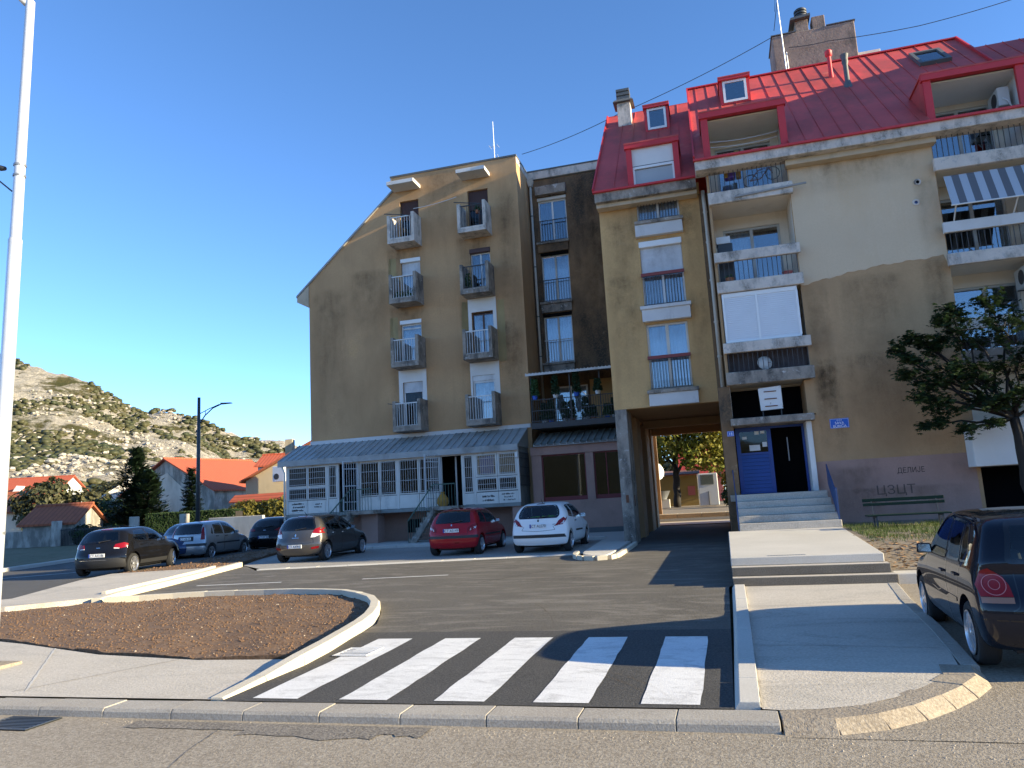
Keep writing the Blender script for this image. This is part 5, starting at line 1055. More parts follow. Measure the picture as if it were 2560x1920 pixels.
def cat_rom(P, n=6):
    P = [np.array(p, float) for p in P]; out = []
    for i in range(len(P)-1):
        a = P[max(i-1,0)]; b = P[i]; c = P[i+1]; d = P[min(i+2,len(P)-1)]
        for j in range(n):
            t = j/n; out.append(.5*((2*b)+(-a+c)*t+(2*a-5*b+4*c-d)*t*t+(-a+3*b-3*c+d)*t**3))
    out.append(P[-1]); return np.array(out)
class Body:
    def __init__(s, prof, w, H, belt, cr=.17, cf=.34, k=.07, top=.70, bulge=()):
        s.w, s.H = w, H
        up = cat_rom(prof, 5); lo = np.array([[prof[-1][0]-.25, .20], [prof[0][0]+.25, .20]]); s.poly = np.vstack([up, lo])
        s.yr, s.yf = s.poly[:,0].min(), s.poly[:,0].max()
        s.zz = np.array([-.3,.15,.28,.48,.74,belt,belt+.22,H-.10,H+.3]); s.hw = np.array([.86,.90,.965,1.0,.992,.95,.875,top+.045,top-.10])*w
        s.cr, s.cf, s.k = cr, cf, k
        s.gy0, s.gz0, s.h = s.yr-.8, -.6, .02
        gy = np.arange(s.gy0, s.yf+.8, s.h); gz_ = np.arange(s.gz0, H+.8, s.h); Y, Z = np.meshgrid(gy, gz_, indexing='ij')
        s.D = s.polyd(Y.ravel(), Z.ravel()).reshape(Y.shape)
    def polyd(s, y, z):
        P = s.poly; d = np.full(y.shape, 1e9); ins = np.zeros(y.shape, bool); n = len(P)
        for i in range(n):
            a, b = P[i], P[(i+1) % n]; e = b-a; l2 = e@e
            if l2 < 1e-12: continue
            t = np.clip(((y-a[0])*e[0]+(z-a[1])*e[1])/l2, 0, 1); dx = y-a[0]-t*e[0]; dz = z-a[1]-t*e[1]; d = np.minimum(d, dx*dx+dz*dz)
            if (a[1] != b[1]): c = ((a[1] > z) != (b[1] > z)) & (y < (b[0]-a[0])*(z-a[1])/(b[1]-a[1])+a[0]); ins ^= c
        d = np.sqrt(d); return np.where(ins, -d, d)
    def samp(s, y, z):
        fy = np.clip((y-s.gy0)/s.h, 0, s.D.shape[0]-1.001); fz = np.clip((z-s.gz0)/s.h, 0, s.D.shape[1]-1.001)
        i = fy.astype(int); j = fz.astype(int); u = fy-i; v = fz-j; D = s.D
        return (D[i,j]*(1-u)+D[i+1,j]*u)*(1-v)+(D[i,j+1]*(1-u)+D[i+1,j+1]*u)*v
    def __call__(s, x, y, z):
        q = np.abs(x)/s.w; t = np.clip((y-.6)/1.2, 0, 1); t = t*t*(3-2*t); q3 = q**2.6
        ye = y-s.cr*q3*(1-t)+s.cf*q3*t; ze = z+.035*q*q*np.clip((z-.7)/.5, 0, 1)
        a = s.samp(ye, ze); b = np.abs(x)-np.interp(z, s.zz, s.hw)
        b = b+.02*np.exp(-((z-.60)/.05)**2)*np.clip(1-np.abs(y-1.25)/1.1, 0, 1)*.5
        return .5*(a+b+np.sqrt((a-b)**2+s.k**2))
    def grad(s, P):
        e = .006; g = np.zeros_like(P)
        for i in range(3): A = P.copy(); B = P.copy(); A[:,i] += e; B[:,i] -= e; g[:,i] = s(*A.T)-s(*B.T)
        return g/np.maximum(np.linalg.norm(g, axis=1, keepdims=True), 1e-9)
    def hit(s, A, B, n=80):         # first crossing from A (outside) to B (inside)
        lo = np.zeros(len(A)); hi = np.ones(len(A)); found = np.zeros(len(A), bool)
        for i in range(1, n+1):
            t = i/n; P = A+(B-A)*t; c = (s(*P.T) < 0) & ~found; hi = np.where(c, t, hi); lo = np.where(c, t-1/n, lo); found |= c
        for _ in range(16): m = (lo+hi)/2; P = A+(B-A)*m[:,None]; c = s(*P.T) < 0; hi = np.where(c, m, hi); lo = np.where(c, lo, m)
        return A+(B-A)*hi[:,None]
    def proj(s, pts, kind):
        p = np.array(pts, float); n = len(p); A = np.zeros((n,3)); B = np.zeros((n,3))
        if kind in ('L','R'):
            sg = 1 if kind == 'R' else -1; A[:,0] = sg*(s.w+.3); A[:,1:] = p; B[:,1:] = p
        elif kind == 'B': A[:,0] = p[:,0]; A[:,1] = s.yr-.3; A[:,2] = p[:,1]; B[:] = A; B[:,1] = 1.3
        elif kind == 'F': A[:,0] = p[:,0]; A[:,1] = s.yf+.3; A[:,2] = p[:,1]; B[:] = A; B[:,1] = 1.3
        elif kind == 'T': A[:,:2] = p; A[:,2] = s.H+.3; B[:] = A; B[:,2] = .6
        P = s.hit(A, B)
        if kind == 'B':             # points past the shoulder slide inwards until they land on the rear face
            for _ in range(8):
                bad = P[:,1] > s.yr+.62
                if not bad.any(): break
                A[bad,0] *= .965; B[bad,0] *= .965; P[bad] = s.hit(A[bad], B[bad])
        return P, s.grad(P)
    def mesh(s, sp):
        w, H = s.w, s.H; b0 = np.array([-.35*w, s.yr+.8, .45]); b1 = np.array([.35*w, s.yf-1.15, .62])
        o0 = np.array([-1.15*w, s.yr-.3, -.05]); o1 = np.array([1.15*w, s.yf+.3, H+.25])
        n = [max(8, int((o1[i]-o0[i])/sp)) for i in range(3)]; idx = {}; V = []; F = []
        def vid(i, j, k):
            key = (i, j, k)
            if key not in idx: idx[key] = len(V); V.append(o0+(o1-o0)*np.array([i/n[0], j/n[1], k/n[2]]))
            return idx[key]
        for j in range(n[1]):
            for k in range(n[2]):
                F.append((vid(0,j,k),vid(0,j,k+1),vid(0,j+1,k+1),vid(0,j+1,k))); F.append((vid(n[0],j,k),vid(n[0],j+1,k),vid(n[0],j+1,k+1),vid(n[0],j,k+1)))
        for i in range(n[0]):
            for k in range(n[2]):
                F.append((vid(i,0,k),vid(i+1,0,k),vid(i+1,0,k+1),vid(i,0,k+1))); F.append((vid(i,n[1],k),vid(i,n[1],k+1),vid(i+1,n[1],k+1),vid(i+1,n[1],k)))
            for j in range(n[1]):
                F.append((vid(i,j,0),vid(i,j+1,0),vid(i+1,j+1,0),vid(i+1,j,0))); F.append((vid(i,j,n[2]),vid(i+1,j,n[2]),vid(i+1,j+1,n[2]),vid(i,j+1,n[2])))
        V = np.array(V); S = np.clip(V, b0, b1); lo = np.zeros(len(V)); hi = np.ones(len(V))
        for _ in range(22):
            m = (lo+hi)/2; P = S+(V-S)*m[:,None]; c = s(*P.T) < 0; lo = np.where(c, m, lo); hi = np.where(c, hi, m)
        return S+(V-S)*hi[:,None], F
def poly_in(poly, p):
    c = False; n = len(poly)
    for i in range(n):
        a, b = poly[i], poly[(i+1) % n]
        if (a[1] > p[1]) != (b[1] > p[1]) and p[0] < (b[0]-a[0])*(p[1]-a[1])/(b[1]-a[1])+a[0]: c = not c
    return c
def inset(poly, d):
    P = [Vector(p) for p in poly]; n = len(P); ar = sum(P[i].x*P[(i+1) % n].y-P[(i+1) % n].x*P[i].y for i in range(n)); sg = 1 if ar > 0 else -1; out = []
    for i in range(n):
        a, b, c = P[i-1], P[i], P[(i+1) % n]; t1 = (b-a).normalized(); t2 = (c-b).normalized()
        n1 = Vector((-t1.y,t1.x))*sg; n2 = Vector((-t2.y,t2.x))*sg; m = (n1+n2)
        if m.length < 1e-6: m = n1
        m.normalize(); out.append(b+m*min(d/max(.35, m.dot(n1)), 2.2*d))
    return [tuple(p) for p in out]
def rounded(poly, r, n=4):
    P = [Vector(p) for p in poly]; out = []
    for i in range(len(P)):
        a, b, c = P[i-1], P[i], P[(i+1) % len(P)]; ra = min(r, (a-b).length*.45, (c-b).length*.45); p0 = b+(a-b).normalized()*ra; p1 = b+(c-b).normalized()*ra
        for j in range(n+1): t = j/n; out.append(tuple(p0*(1-t)**2+b*2*t*(1-t)+p1*t*t))
    return out
class Car:
    def __init__(s, label, body, pmat, loc, rz, name='parked_car', sp=.07):
        s.b = body; s.root = thing(name, label, 'car', loc, rz, 'parked cars'); s.root['local'] = 1; s.pmat = pmat; s.sp = sp
    def patch(s, poly, kind, off, mats, name, parent=None, border=0, step=.07, skirt=.015):
        n = len(poly); B = []
        for i in range(n):
            a, b = Vector(poly[i]), Vector(poly[(i+1) % n]); k = max(1, int((b-a).length/.05))
            for j in range(k): B.append(a.lerp(b, j/k))
        nb = len(B); E = [(i, (i+1) % nb) for i in range(nb)]; pts = list(B); inner = None
        if border:
            inner = inset(poly, border); I = []
            for i in range(len(inner)):
                a, b = Vector(inner[i]), Vector(inner[(i+1) % len(inner)]); k = max(1, int((b-a).length/.05))
                for j in range(k): I.append(a.lerp(b, j/k))
            E += [(nb+i, nb+(i+1) % len(I)) for i in range(len(I))]; pts += I
        xs = [p.x for p in B]; ys = [p.y for p in B]; y = min(ys)+step/2
        while y < max(ys):
            x = min(xs)+step/2
            while x < max(xs):
                if poly_in(B, (x,y)): pts.append(Vector((x,y)))
                x += step
            y += step
        vs, _, fs = delaunay_2d_cdt(pts, E, [], 1, 1e-5)[:3]
        P, G = s.b.proj([tuple(v) for v in vs], kind); Q = P+G*off; mb = MB(); V = [tuple(q) for q in Q]; FF = []; MM = []
        for f in fs:
            if len(f) != 3: continue
            c = (vs[f[0]]+vs[f[1]]+vs[f[2]])/3
            a, b_, d = [Vector(V[i]) for i in f]; g = Vector(G[f[0]])
            FF.append(tuple(f) if (b_-a).cross(d-a).dot(g) > 0 else tuple(reversed(f))); MM.append(1 if inner and poly_in(inner, c) else 0)
        mb.v = V; mb.f = FF; mb.m = MM
        if skirt:           # edge return towards the body so the part has thickness
            cnt = {}
            for f in FF:
                for i in range(3): e = (f[i], f[(i+1) % 3]); cnt[e] = 1
            for (a, b_) in list(cnt):
                if (b_, a) not in cnt:
                    pa = tuple(Q[a]-G[a]*(skirt+off)); pb = tuple(Q[b_]-G[b_]*(skirt+off)); k = len(mb.v); mb.v += [V[a], V[b_], pb, pa]; mb.f.append((k+1, k, k+3, k+2)); mb.m.append(0)
        return mb.build(name, mats, parent or s.root, True, 35, local=True)
    def line(s, pts, kind, w, off, mat, name, parent=None):
        C = cat_rom(pts, 5); n = len(C); L_, R_ = [], []
        for i in range(n):
            t = C[min(i+1,n-1)]-C[max(i-1,0)]; t /= max(np.linalg.norm(t),1e-9); nn = np.array([-t[1],t[0]])*w/2; L_.append(C[i]-nn); R_.append(C[i]+nn)
        P, G = s.b.proj(L_+R_, kind); Q = [tuple(q) for q in P+G*off]; mb = MB(); mb.v = Q
        for i in range(n-1):
            f = (i, i+1, n+i+1, n+i); a, b, d = [Vector(Q[j]) for j in f[:3]]
            mb.f.append(f if (b-a).cross(d-a).dot(Vector(G[i])) > 0 else tuple(reversed(f))); mb.m.append(0)
        return mb.build(name, mat, parent or s.root, True, local=True)
    def shell(s, wheels, rad, wins):
        V, F = s.b.mesh(s.sp); me = bpy.data.meshes.new('body'); me.from_pydata([tuple(v) for v in V], [], F); me.polygons.foreach_set('use_smooth', [True]*len(F))
        me.materials.append(MT[s.pmat]); me.materials.append(MT['plastic'])
        tmp = bpy.data.objects.new('tmp', me); COL.objects.link(tmp); cut = []
        m = MB()
        for y in wheels:
            for sg in (-1, 1):
                c = MB(); c.lathe([(0,0),(rad,0),(rad,.75),(0,.75)], (sg*(s.b.w*.62), y, rad*.87), (sg,0,0), 28); c.f = [tuple(f) for f in c.f]
                cm = c.mesh('cut', 'plastic'); bm_ = bmesh.new(); bm_.from_mesh(cm); bmesh.ops.remove_doubles(bm_, verts=bm_.verts, dist=1e-5); bmesh.ops.recalc_face_normals(bm_, faces=bm_.faces); bm_.to_mesh(cm); bm_.free()
                co = bpy.data.objects.new('cut', cm); COL.objects.link(co); cut.append(co)
                bo = tmp.modifiers.new('b', 'BOOLEAN'); bo.object = co; bo.operation = 'DIFFERENCE'; bo.solver = 'EXACT'
        me2 = bpy.data.meshes.new_from_object(tmp.evaluated_get(bpy.context.evaluated_depsgraph_get()))
        for c in cut+[tmp]: bpy.data.objects.remove(c)
        bm = bmesh.new(); bm.from_mesh(me2); kill = []
        ins = [(inset(p, .022), kd) for p, kd in wins]
        for f in bm.faces:
            c = f.calc_center_median(); n_ = f.normal
            for p, kd in ins:
                if kd in ('L','R') and (c.x > 0) == (kd == 'R') and abs(n_.x) > .5 and all(poly_in(p, (v.co.y, v.co.z)) for v in f.verts): kill.append(f); break
                if kd == 'B' and n_.y < -.2 and c.y < .9 and all(poly_in(p, (v.co.x, v.co.z)) for v in f.verts): kill.append(f); break
                if kd == 'F' and n_.y > .2 and c.y > 1.2 and all(poly_in(p, (v.co.x, v.co.z)) for v in f.verts): kill.append(f); break
        bmesh.ops.delete(bm, geom=kill, context='FACES')
        bm.to_mesh(me2); me2.materials.clear(); me2.materials.append(MT[s.pmat]); me2.set_sharp_from_angle(angle=R(38))
        o = link('body', me2, s.root, local=True)
        bmesh.ops.delete(bm, geom=[f for f in bm.faces if f.calc_center_median().z < .75], context='FACES')
        for v in bm.verts: v.co -= v.normal*.03
        bmesh.ops.reverse_faces(bm, faces=bm.faces); me3 = bpy.data.meshes.new('lining'); bm.to_mesh(me3); bm.free(); me3.materials.clear(); me3.materials.append(MT['cabin'])
        link('lining', me3, s.root, local=True); return o
RIMS = {}
def rim_mesh(style):
    if style in RIMS: return RIMS[style]
    n, wd, r = style[0], style[1], style[2]; m = MB()        # axis +x points outwards
    m.lathe([(r*.93,-.10),(r*.93,-.03),(r*1.0,.0),(r*1.03,.012),(r*.97,.016),(r*.91,.0),(r*.88,-.06)], (0,0,0), (1,0,0), 28)
    for i in range(n):
        a = 2*math.pi*i/n; 
        for da in ((-.17,.17) if style[3] == 2 else (0,)):
            c0, s0 = math.cos(a+da*1.6), math.sin(a+da*1.6); c1, s1 = math.cos(a+da*.7), math.sin(a+da*.7); u0 = Vector((0,-s0,c0)); h = wd
            p0 = Vector((0,c1*r*.18,s1*r*.18)); p1 = Vector((0,c0*r*.93,s0*r*.93)); 
            m.hexa([p0-u0*h*.5+Vector((-.03,0,0)),p0+u0*h*.5+Vector((-.03,0,0)),p1+u0*h*.7+Vector((-.045,0,0)),p1-u0*h*.7+Vector((-.045,0,0))], [p0-u0*h*.4+Vector((.012,0,0)),p0+u0*h*.4+Vector((.012,0,0)),p1+u0*h*.45+Vector((.0,0,0)),p1-u0*h*.45+Vector((.0,0,0))])
    m.lathe([(0,.02),(r*.2,.016),(r*.25,.004),(r*.25,-.03)], (0,0,0), (1,0,0), 16)
    me = m.mesh('rim', 'rim_silver', True, 35); RIMS[style] = me; return me
TY = {}
def tyre_mesh(R_, w, r):
    k = (R_, w, r)
    if k not in TY:
        m = MB(); m.lathe([(r,-w*.92),(r*1.08,-w),(R_*.93,-w),(R_*.985,-w*.9),(R_,-w*.75),(R_,-w*.25),(R_*.985,-w*.1),(R_*.93,0),(r*1.1,.0),(r*1.02,-.012),(r*.95,-.04)], (0,0,0), (1,0,0), 36); TY[k] = m.mesh('wheel', 'tyre', True, 40)
    return TY[k]
BD_ = {}
def wheel(car, x, y, sg, R_, r, style, steer=0):
    o = link('wheel', tyre_mesh(R_, .19, r), car.root, local=True); o.location = (sg*x, y, R_); o.rotation_euler = (0, 0, (0 if sg > 0 else math.pi)+steer)
    k = link('rim', rim_mesh(style), o, local=True)
    if r not in BD_: m = MB(); m.lathe([(0,-.055),(r*.9,-.055)], (0,0,0), (1,0,0), 20); BD_[r] = m.mesh('brake_drum', 'rim_dark')
    link('brake_drum', BD_[r], o, local=True)
def plate_no(car, txt, xc, z, w=.5, h=.108):
    P, G = car.b.proj([(xc-w/2,z),(xc+w/2,z),(xc,z-h/2),(xc,z+h/2)], 'B'); y = P[:,1].min()-.012
    p = MB().box(xc-w/2,xc+w/2,y-.006,y+.02,z-h/2,z+h/2).build('licence_plate', 'plate_white', car.root, local=True, bevel=.003)
    MB().box(xc-w/2,xc-w/2+.045,y-.0085,y-.0062,z-h/2,z+h/2).build('blue_band', 'plate_blue', p, local=True)
    c = bpy.data.curves.new('text', 'FONT'); c.body = txt; c.size = h*1.05; c.align_x = 'CENTER'; c.extrude = .0008
    o = bpy.data.objects.new('tmp', c); COL.objects.link(o); me = bpy.data.meshes.new_from_object(o.evaluated_get(bpy.context.evaluated_depsgraph_get())); bpy.data.objects.remove(o)
    me.materials.clear(); me.materials.append(MT['black_ink']); xsz = max(v.co.x for v in me.vertices)-min(v.co.x for v in me.vertices)
    me.transform(Matrix.Translation((xc+.02,y-.0075,z-h*.36)) @ Matrix.Rotation(R(90),4,'X') @ Matrix.Scale(min(1,(w-.07)/xsz),4,(1,0,0))); link('lettering', me, p, local=True)
def seat(car, x, y, rear=False):
    m = MB(); zb = .42
    if not rear:
        m.hexa([(x-.24,y,zb),(x+.24,y,zb),(x+.24,y+.5,zb),(x-.24,y+.5,zb)], [(x-.24,y,zb+.14),(x+.24,y,zb+.14),(x+.22,y+.5,zb+.18),(x-.22,y+.5,zb+.18)])
        m.hexa([(x-.24,y-.12,zb+.1),(x+.24,y-.12,zb+.1),(x+.24,y+.06,zb+.1),(x-.24,y+.06,zb+.1)], [(x-.19,y-.32,zb+.66),(x+.19,y-.32,zb+.66),(x+.19,y-.22,zb+.66),(x-.19,y-.22,zb+.66)])
        m.hexa([(x-.13,y-.36,zb+.70),(x+.13,y-.36,zb+.70),(x+.13,y-.26,zb+.70),(x-.13,y-.26,zb+.70)], [(x-.11,y-.37,zb+.88),(x+.11,y-.37,zb+.88),(x+.11,y-.28,zb+.88),(x-.11,y-.28,zb+.88)])
    else:
        m.hexa([(-x,y,zb-.1),(x,y,zb-.1),(x,y+.2,zb-.1),(-x,y+.2,zb-.1)], [(-x*.95,y-.12,zb+.48),(x*.95,y-.12,zb+.48),(x*.95,y,zb+.48),(-x*.95,y,zb+.48)])
        for xx in (-.36,.36): m.hexa([(xx-.13,y-.14,zb+.50),(xx+.13,y-.14,zb+.50),(xx+.13,y-.05,zb+.50),(xx-.13,y-.05,zb+.50)], [(xx-.11,y-.14,zb+.64),(xx+.11,y-.14,zb+.64),(xx+.11,y-.06,zb+.64),(xx-.11,y-.06,zb+.64)])
    m.build('seat' if not rear else 'rear_bench', 'seat_cloth', car.root, local=True, bevel=.03)
def mirror_(poly): return [(-x, z) for x, z in reversed(poly)]
def make_car(label, pmat, P, loc, rz, sp=.07, steer=0):
    b = Body(P['prof'], P['w'], P['H'], P['belt'], P.get('cr',.17), P.get('cf',.34), P.get('k',.07), P.get('top',.70)); c = Car(label, b, pmat, loc, rz, sp=sp)
    wins = [(rounded(P['rw'], .06), 'B'), (rounded(P['ws'], .06), 'F')]
    for q in P['sw']: wins += [(rounded(q, .035), 'L'), (rounded(q, .035), 'R')]
    wy = (0, P['wb']); c.shell(wy, P['wr']+.055, wins)
    for p, kd in wins: c.patch(p, kd, .003, ['frit', P.get('glass','car_glass')], {'B':'rear_window','F':'windscreen'}.get(kd,'side_window'), border=.045 if kd in 'BF' else .022)
    for y in wy:
        for sg in (-1,1): wheel(c, b.w-.02, y, sg, P['wr'], P['rr'], P['rim'], steer if y else 0)
        m = MB()
        for sg in (-1,1): m.lathe([(P['wr']+.05,0),(P['wr']+.05,.3)], (sg*(b.w*.62),y,P['wr']*.87+.05*.87), (sg,0,0), 20)
    m = MB(); m.box(-b.w*.62,b.w*.62,b.yr+.35,b.yf-.4,.16,.36); m.build('underbody', 'cabin', c.root, local=True)
    m = MB(); m.box(-b.w*.8,b.w*.8,.0,1.9,.36,.40); m.hexa([(-b.w*.8,1.75,.5),(b.w*.8,1.75,.5),(b.w*.78,2.2,.5),(-b.w*.78,2.2,.5)], [(-b.w*.78,1.8,P['belt']-.08),(b.w*.78,1.8,P['belt']-.08),(b.w*.7,2.25,P['belt']-.06),(-b.w*.7,2.25,P['belt']-.06)]); m.box(-b.w*.8,b.w*.8,b.yr+.35,-.05,.5,.55); m.build('dashboard', 'cabin', c.root, local=True)
    for x in (-.36,.36): seat(c, x, 1.0)
    seat(c, .6, .28, True)
    for p, mat, nm, *kd in P['tail']:
        kd = kd[0] if kd else 'B'
        if kd == 'B':
            c.patch(p, 'B', .012, mat, nm); c.patch(mirror_(p), 'B', .012, mat, nm)
        else: c.patch(p, 'R', .012, mat, nm); c.patch(p, 'L', .012, mat, nm)
    for p, mat, nm in P.get('one', []): c.patch(p, 'B', .008, mat, nm)
    for p, mat, nm in P.get('side', []): c.patch(p, 'R', .006, mat, nm); c.patch(p, 'L', .006, mat, nm)
    for ln in P['seams']:
        for kd in ('L','R'): c.line(ln, kd, .009, .002, 'frit', 'door_gap')
    for ln in P.get('rseams', []): c.line(ln, 'B', .010, .002, 'frit', 'tailgate_gap')
    for y, z in P['handles']:
        for sg in (-1,1):
            Q, G = b.proj([(y,z)], 'R'); x = Q[0][0]; MB().hexa([(sg*(x-.005),y-.09,z-.012),(sg*(x+.028),y-.08,z-.012),(sg*(x+.028),y+.08,z-.012),(sg*(x-.005),y+.09,z-.012)][::sg], [(sg*(x-.005),y-.09,z+.016),(sg*(x+.025),y-.08,z+.016),(sg*(x+.025),y+.08,z+.016),(sg*(x-.005),y+.09,z+.016)][::sg]).build('door_handle', P.get('hmat', pmat), c.root, local=True, bevel=.006)
    my, mz = P['mir']
    for sg in (-1,1):
        m = MB(); x0 = b.w*.90; m.hexa([(sg*(x0+.02),my-.05,mz-.06),(sg*(x0+.20),my-.06,mz-.055),(sg*(x0+.17),my+.05,mz-.05),(sg*(x0+.02),my+.04,mz-.05)][::sg], [(sg*(x0+.03),my-.05,mz+.06),(sg*(x0+.19),my-.06,mz+.065),(sg*(x0+.16),my+.04,mz+.05),(sg*(x0+.03),my+.03,mz+.05)][::sg]); m.bar((sg*(x0-.06),my+.02,mz-.05),(sg*(x0+.05),my,mz-.04),.04)
        mo = m.build('mirror', P.get('mmat', pmat), c.root, True, 50, .02, True); MB().hexa([(sg*(x0+.04),my-.063,mz-.045),(sg*(x0+.18),my-.071,mz-.04),(sg*(x0+.18),my-.064,mz-.04),(sg*(x0+.04),my-.056,mz-.045)][::sg], [(sg*(x0+.05),my-.063,mz+.045),(sg*(x0+.17),my-.071,mz+.05),(sg*(x0+.17),my-.064,mz+.05),(sg*(x0+.05),my-.056,mz+.045)][::sg]).build('mirror_glass', 'chrome', mo, local=True)
    hl = P.get('head')
    if hl: c.patch(hl, 'F', .008, 'lamp_glass', 'headlight'); c.patch(mirror_(hl), 'F', .008, 'lamp_glass', 'headlight')
    if P.get('plate'): plate_no(c, *P['plate'])
    if P.get('wiper'):
        z0 = P['wiper']; Q, G = b.proj([(0,z0),(.33,z0+.05)], 'B'); m = MB(); a = Vector(Q[0]+G[0]*.03); d = Vector(Q[1]+G[1]*.02); m.bar(a, d, .02); m.lathe([(.025,0),(.025,.03),(0,.03)], Vector(Q[0]), Vector(G[0]), 8); m.build('wiper', 'plastic', c.root, local=True)
    y0 = P.get('ant')
    if y0: Q, G = b.proj([(0,y0)], 'T'); m = MB(); m.tube([Q[0], Q[0]+np.array([0,-.16,.12])], [.012,.005], 5); m.build('aerial', 'plastic', c.root, local=True)
    if P.get('exh'): MB().lathe([(.03,0),(.03,.12)], (P['exh'],b.yr+.06,.25), (0,-1,0), 10).build('exhaust', 'metal_dark', c.root, local=True)
    return c
def hatch(ro, fo, wb, H, belt, rz=(.95,.50,.14), nose=.62, roofy=.9, tail=0):
    """side profile: rear overhang, front overhang; rz = (rear-glass base z, its y from the bumper, top y offset)"""
    f = wb+fo
    return [(-ro+.10,.22),(-ro+.02,.36),(-ro,.52),(-ro+.015,.64),(-ro+.06+tail,.76),(-ro+.10+tail,rz[0]-.08),(-ro+rz[1]*.35,rz[0]+.04),(-ro+rz[1]*.75,H-.22),(-ro+rz[1]+rz[2],H-.085),(-ro+rz[1]+.45,H-.02),(roofy,H),(roofy+.45,H-.025),(roofy+.75,H-.10),(roofy+1.15,H-.30),(f-.95,belt+.06),(f-.72,belt-.03),(f-.40,nose+.20),(f-.15,nose+.05),(f-.03,nose-.14),(f,.42),(f-.06,.26),(f-.15,.20)]
def place(rr, head, w, mb_=0):
    """car root (rear axle centre) from the ground point under its rear right wheel"""
    h = R(head); return (rr[0]-math.cos(h)*(w-.09), rr[1]+math.sin(h)*(w-.09), gz(rr[1])+mb_), -h
# --- navy hatchback at the right edge
W = .825
VW = dict(w=W, H=1.465, belt=.93, wb=2.46, wr=.30, rr=.205, rim=(5,.05,.205,2), cr=.13, k=.06, top=.74,
  prof=hatch(.66,.78,2.46,1.465,.93,(.99,.26,.10),.64,.85),
  rw=[(-.56,.99),(.56,.99),(.47,1.37),(-.47,1.37)], ws=[(-.60,1.0),(.60,1.0),(.50,1.38),(-.50,1.38)],
  sw=[[(-.12,.97),(.22,.955),(.26,1.34),(.08,1.31)],[(.27,.955),(.80,.945),(.80,1.375),(.32,1.355)],[(.90,.945),(1.88,.93),(1.42,1.31),(1.25,1.36),(.90,1.38)]],
  tail=[([(.535,.70),(.775,.70),(.79,.80),(.745,.93),(.69,.955),(.59,.88),(.55,.80)], 'lens_red', 'tail_light'), ([(.535,.645),(.775,.645),(.775,.695),(.535,.695)], 'lens_amber', 'indicator')],
  seams=[[(.85,.93),(.85,.6),(.83,.32),(.60,.27)],[(.84,.925),(.84,.6),(.84,.28),(1.2,.26),(1.95,.28),(1.98,.55),(1.93,.92)],[(.22,.92),(.30,.70),(.33,.62)],[(-.14,.95),(.0,.96)]],
  rseams=[[(-.56,.58),(-.50,.64),(-.50,.9)],[(.56,.58),(.50,.64),(.50,.9)],[(-.56,.57),(0,.555),(.56,.57)],[(-.78,.50),(0,.485),(.78,.50)]],
  handles=[(.38,.82),(1.02,.80)], hmat='paint_navy', mir=(1.72,.99), side=[([(.36,.545),(2.08,.535),(2.08,.575),(.36,.585)], 'paint_navy', 'rub_strip')], head=[(.42,.58),(.78,.56),(.76,.78),(.5,.74)], wiper=1.0, plate=('CT AB 210',0,.78), ant=.0)
hd = 3.3; loc = place((2.23+2*(W-.09)+.02,8.5), hd, W, -.05); vw = make_car('dark navy five-door hatchback at the right edge of the picture', 'paint_navy', VW, loc[0], loc[1], .05)
for x in (.66,-.66):            # ring details inside the round lamp
    for r, t in ((.088,.005),(.042,.004)):
        ring = [(x+r*math.cos(a/20*6.283), .805+r*1.05*math.sin(a/20*6.283)) for a in range(21)]; vw.line(ring, 'B', t*1.3, .016, 'lens_ring', 'lamp_ring')
# --- grey hatchback
W = .853
CL = dict(w=W, H=1.49, belt=.95, wb=2.575, wr=.305, rr=.215, rim=(6,.045,.215,2), cr=.24, k=.10, top=.68,
  prof=hatch(.62,.80,2.575,1.49,.95,(1.0,.36,.08),.64,.95),
  rw=[(-.60,1.0),(.60,1.0),(.62,1.10),(.46,1.40),(-.46,1.40),(-.62,1.10)], ws=[(-.60,1.0),(.60,1.0),(.48,1.40),(-.48,1.40)],
  sw=[[(.02,1.0),(.30,.985),(.26,1.36),(.14,1.33)],[(.36,.98),(.98,.965),(.98,1.40),(.34,1.38)],[(1.05,.96),(2.02,.945),(1.5,1.33),(1.3,1.39),(1.05,1.405)]],
  tail=[([(.53,.90),(.60,1.02),(.72,1.07),(.815,1.02),(.81,.88),(.74,.86)], 'lens_red', 'tail_light'), ([(.50,.76),(.62,.77),(.78,.855),(.74,.868),(.535,.90)], 'lens_clear', 'reversing_light'), ([(.54,.40),(.74,.42),(.76,.50),(.54,.46)], 'lens_red', 'reflector')],
  one=[([(-.14,1.415),(.14,1.415),(.14,1.438),(-.14,1.438)], 'lens_dark', 'brake_light'), ([(-.03,.84),(0,.79),(.03,.84),(0,.90)], 'chrome', 'badge'), ([(-.12,.755),(.12,.755),(.12,.772),(-.12,.772)], 'chrome', 'badge')],
  seams=[[(1.02,.95),(1.02,.5),(1.0,.32),(.62,.30)],[(1.01,.945),(1.02,.4),(1.05,.3),(1.95,.30),(2.02,.6),(1.95,.94)],[(.24,.97),(.36,.72),(.42,.62)]], rseams=[[(-.60,.60),(-.58,.7),(-.50,.76)],[(.60,.60),(.58,.7),(.50,.76)],[(-.60,.60),(0,.585),(.60,.60)]],
  handles=[(.48,.87),(1.16,.86)], hmat='chrome', mir=(1.82,1.0), plate=('CT AX910',.0,.50), head=[(.42,.60),(.80,.62),(.74,.82),(.5,.76)], wiper=1.01, ant=.2)
loc = place((-12.59,22.31), -1.5, W, .012); make_car('grey-brown hatchback parked in front of the shop stairs', 'paint_grey', CL, loc[0], loc[1])
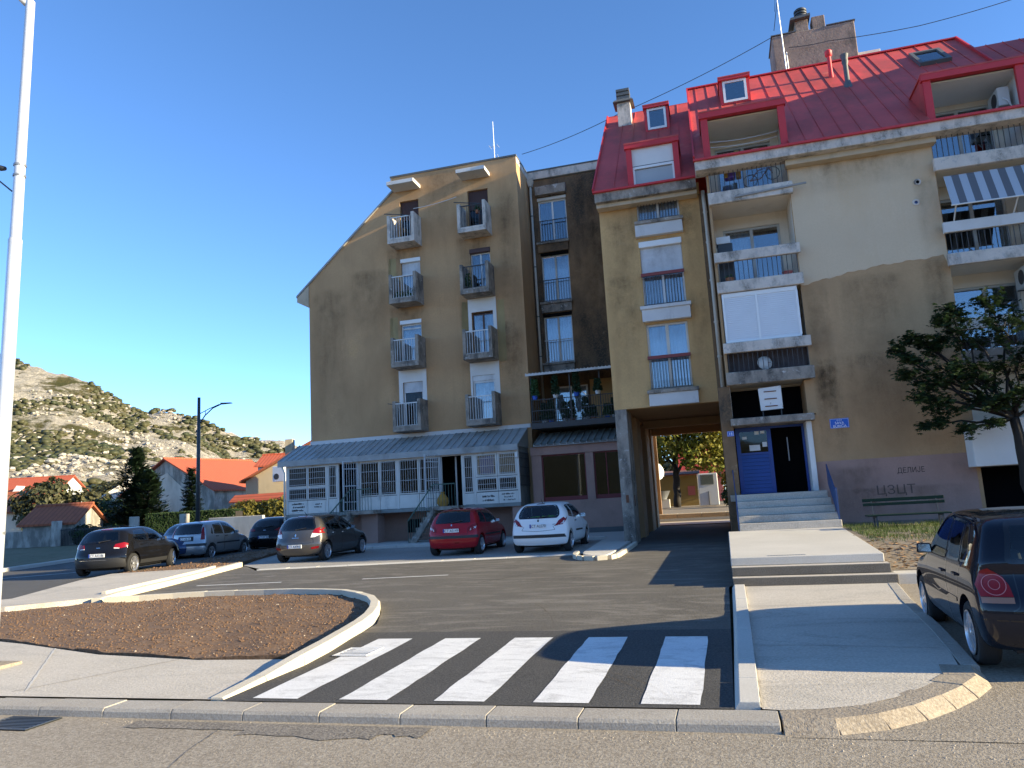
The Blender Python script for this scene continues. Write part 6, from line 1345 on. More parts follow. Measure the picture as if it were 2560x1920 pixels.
# --- red hatchback
W = .826
P6 = dict(w=W, H=1.43, belt=.92, wb=2.44, wr=.295, rr=.20, rim=(7,.04,.20,1), cr=.2, k=.08, top=.69,
  prof=hatch(.60,.80,2.44,1.43,.92,(.95,.44,.08),.62,.95),
  rw=[(-.58,.97),(.58,.97),(.48,1.34),(-.48,1.34)], ws=[(-.58,.98),(.58,.98),(.46,1.34),(-.46,1.34)],
  sw=[[(-.02,.98),(.55,.95),(.55,1.335),(.18,1.30)],[(.62,.945),(1.92,.92),(1.42,1.27),(1.2,1.335),(.62,1.34)]],
  tail=[([(.50,.74),(.60,.72),(.74,.80),(.79,.90),(.77,.95),(.62,.91),(.52,.83)], 'lens_red', 'tail_light'), ([(.57,.735),(.73,.80),(.74,.865),(.60,.82)], 'lens_clear', 'reversing_light')],
  one=[([(-.80,.52),(.80,.52),(.80,.605),(-.80,.605)], 'plastic', 'bumper_strip'), ([(.12,.37),(.26,.37),(.26,.41),(.12,.41)], 'lens_red', 'fog_light'), ([(-.02,.89),(.02,.89),(.02,.94),(-.02,.94)], 'chrome', 'badge'), ([(-.13,1.365),(.13,1.365),(.13,1.385),(-.13,1.385)], 'lens_dark', 'brake_light')],
  seams=[[(.58,.94),(.56,.6),(.62,.3),(1.8,.3),(1.9,.6),(1.85,.91)]], rseams=[[(-.52,.66),(-.5,.8)],[(.52,.66),(.5,.8)],[(-.54,.64),(0,.63),(.54,.64)]], side=[([(.34,.56),(2.05,.55),(2.05,.60),(.34,.61)], 'plastic', 'rub_strip')],
  handles=[(.76,.84)], mir=(1.74,.97), plate=('CT AS149',.0,.755), head=[(.40,.56),(.78,.58),(.70,.78),(.48,.72)], wiper=.98)
P6['glass'] = 'car_glass_dark'
loc = place((-7.43,22.57), -.8, W, .012); make_car('red three-door hatchback between the grey and white cars', 'paint_red', P6, loc[0], loc[1])
# --- white hatchback
W = .874
P7 = dict(w=W, H=1.47, belt=.95, wb=2.54, wr=.305, rr=.21, rim=(8,.035,.21,1), cr=.2, k=.08, top=.68,
  prof=hatch(.64,.85,2.54,1.47,.95,(.98,.42,.08),.64,.98),
  rw=[(-.60,.99),(.56,.99),(.62,1.08),(.60,1.22),(.50,1.37),(-.50,1.37),(-.60,1.22),(-.64,1.06)], ws=[(-.60,1.0),(.60,1.0),(.48,1.37),(-.48,1.37)],
  sw=[[(.02,1.03),(.58,.98),(.58,1.37),(.22,1.345)],[(.66,.975),(2.02,.945),(1.5,1.30),(1.28,1.37),(.66,1.38)]],
  tail=[([(.46,.76),(.52,.80),(.60,.92),(.72,1.0),(.80,1.0),(.80,.92),(.72,.80)], 'lens_red', 'tail_light'), ([(.56,.77),(.72,.80),(.78,.90),(.74,.91),(.66,.82)], 'lens_clear', 'reversing_light')],
  one=[([(-.80,.44),(.80,.44),(.76,.53),(-.80,.53)], 'plastic', 'bumper_strip'), ([(-.025,.90),(.025,.90),(.025,.955),(-.025,.955)], 'plastic', 'badge'), ([(-.13,1.40),(.13,1.40),(.13,1.42),(-.13,1.42)], 'lens_dark', 'brake_light'), ([(.42,.805),(.52,.81),(.52,.82),(.42,.815)], 'plastic', 'badge')],
  seams=[[(.62,.97),(.60,.6),(.66,.3),(1.9,.3),(2.0,.6),(1.95,.94)]], rseams=[[(-.50,.66),(-.44,.76)],[(.50,.66),(.44,.76)],[(-.50,.66),(0,.63),(.50,.66)]], side=[([(.75,.56),(1.75,.55),(1.75,.60),(.75,.61)], 'plastic', 'rub_strip')],
  handles=[(.80,.87)], hmat='plastic', mir=(1.84,1.0), plate=('CT AL070',.0,.78), head=[(.40,.58),(.82,.62),(.70,.86),(.5,.78)], wiper=1.0, ant=.15)
loc = place((-4.60,22.44), .5, W, .012); wc = make_car('white three-door hatchback with a bright green vest in its rear window', 'paint_white', P7, loc[0], loc[1])
t = thing('safety_vest', 'bright green safety vest lying behind the rear window of the white car', 'vest', loc[0], loc[1]); rr = random.Random(3); m = MB()
for i in range(14): x = -.36+.055*i; h = .04+.05*rr.random(); m.hexa([(x,-.16,.98),(x+.07,-.16,.98),(x+.07,.02,.98),(x,.02,.98)], [(x,-.10,.98+h),(x+.06,-.12,.98+h*.8),(x+.06,.0,.99+h),(x,.0,.98+h*.6)])
m.build('cloth', 'hivis', t, True, local=True); MB().box(-.6,.6,-.2,.2,.94,.975).build('parcel_shelf', 'cabin', wc.root, local=True)
# --- black crossover-like hatchback
W = .875
C3 = dict(w=W, H=1.48, belt=1.0, wb=2.54, wr=.325, rr=.225, rim=(5,.06,.225,1), cr=.22, k=.10, top=.68, glass='car_glass_dark',
  prof=hatch(.62,.84,2.54,1.48,1.0,(1.0,.40,.06),.72,.95),
  rw=[(-.56,1.02),(.56,1.02),(.58,1.10),(.46,1.38),(-.46,1.38),(-.58,1.10)], ws=[(-.6,1.04),(.6,1.04),(.48,1.39),(-.48,1.39)],
  sw=[[(.0,1.13),(.14,1.03),(.84,1.0),(.84,1.38),(.24,1.35)],[(.93,1.0),(1.98,.99),(1.5,1.32),(1.3,1.375),(.93,1.385)]],
  tail=[([(.46,.86),(.50,.96),(.72,1.0),(.80,.96),(.80,.86),(.66,.83)], 'lens_red', 'tail_light'), ([(.47,.83),(.62,.82),(.62,.85),(.47,.86)], 'lens_clear', 'reversing_light')],
  one=[([(-.80,.26),(.80,.26),(.80,.50),(.62,.55),(-.62,.55),(-.80,.50)], 'plastic', 'bumper_guard'), ([(-.56,.49),(.3,.49),(.3,.505),(-.56,.505)], 'chrome', 'bumper_trim'), ([(-.18,1.405),(.18,1.405),(.18,1.43),(-.18,1.43)], 'lens_red', 'brake_light'), ([(-.06,.86),(.06,.86),(.06,.875),(-.06,.875)], 'chrome', 'badge')],
  seams=[[(.88,1.0),(.88,.5),(.85,.32),(.6,.32)],[(.88,.99),(.9,.4),(.95,.3),(1.9,.3),(2.0,.6),(1.95,.98)]], side=[([(.40,.30),(2.1,.30),(2.1,.42),(.40,.42)], 'plastic', 'sill_guard')],
  handles=[(.46,.90),(1.08,.89)], mir=(1.8,1.03), mmat='plastic', plate=('CT AX186',.0,.64), head=[(.42,.64),(.80,.66),(.72,.84),(.5,.80)], wiper=1.03)
loc = place((-18.2,20.19), -13, W, .0); make_car('black hatchback with plastic wheel arches nearest on the side road', 'paint_black', C3, loc[0], loc[1], steer=R(14))
# --- silver rounded hatchback
W = .835
S3 = dict(w=W, H=1.53, belt=.97, wb=2.46, wr=.30, rr=.205, rim=(7,.04,.205,1), cr=.2, k=.09, top=.68, glass='car_glass_dark',
  prof=hatch(.62,.77,2.46,1.53,.97,(.98,.36,.08),.66,.92),
  rw=[(-.60,1.02),(.60,1.02),(.52,1.42),(-.52,1.42)], ws=[(-.6,1.0),(.6,1.0),(.46,1.43),(-.46,1.43)],
  sw=[[(.0,1.02),(.14,1.0),(.16,1.30)],[(.22,1.0),(.86,.98),(.86,1.42),(.30,1.38)],[(.94,.98),(1.95,.97),(1.45,1.33),(1.25,1.41),(.94,1.425)]],
  tail=[([(.60,.80),(.74,.80),(.72,.98),(.62,1.28),(.57,1.28),(.60,1.0)], 'lens_red', 'tail_light')],
  one=[([(-.80,.56),(.80,.56),(.80,.66),(-.80,.66)], 'plastic', 'bumper_strip'), ([(-.34,.76),(.34,.76),(.32,.94),(-.32,.94)], 'plastic', 'plate_recess'), ([(-.05,.975),(.05,.975),(.05,.995),(-.05,.995)], 'chrome', 'badge')],
  seams=[[(.90,.98),(.90,.5),(.88,.32),(.6,.3)],[(.90,.97),(.92,.4),(.95,.3),(1.9,.3),(1.98,.6),(1.93,.96)]], side=[([(.36,.60),(2.05,.60),(2.05,.66),(.36,.66)], 'plastic', 'rub_strip')],
  handles=[(.40,.90),(1.06,.89)], hmat='plastic', mir=(1.78,1.02), plate=('CT GB 55',.0,.85), head=[(.42,.58),(.76,.62),(.68,.86),(.5,.78)], exh=.38)
k_s = 1.08; loc = place((-18.53*k_s,24.41*k_s), -5, W, 0); loc = ((loc[0][0],loc[0][1],gz(26)-.11),loc[1]); make_car('silver rounded hatchback parked behind the black one', 'paint_silver', S3, loc[0], loc[1])
# --- black estate-like hatchback farther back
W = .895
C4 = dict(C3); C4.update(w=W, H=1.49, wb=2.61, rim=(8,.035,.21,1), wr=.32, rr=.21, plate=('CT KP 90',.0,.62), prof=hatch(.72,.95,2.61,1.49,.98,(.98,.55,.08),.70,1.0), belt=.98,
  rw=[(-.58,1.05),(.58,1.05),(.48,1.38),(-.48,1.38)], tail=[([(.44,.90),(.62,.86),(.82,.92),(.80,1.0),(.60,.99)], 'lens_red', 'tail_light')], one=[([(-.06,.90),(.06,.90),(.06,.92),(-.06,.92)], 'chrome', 'badge')], side=[])
make_car('black hatchback standing behind the grey one by the hedge', 'paint_black', C4, (-19.75,30.2,gz(30)-.12), R(6))
# --- dark blue saloon, mostly hidden
W = .87
SD_ = dict(C4); SD_.update(w=W, H=1.44, plate=None, prof=[(-.9,.24),(-.98,.45),(-1.0,.62),(-.96,.86),(-.80,.95),(-.5,.985),(-.28,1.02),(.05,1.22),(.30,1.36),(.6,1.42),(1.0,1.44),(1.4,1.41),(1.75,1.30),(2.15,1.08),(2.45,.96),(2.9,.88),(3.25,.76),(3.45,.62),(3.5,.42),(3.42,.24)],
  rw=[(-.54,1.06),(.54,1.06),(.46,1.34),(-.46,1.34)], ws=[(-.62,1.0),(.62,1.0),(.5,1.36),(-.5,1.36)], sw=[[(.22,1.02),(.84,.99),(.84,1.36),(.45,1.30)],[(.93,.99),(1.98,.97),(1.55,1.26),(1.3,1.34),(.93,1.36)]], tail=[([(.5,.70),(.78,.72),(.76,.86),(.5,.84)], 'lens_red', 'tail_light')], one=[], head=[(.44,.60),(.80,.62),(.74,.78),(.5,.75)], wiper=None)
make_car('dark blue saloon half hidden between the black and silver cars', 'paint_blue', SD_, (-22.4,28.6,gz(28)-.1), R(-158))
# ================================================================ vegetation and background
def leafmat(name, a, b, tr=.35, sc=.9):
    m, N, L, P = newmat(name); out = N['Material Output']; vec = N.new('ShaderNodeNewGeometry').outputs['Position']
    col = mix(N, L, ramp(N, L, noise(N, L, vec, sc, 3, .6), .35, .68), a, b)
    L.new(col, P.inputs['Base Color']); P.inputs['Roughness'].default_value = .55; P.inputs['Specular IOR Level'].default_value = .3
    t = N.new('ShaderNodeBsdfTranslucent'); L.new(col, t.inputs[0]); x = N.new('ShaderNodeMixShader'); x.inputs[0].default_value = tr
    L.new(P.outputs[0], x.inputs[1]); L.new(t.outputs[0], x.inputs[2]); L.new(x.outputs[0], out.inputs[0]); return m
leafmat('leaf_maple', (.014,.034,.014), (.042,.070,.022), .3, 2.2); leafmat('leaf_autumn', (.15,.18,.026), (.30,.26,.045), .4, .8); leafmat('leaf_conifer', (.012,.028,.014), (.022,.042,.018), .1, 1)
leafmat('leaf_hedge', (.018,.040,.014), (.035,.062,.018), .2, 1); leafmat('leaf_bush', (.12,.115,.02), (.20,.16,.03), .35, .6); leafmat('leaf_shrub', (.045,.055,.024), (.095,.085,.035), .2, .08); leafmat('grass', (.045,.085,.016), (.09,.12,.025), .3, 2)
wm('bark', (.075,.055,.04), .3, 6, dirt=(.03,.024,.018), d0=.45, d1=.65, dscale=5, bump=.6, bscale=20); wm('bark_dark', (.02,.016,.013), .3, 6, bump=.5, bscale=20)
def blob_leaves(mb, lobes, n, size, seed, shape='quad', shell=.55, droop=.3):
    """small leaves through the lobes (cx,cy,cz,rx,ry,rz); density grows towards each lobe's surface"""
    rr = random.Random(seed); tot = [l[3]*l[4]*l[5] for l in lobes]; s_ = sum(t**.75 for t in tot)
    for l, t in zip(lobes, tot):
        for _ in range(int(n*t**.75/s_)):
            d = Vector((rr.gauss(0,1),rr.gauss(0,1),rr.gauss(0,1))).normalized(); r = (shell+(1-shell)*rr.random()) if rr.random() < .75 else rr.random()
            r *= 1+.22*mnoise.noise(Vector((d.x*2+l[0], d.y*2+l[1], d.z*2+l[2]))*1.0)
            c = Vector((l[0]+d.x*r*l[3], l[1]+d.y*r*l[4], l[2]+d.z*r*l[5])); nn = (d+Vector((rr.uniform(-.8,.8),rr.uniform(-.8,.8),rr.uniform(-.3,1)))).normalized()
            u = nn.orthogonal().normalized(); a = rr.random()*6.28; u = u*math.cos(a)+nn.cross(u)*math.sin(a); v = nn.cross(u); s = size*rr.uniform(.6,1.3)
            if shape == 'quad': mb.add([c-u*s, c+v*s*.55, c+u*s-nn*s*droop, c-v*s*.55], [(0,1,2,3)])
            else:
                for k in range(5):
                    an = (k-2)*.62; e = u*math.cos(an)+v*math.sin(an); f = nn.cross(e); ln = s*(1-.16*abs(k-2)); mb.add([c, c+e*ln*.5+f*ln*.16-nn*ln*.04, c+e*ln-nn*ln*droop*.5, c+e*ln*.5-f*ln*.16-nn*ln*.04], [(0,1,2,3)])
def limb(mb, a, b, r0, r1, n=5, wob=.06, seed=0):
    rr = random.Random(seed); a = Vector(a); b = Vector(b); L_ = (b-a).length; P = []
    for i in range(n+1): t = i/n; q = a.lerp(b, t); q += Vector((rr.uniform(-1,1),rr.uniform(-1,1),rr.uniform(-.5,.5)))*wob*L_*(0 if i in (0,n) else 1); P.append(q)
    mb.tube(P, [r0+(r1-r0)*i/n for i in range(n+1)], 6); return P
def tree(name, label, base, lobes, trunk, limbs, n, size, leaf, bark, seed, shape='quad', cat='tree', shell=.55):
    t = thing(name, label, cat, base); m = MB(); limb(m, base, trunk[0], trunk[1], trunk[2], 6, .025, seed)
    m.build('trunk', bark, t, True); m = MB()
    for i, (a, b, r0) in enumerate(limbs): limb(m, a, b, r0, r0*.3, 5, .08, seed+i)
    if limbs: m.build('branches', bark, t, True)
    m = MB(); blob_leaves(m, lobes, n, size, seed, shape, shell); m.build('crown', leaf, t); return t
# right-hand maple in the shade of the neighbouring block
T0 = Vector((7.2,21.35,.75)); TT = Vector((7.05,21.3,3.2))
lob = [(4.62,21.0,4.55,.28,.3,.2),(4.9,20.9,3.9,.25,.3,.16),(5.7,21.1,5.9,.3,.3,.22),(4.55,21.1,5.25,.22,.25,.14),(5.9,20.9,3.0,.3,.3,.2),(6.1,21.2,5.45,.95,.75,.6),(5.35,21.2,5.25,.55,.5,.35),(4.95,21.1,5.45,.35,.35,.22),(5.6,21.0,4.55,.75,.6,.45),(5.15,21.0,4.2,.5,.5,.32),(5.35,21.0,3.65,.55,.5,.35),(5.1,21.1,3.2,.38,.4,.22),(6.2,21.0,4.3,.8,.7,.5),(6.3,20.9,3.65,.6,.6,.4),(7.1,21.0,5.6,1.0,.8,.6),(7.2,21.0,4.6,1.1,.9,.7),(7.2,20.9,3.75,.8,.8,.4),(8.1,21.0,5.2,1.0,.8,.8),(8.1,21.0,4.2,.9,.8,.6),(6.9,21.2,6.25,.6,.5,.35),(5.95,21.1,6.05,.35,.35,.3),(4.75,21.1,5.0,.3,.3,.16),(6.55,21.1,3.15,.28,.3,.16)]
def maple(label, base, trunk, lobes, seed):
    rr = random.Random(seed); t = thing('maple_tree', label, 'tree', base); m = MB(); limb(m, base, trunk, .15, .11, 6, .02, seed); m.build('trunk', 'bark_dark', t, True)
    br = MB(); lv = MB()
    for l in lobes:
        c = Vector(l[:3]); vol = (l[3]*l[4]*l[5])**(1/3); P = limb(br, trunk, c, .045, .014, 5, .07, rr.randrange(999)); src = P[3]
        for k in range(int(7+26*vol)):
            d = Vector((rr.gauss(0,1),rr.gauss(0,1),rr.gauss(.1,.8))).normalized(); r = rr.uniform(.55,1.12); tip = c+Vector((d.x*l[3],d.y*l[4],d.z*l[5]))*r; st = src.lerp(c, rr.uniform(.3,1.1)); tip.z -= .06*rr.random()
            mid = st.lerp(tip, .5)+Vector((0,0,.05)); br.tube([st, mid, tip], [.009,.006,.003], 3)
            for q in range(rr.randrange(14,24)):
                f = rr.uniform(.35,1.05); p = st.lerp(mid, f*2) if f < .5 else mid.lerp(tip, f*2-1); p = p+Vector((rr.gauss(0,.05),rr.gauss(0,.05),rr.gauss(-.03,.04)))
                nn = Vector((rr.uniform(-.7,.7),rr.uniform(-.7,.7),1)).normalized(); u = nn.orthogonal().normalized(); a = rr.random()*6.28; u = u*math.cos(a)+nn.cross(u)*math.sin(a); v = nn.cross(u); s_ = rr.uniform(.06,.14)
                for j in range(5):
                    an = (j-2)*.62; e = u*math.cos(an)+v*math.sin(an); g = nn.cross(e); ln = s_*(1-.16*abs(j-2)); lv.add([p, p+e*ln*.5+g*ln*.2-nn*ln*.04, p+e*ln-nn*ln*.25, p+e*ln*.5-g*ln*.2-nn*ln*.04], [(0,1,2,3)])
    br.build('branches', 'bark_dark', t, True); lv.build('crown', 'leaf_maple', t)
maple('dark leafy maple standing at the right edge before the loggias', T0, TT, lob, 5)
# grass and fallen leaves beside the platform
rr = random.Random(8); m = MB()
for i in range(15000):
    x, y = rr.uniform(2.82,8.5), rr.uniform(17.2,21.6)
    if rr.random() > min(1, (y-17.0)/1.2+.12*nz(x,y,2)) or (nz(x,y,1.2,7) < -.32): continue
    z = lawnz(x,y); h = rr.uniform(.04,.12); a = rr.random()*6.28; w_ = .006; lx, ly = rr.uniform(-.05,.05), rr.uniform(-.05,.05)
    m.add([(x-w_*math.cos(a),y-w_*math.sin(a),z-.01),(x+w_*math.cos(a),y+w_*math.sin(a),z-.01),(x+lx,y+ly,z+h)], [(0,1,2)])
tag(m.build('grass', 'grass'), 'short green grass between the bench and the platform', 'grass', kind='stuff')
pm('dry_leaf', (.30,.17,.08), .9); m = MB()
for i in range(1500):
    x, y = rr.uniform(2.6,8.0), rr.uniform(14.8,18.6)
    if y > 17.4 and rr.random() < .6: continue
    z = lawnz(x,y)+.012; a = rr.random()*6.28; s = rr.uniform(.03,.07); u = Vector((math.cos(a),math.sin(a),rr.uniform(-.3,.3)))*s; v = Vector((-math.sin(a),math.cos(a),rr.uniform(-.3,.3)))*s*.5; c = Vector((x,y,z))
    m.add([c-u,c+v,c+u,c-v+Vector((0,0,s*.2))], [(0,1,2),(0,2,3)])
tag(m.build('fallen_leaves', 'dry_leaf'), 'dry brown leaves strewn over the earth by the platform', 'leaves', kind='stuff')
# lamp posts
def steel_pole(x, y):
    z0 = gz(y); t = thing('lamp_post', 'tall white steel lamp post at the left edge', 'lamp post', (x,y,z0))
    m = MB(); m.tube([(x-.055,y,z0),(x+.03,y,5.85)], [.095,.088], 14); m.tube([(x+.03,y,5.85),(x+.09,y,9.6)], [.076,.062], 14); m.build('shaft', 'galv', t, True, 40)
    MB().lathe([(.089,0),(.089,.05),(.078,.07)], (x+.03,y,5.82), n=14).build('sleeve', 'galv', t, True, 40)
    for z in (1.75,6.82,6.98): MB().lathe([(.078,0),(.084,.0),(.084,.03),(.078,.03)] if z > 5 else [(.094,0),(.1,0),(.1,.04),(.094,.04)], (x-.055+.0146*z,y,z), n=14).build('band', 'metal_grey', t, True, 40)
    MB().box(x-.24,x+.24,y-.24,y+.24,z0-.02,z0+.05).build('base_block', 'kerb_old', t, bevel=.015)
    MB().tube([(x,y,9.6),(x-.3,y,9.9),(x-1.4,y,10.1)], [.05,.04,.035], 8).build('arm', 'galv', t, True)
steel_pole(-9.41, 8.04)
fx_ = thing('cable_clamp', 'dark cable clamp hanging in the air left of the white post', 'clamp', (-9.55,7.95,7.0)); d = Vector((-9.41,8.04,6.9))
m = MB(); m.tube([d+Vector((-2.2,-.2,.30)), d+Vector((-.9,-.1,.16)), d+Vector((-.30,-.03,.12))], .012, 5); m.tube([d+Vector((-2.2,-.2,.05)), d+Vector((-.50,-.05,.10)), d+Vector((-.34,-.03,-.05)), d+Vector((-.07,0,-.28))], .012, 5); m.build('cable', 'metal_dark', fx_)
m = MB(); m.lathe([(0,-.11),(.03,-.08),(.042,0),(.03,.08),(0,.11)], d+Vector((-.27,-.03,.10)), (1,0,-.25), 10); m.lathe([(0,-.06),(.03,-.03),(.03,.03),(0,.06)], d+Vector((-.55,-.05,.07)), (1,0,.4), 8); m.build('insulator', 'metal_dark', fx_, True)
t = thing('street_lamp', 'slim dark street lamp with curved arm behind the parked cars', 'street lamp', (-29.4,37.6,gz(37)))
MB().tube([(-29.4,37.6,.5),(-29.4,37.6,5),(-29.4,37.6,9.0)], [.13,.11,.085], 10).build('shaft', 'metal_dark', t, True)
P0 = Vector((-29.4,37.6,7.9)); m = MB(); dv = Vector((.95,.30,0)); m.tube([P0+Vector((0,0,-.55)), P0+dv*.35+Vector((0,0,.0)), P0+dv*.8+Vector((0,0,.42)), P0+dv*1.35+Vector((0,0,.66))], .035, 6); m.tube([P0+Vector((0,0,.1)), P0+dv*.6+Vector((0,0,.4)), P0+dv*1.2+Vector((0,0,.64))], .025, 6); m.tube([P0+dv*.38, P0+dv*.38+Vector((0,0,.27))], .02, 5); m.build('arm', 'metal_dark', t, True)
a = P0+dv*1.3+Vector((0,0,.66)); m = MB(); m.hexa([a+Vector((0,-.12,-.04)),a+dv*.62+Vector((0,-.12,.0)),a+dv*.62+Vector((0,.12,.0)),a+Vector((0,.12,-.04))], [a+Vector((0,-.1,.06)),a+dv*.6+Vector((0,-.1,.05)),a+dv*.6+Vector((0,.1,.05)),a+Vector((0,.1,.06))]); m.build('lamp_head', 'metal_dark', t, bevel=.02)

# houses
def tilemat(name, col, dark, sc=(1,1,1)):
    m, N, L, P = newmat(name); vec = N.new('ShaderNodeTexCoord').outputs['Object']
    w_ = N.new('ShaderNodeTexWave'); w_.wave_type = 'BANDS'; w_.bands_direction = 'Y'; w_.inputs['Scale'].default_value = 1.0; w_.inputs['Distortion'].default_value = .6; w_.inputs['Detail'].default_value = 2; L.new(vec, w_.inputs['Vector'])
    col_ = mix(N, L, ramp(N, L, noise(N, L, vec, 2.5, 5, .7), .3, .75), col, dark); L.new(mix(N, L, ramp(N, L, w_.outputs['Fac'], .0, .35, (1,1,1,1), (0,0,0,1)), col_, tuple(c*.55 for c in col)), P.inputs['Base Color']); P.inputs['Roughness'].default_value = .85
    b = N.new('ShaderNodeBump'); b.inputs['Strength'].default_value = .6; L.new(w_.outputs['Fac'], b.inputs['Height']); L.new(b.outputs[0], P.inputs['Normal']); return m
tilemat('tile_bright', (.50,.105,.045), (.40,.085,.04)); tilemat('tile_old', (.42,.12,.05), (.24,.07,.04)); tilemat('tile_red', (.38,.03,.025), (.3,.025,.02))
wm('house_plaster', (.60,.54,.45), .12, .4, dirt=(.30,.26,.20), d0=.5, d1=.75, dscale=.4, bump=.1); wm('house_block', (.42,.39,.34), .2, 1.2, dirt=(.2,.185,.16), d0=.45, d1=.6, dscale=1.5, bump=.3, bscale=8); wm('house_tan', (.46,.38,.25), .08, .4, dirt=(.33,.27,.18), d0=.5, d1=.7, bump=.1); wm('house_white', (.72,.70,.66), .05, .5, bump=.05)
def house(label, c, ang, hw, ln, z0, ze, zr_, wall, roof, over=.35, wins=(), gwins=(), chim=None, cat='house'):
    """gable front at local y=0 facing -y, ridge along +y; ang turns it about z"""
    t = thing('house', label, cat, (*c, z0), ang); t['local'] = 1; h = ze-z0; r = zr_-z0
    m = MB(); m.prism([(-hw,0,-1),(hw,0,-1),(hw,0,h),(0,0,r),(-hw,0,h)], (0,ln,0)); m.build('wall', wall, t, local=True)
    sl = math.hypot(hw, r-h); k = (r-h)/hw
    for sg in (-1,1):
        m = MB(); e = hw+over; ez = h-over*k
        m.hexa([(0,-over,r+.04),(sg*e,-over,ez+.04),(sg*e,ln+over,ez+.04),(0,ln+over,r+.04)], [(0,-over,r+.18),(sg*e,-over,ez+.18),(sg*e,ln+over,ez+.18),(0,ln+over,r+.18)]); o = m.build('roof', roof, t, local=True)
    m = MB(); m.tube([(0,-over,r+.18),(0,ln+over,r+.18)], .12, 6); m.build('ridge_tiles', roof, t, local=True)
    for sg, y, z, ww, hh in wins:
        x = sg*(hw+.03); f = MB().box(min(x,x-sg*.1),max(x,x-sg*.1),y-ww/2,y+ww/2,z-z0,z-z0+hh).build('window', 'pvc_white', t, local=True); MB().box(min(x,x+sg*.01),max(x,x+sg*.01),y-ww/2+.08,y+ww/2-.08,z-z0+.08,z-z0+hh-.08).build('pane', 'pane_dark', f, local=True)
    for x, z, ww, hh in gwins:
        f = MB().box(x-ww/2,x+ww/2,-.04,.06,z-z0,z-z0+hh).build('window', 'pvc_white', t, local=True); MB().box(x-ww/2+.08,x+ww/2-.08,-.05,-.04,z-z0+.08,z-z0+hh-.08).build('pane', 'pane_dark', f, local=True)
    if chim: x, y, z1 = chim; MB().box(x-.3,x+.3,y-.3,y+.3,h,z1-z0).build('chimney', wall, t, local=True)
    return t
ha = house('bright orange-roofed house with bare block gable behind the hedge', (-54.3,64.6), R(-14), 7.2, 10.5, 1.2, 4.7, 8.1, 'house_block', 'tile_bright', .4, wins=[(1,3,2.2,1.2,1.2),(1,7,2.2,1.2,1.2)])
MB().prism([(-5.8,-.03,-.2),(3.4,-.03,-.2),(3.4,-.03,3.4),(.2,-.03,5.6),(-3,-.03,4.6),(-5.8,-.03,3.2)], (0,-.02,0)).build('plaster', 'house_plaster', ha, local=True)
for k, (y, z) in enumerate(((4.2,3.6),(4.0,2.6))):
    dp = Matrix.Translation((*ha.location,)) @ Matrix.Rotation(R(-14),4,'Z') @ Vector((7.75,y,z-1.2)); t = thing('satellite_dish', ['upper','lower'][k]+' pale satellite dish on the wall of the orange-roofed house', 'dish', dp); MB().lathe([(0,.12),(.25,.09),(.45,.0)], dp, (.7,-.6,.4), 14).build('dish', 'ac_white', t, True); MB().tube([dp, dp+Vector((-.4,.1,-.3))], .03, 5).build('arm', 'metal_grey', t)
hb = house('tan-plastered house with white wall unit seen beside the shop annex', (-27.6,54.6), R(11), 9.4, 9, 1.2, 4.75, 9.4, 'house_tan', 'tile_old', .4, chim=(-6.2,1.2,8.0))
t = thing('air_conditioner', 'white outdoor air conditioner on the tan house wall', 'air conditioner', (-33.5,52.5,4.6)); MB().box(-34.0,-33.0,52.2,52.85,4.5,5.7).build('case', 'pvc_white', t, bevel=.03); MB().lathe([(0,.01),(.22,.01),(.24,0)], (-33.65,52.19,4.9), (0,-1,0), 14).build('fan', 'ac_dark', t)
hb2 = house('low house with orange tile roof behind the tan house', (-37.5,64.5), R(105), 2.2, 4.6, 1.2, 6.5, 7.5, 'house_white', 'tile_bright', .3)
MB().box(-36.0,-29.0,50.4,50.7,1.0,3.2).build('garden_wall', 'house_tan'); gw = bpy.data.objects['garden_wall']; tag(gw, 'low tan wall under an orange tile coping beside the annex', 'wall')
m = MB(); prism_x(m, [(49.8,3.0),(51.1,3.0),(51.1,3.1),(50.55,3.6),(49.8,3.1)], -36.2, -28.9); tag(m.build('tile_coping', 'tile_bright'), 'orange tiled lean-to roof on the low tan wall', 'roof')
hc = house('large orange-roofed house with twin dormers below the rocky hill', (-110.5,108.0), R(105), 6.0, 22, 1.0, 7.3, 10.8, 'house_white', 'tile_bright', .5, wins=[(-1,3,4.9,1.2,1.6),(-1,6,4.9,1.2,1.6),(-1,9,4.9,1.2,1.6),(-1,12,4.9,1.2,1.6),(-1,15,4.9,1.2,1.6)])
for y in (6.5,10): m = MB(); m.prism([(-5.0,y-1.2,6.6),(-5.0,y+1.2,6.6),(-5.0,y,8.4)], (3.5,0,0)); m.build('dormer', 'house_white', hc, local=True)
hd_ = house('low house with weathered tile roof at the far left', (-63.5,60.5), R(105), 4.0, 14, 1.0, 3.6, 5.4, 'house_plaster', 'tile_old', .4)
he = house('small shed with weathered tile roof behind the black car', (-41.4,42.0), R(105), 1.7, 3.4, .7, 2.15, 3.2, 'house_block', 'tile_old', .25)
hw_ = house('white house half hidden behind the conifers', (-62,70), R(40), 4, 9, 1.2, 4.8, 7.4, 'house_white', 'house_white', .3)
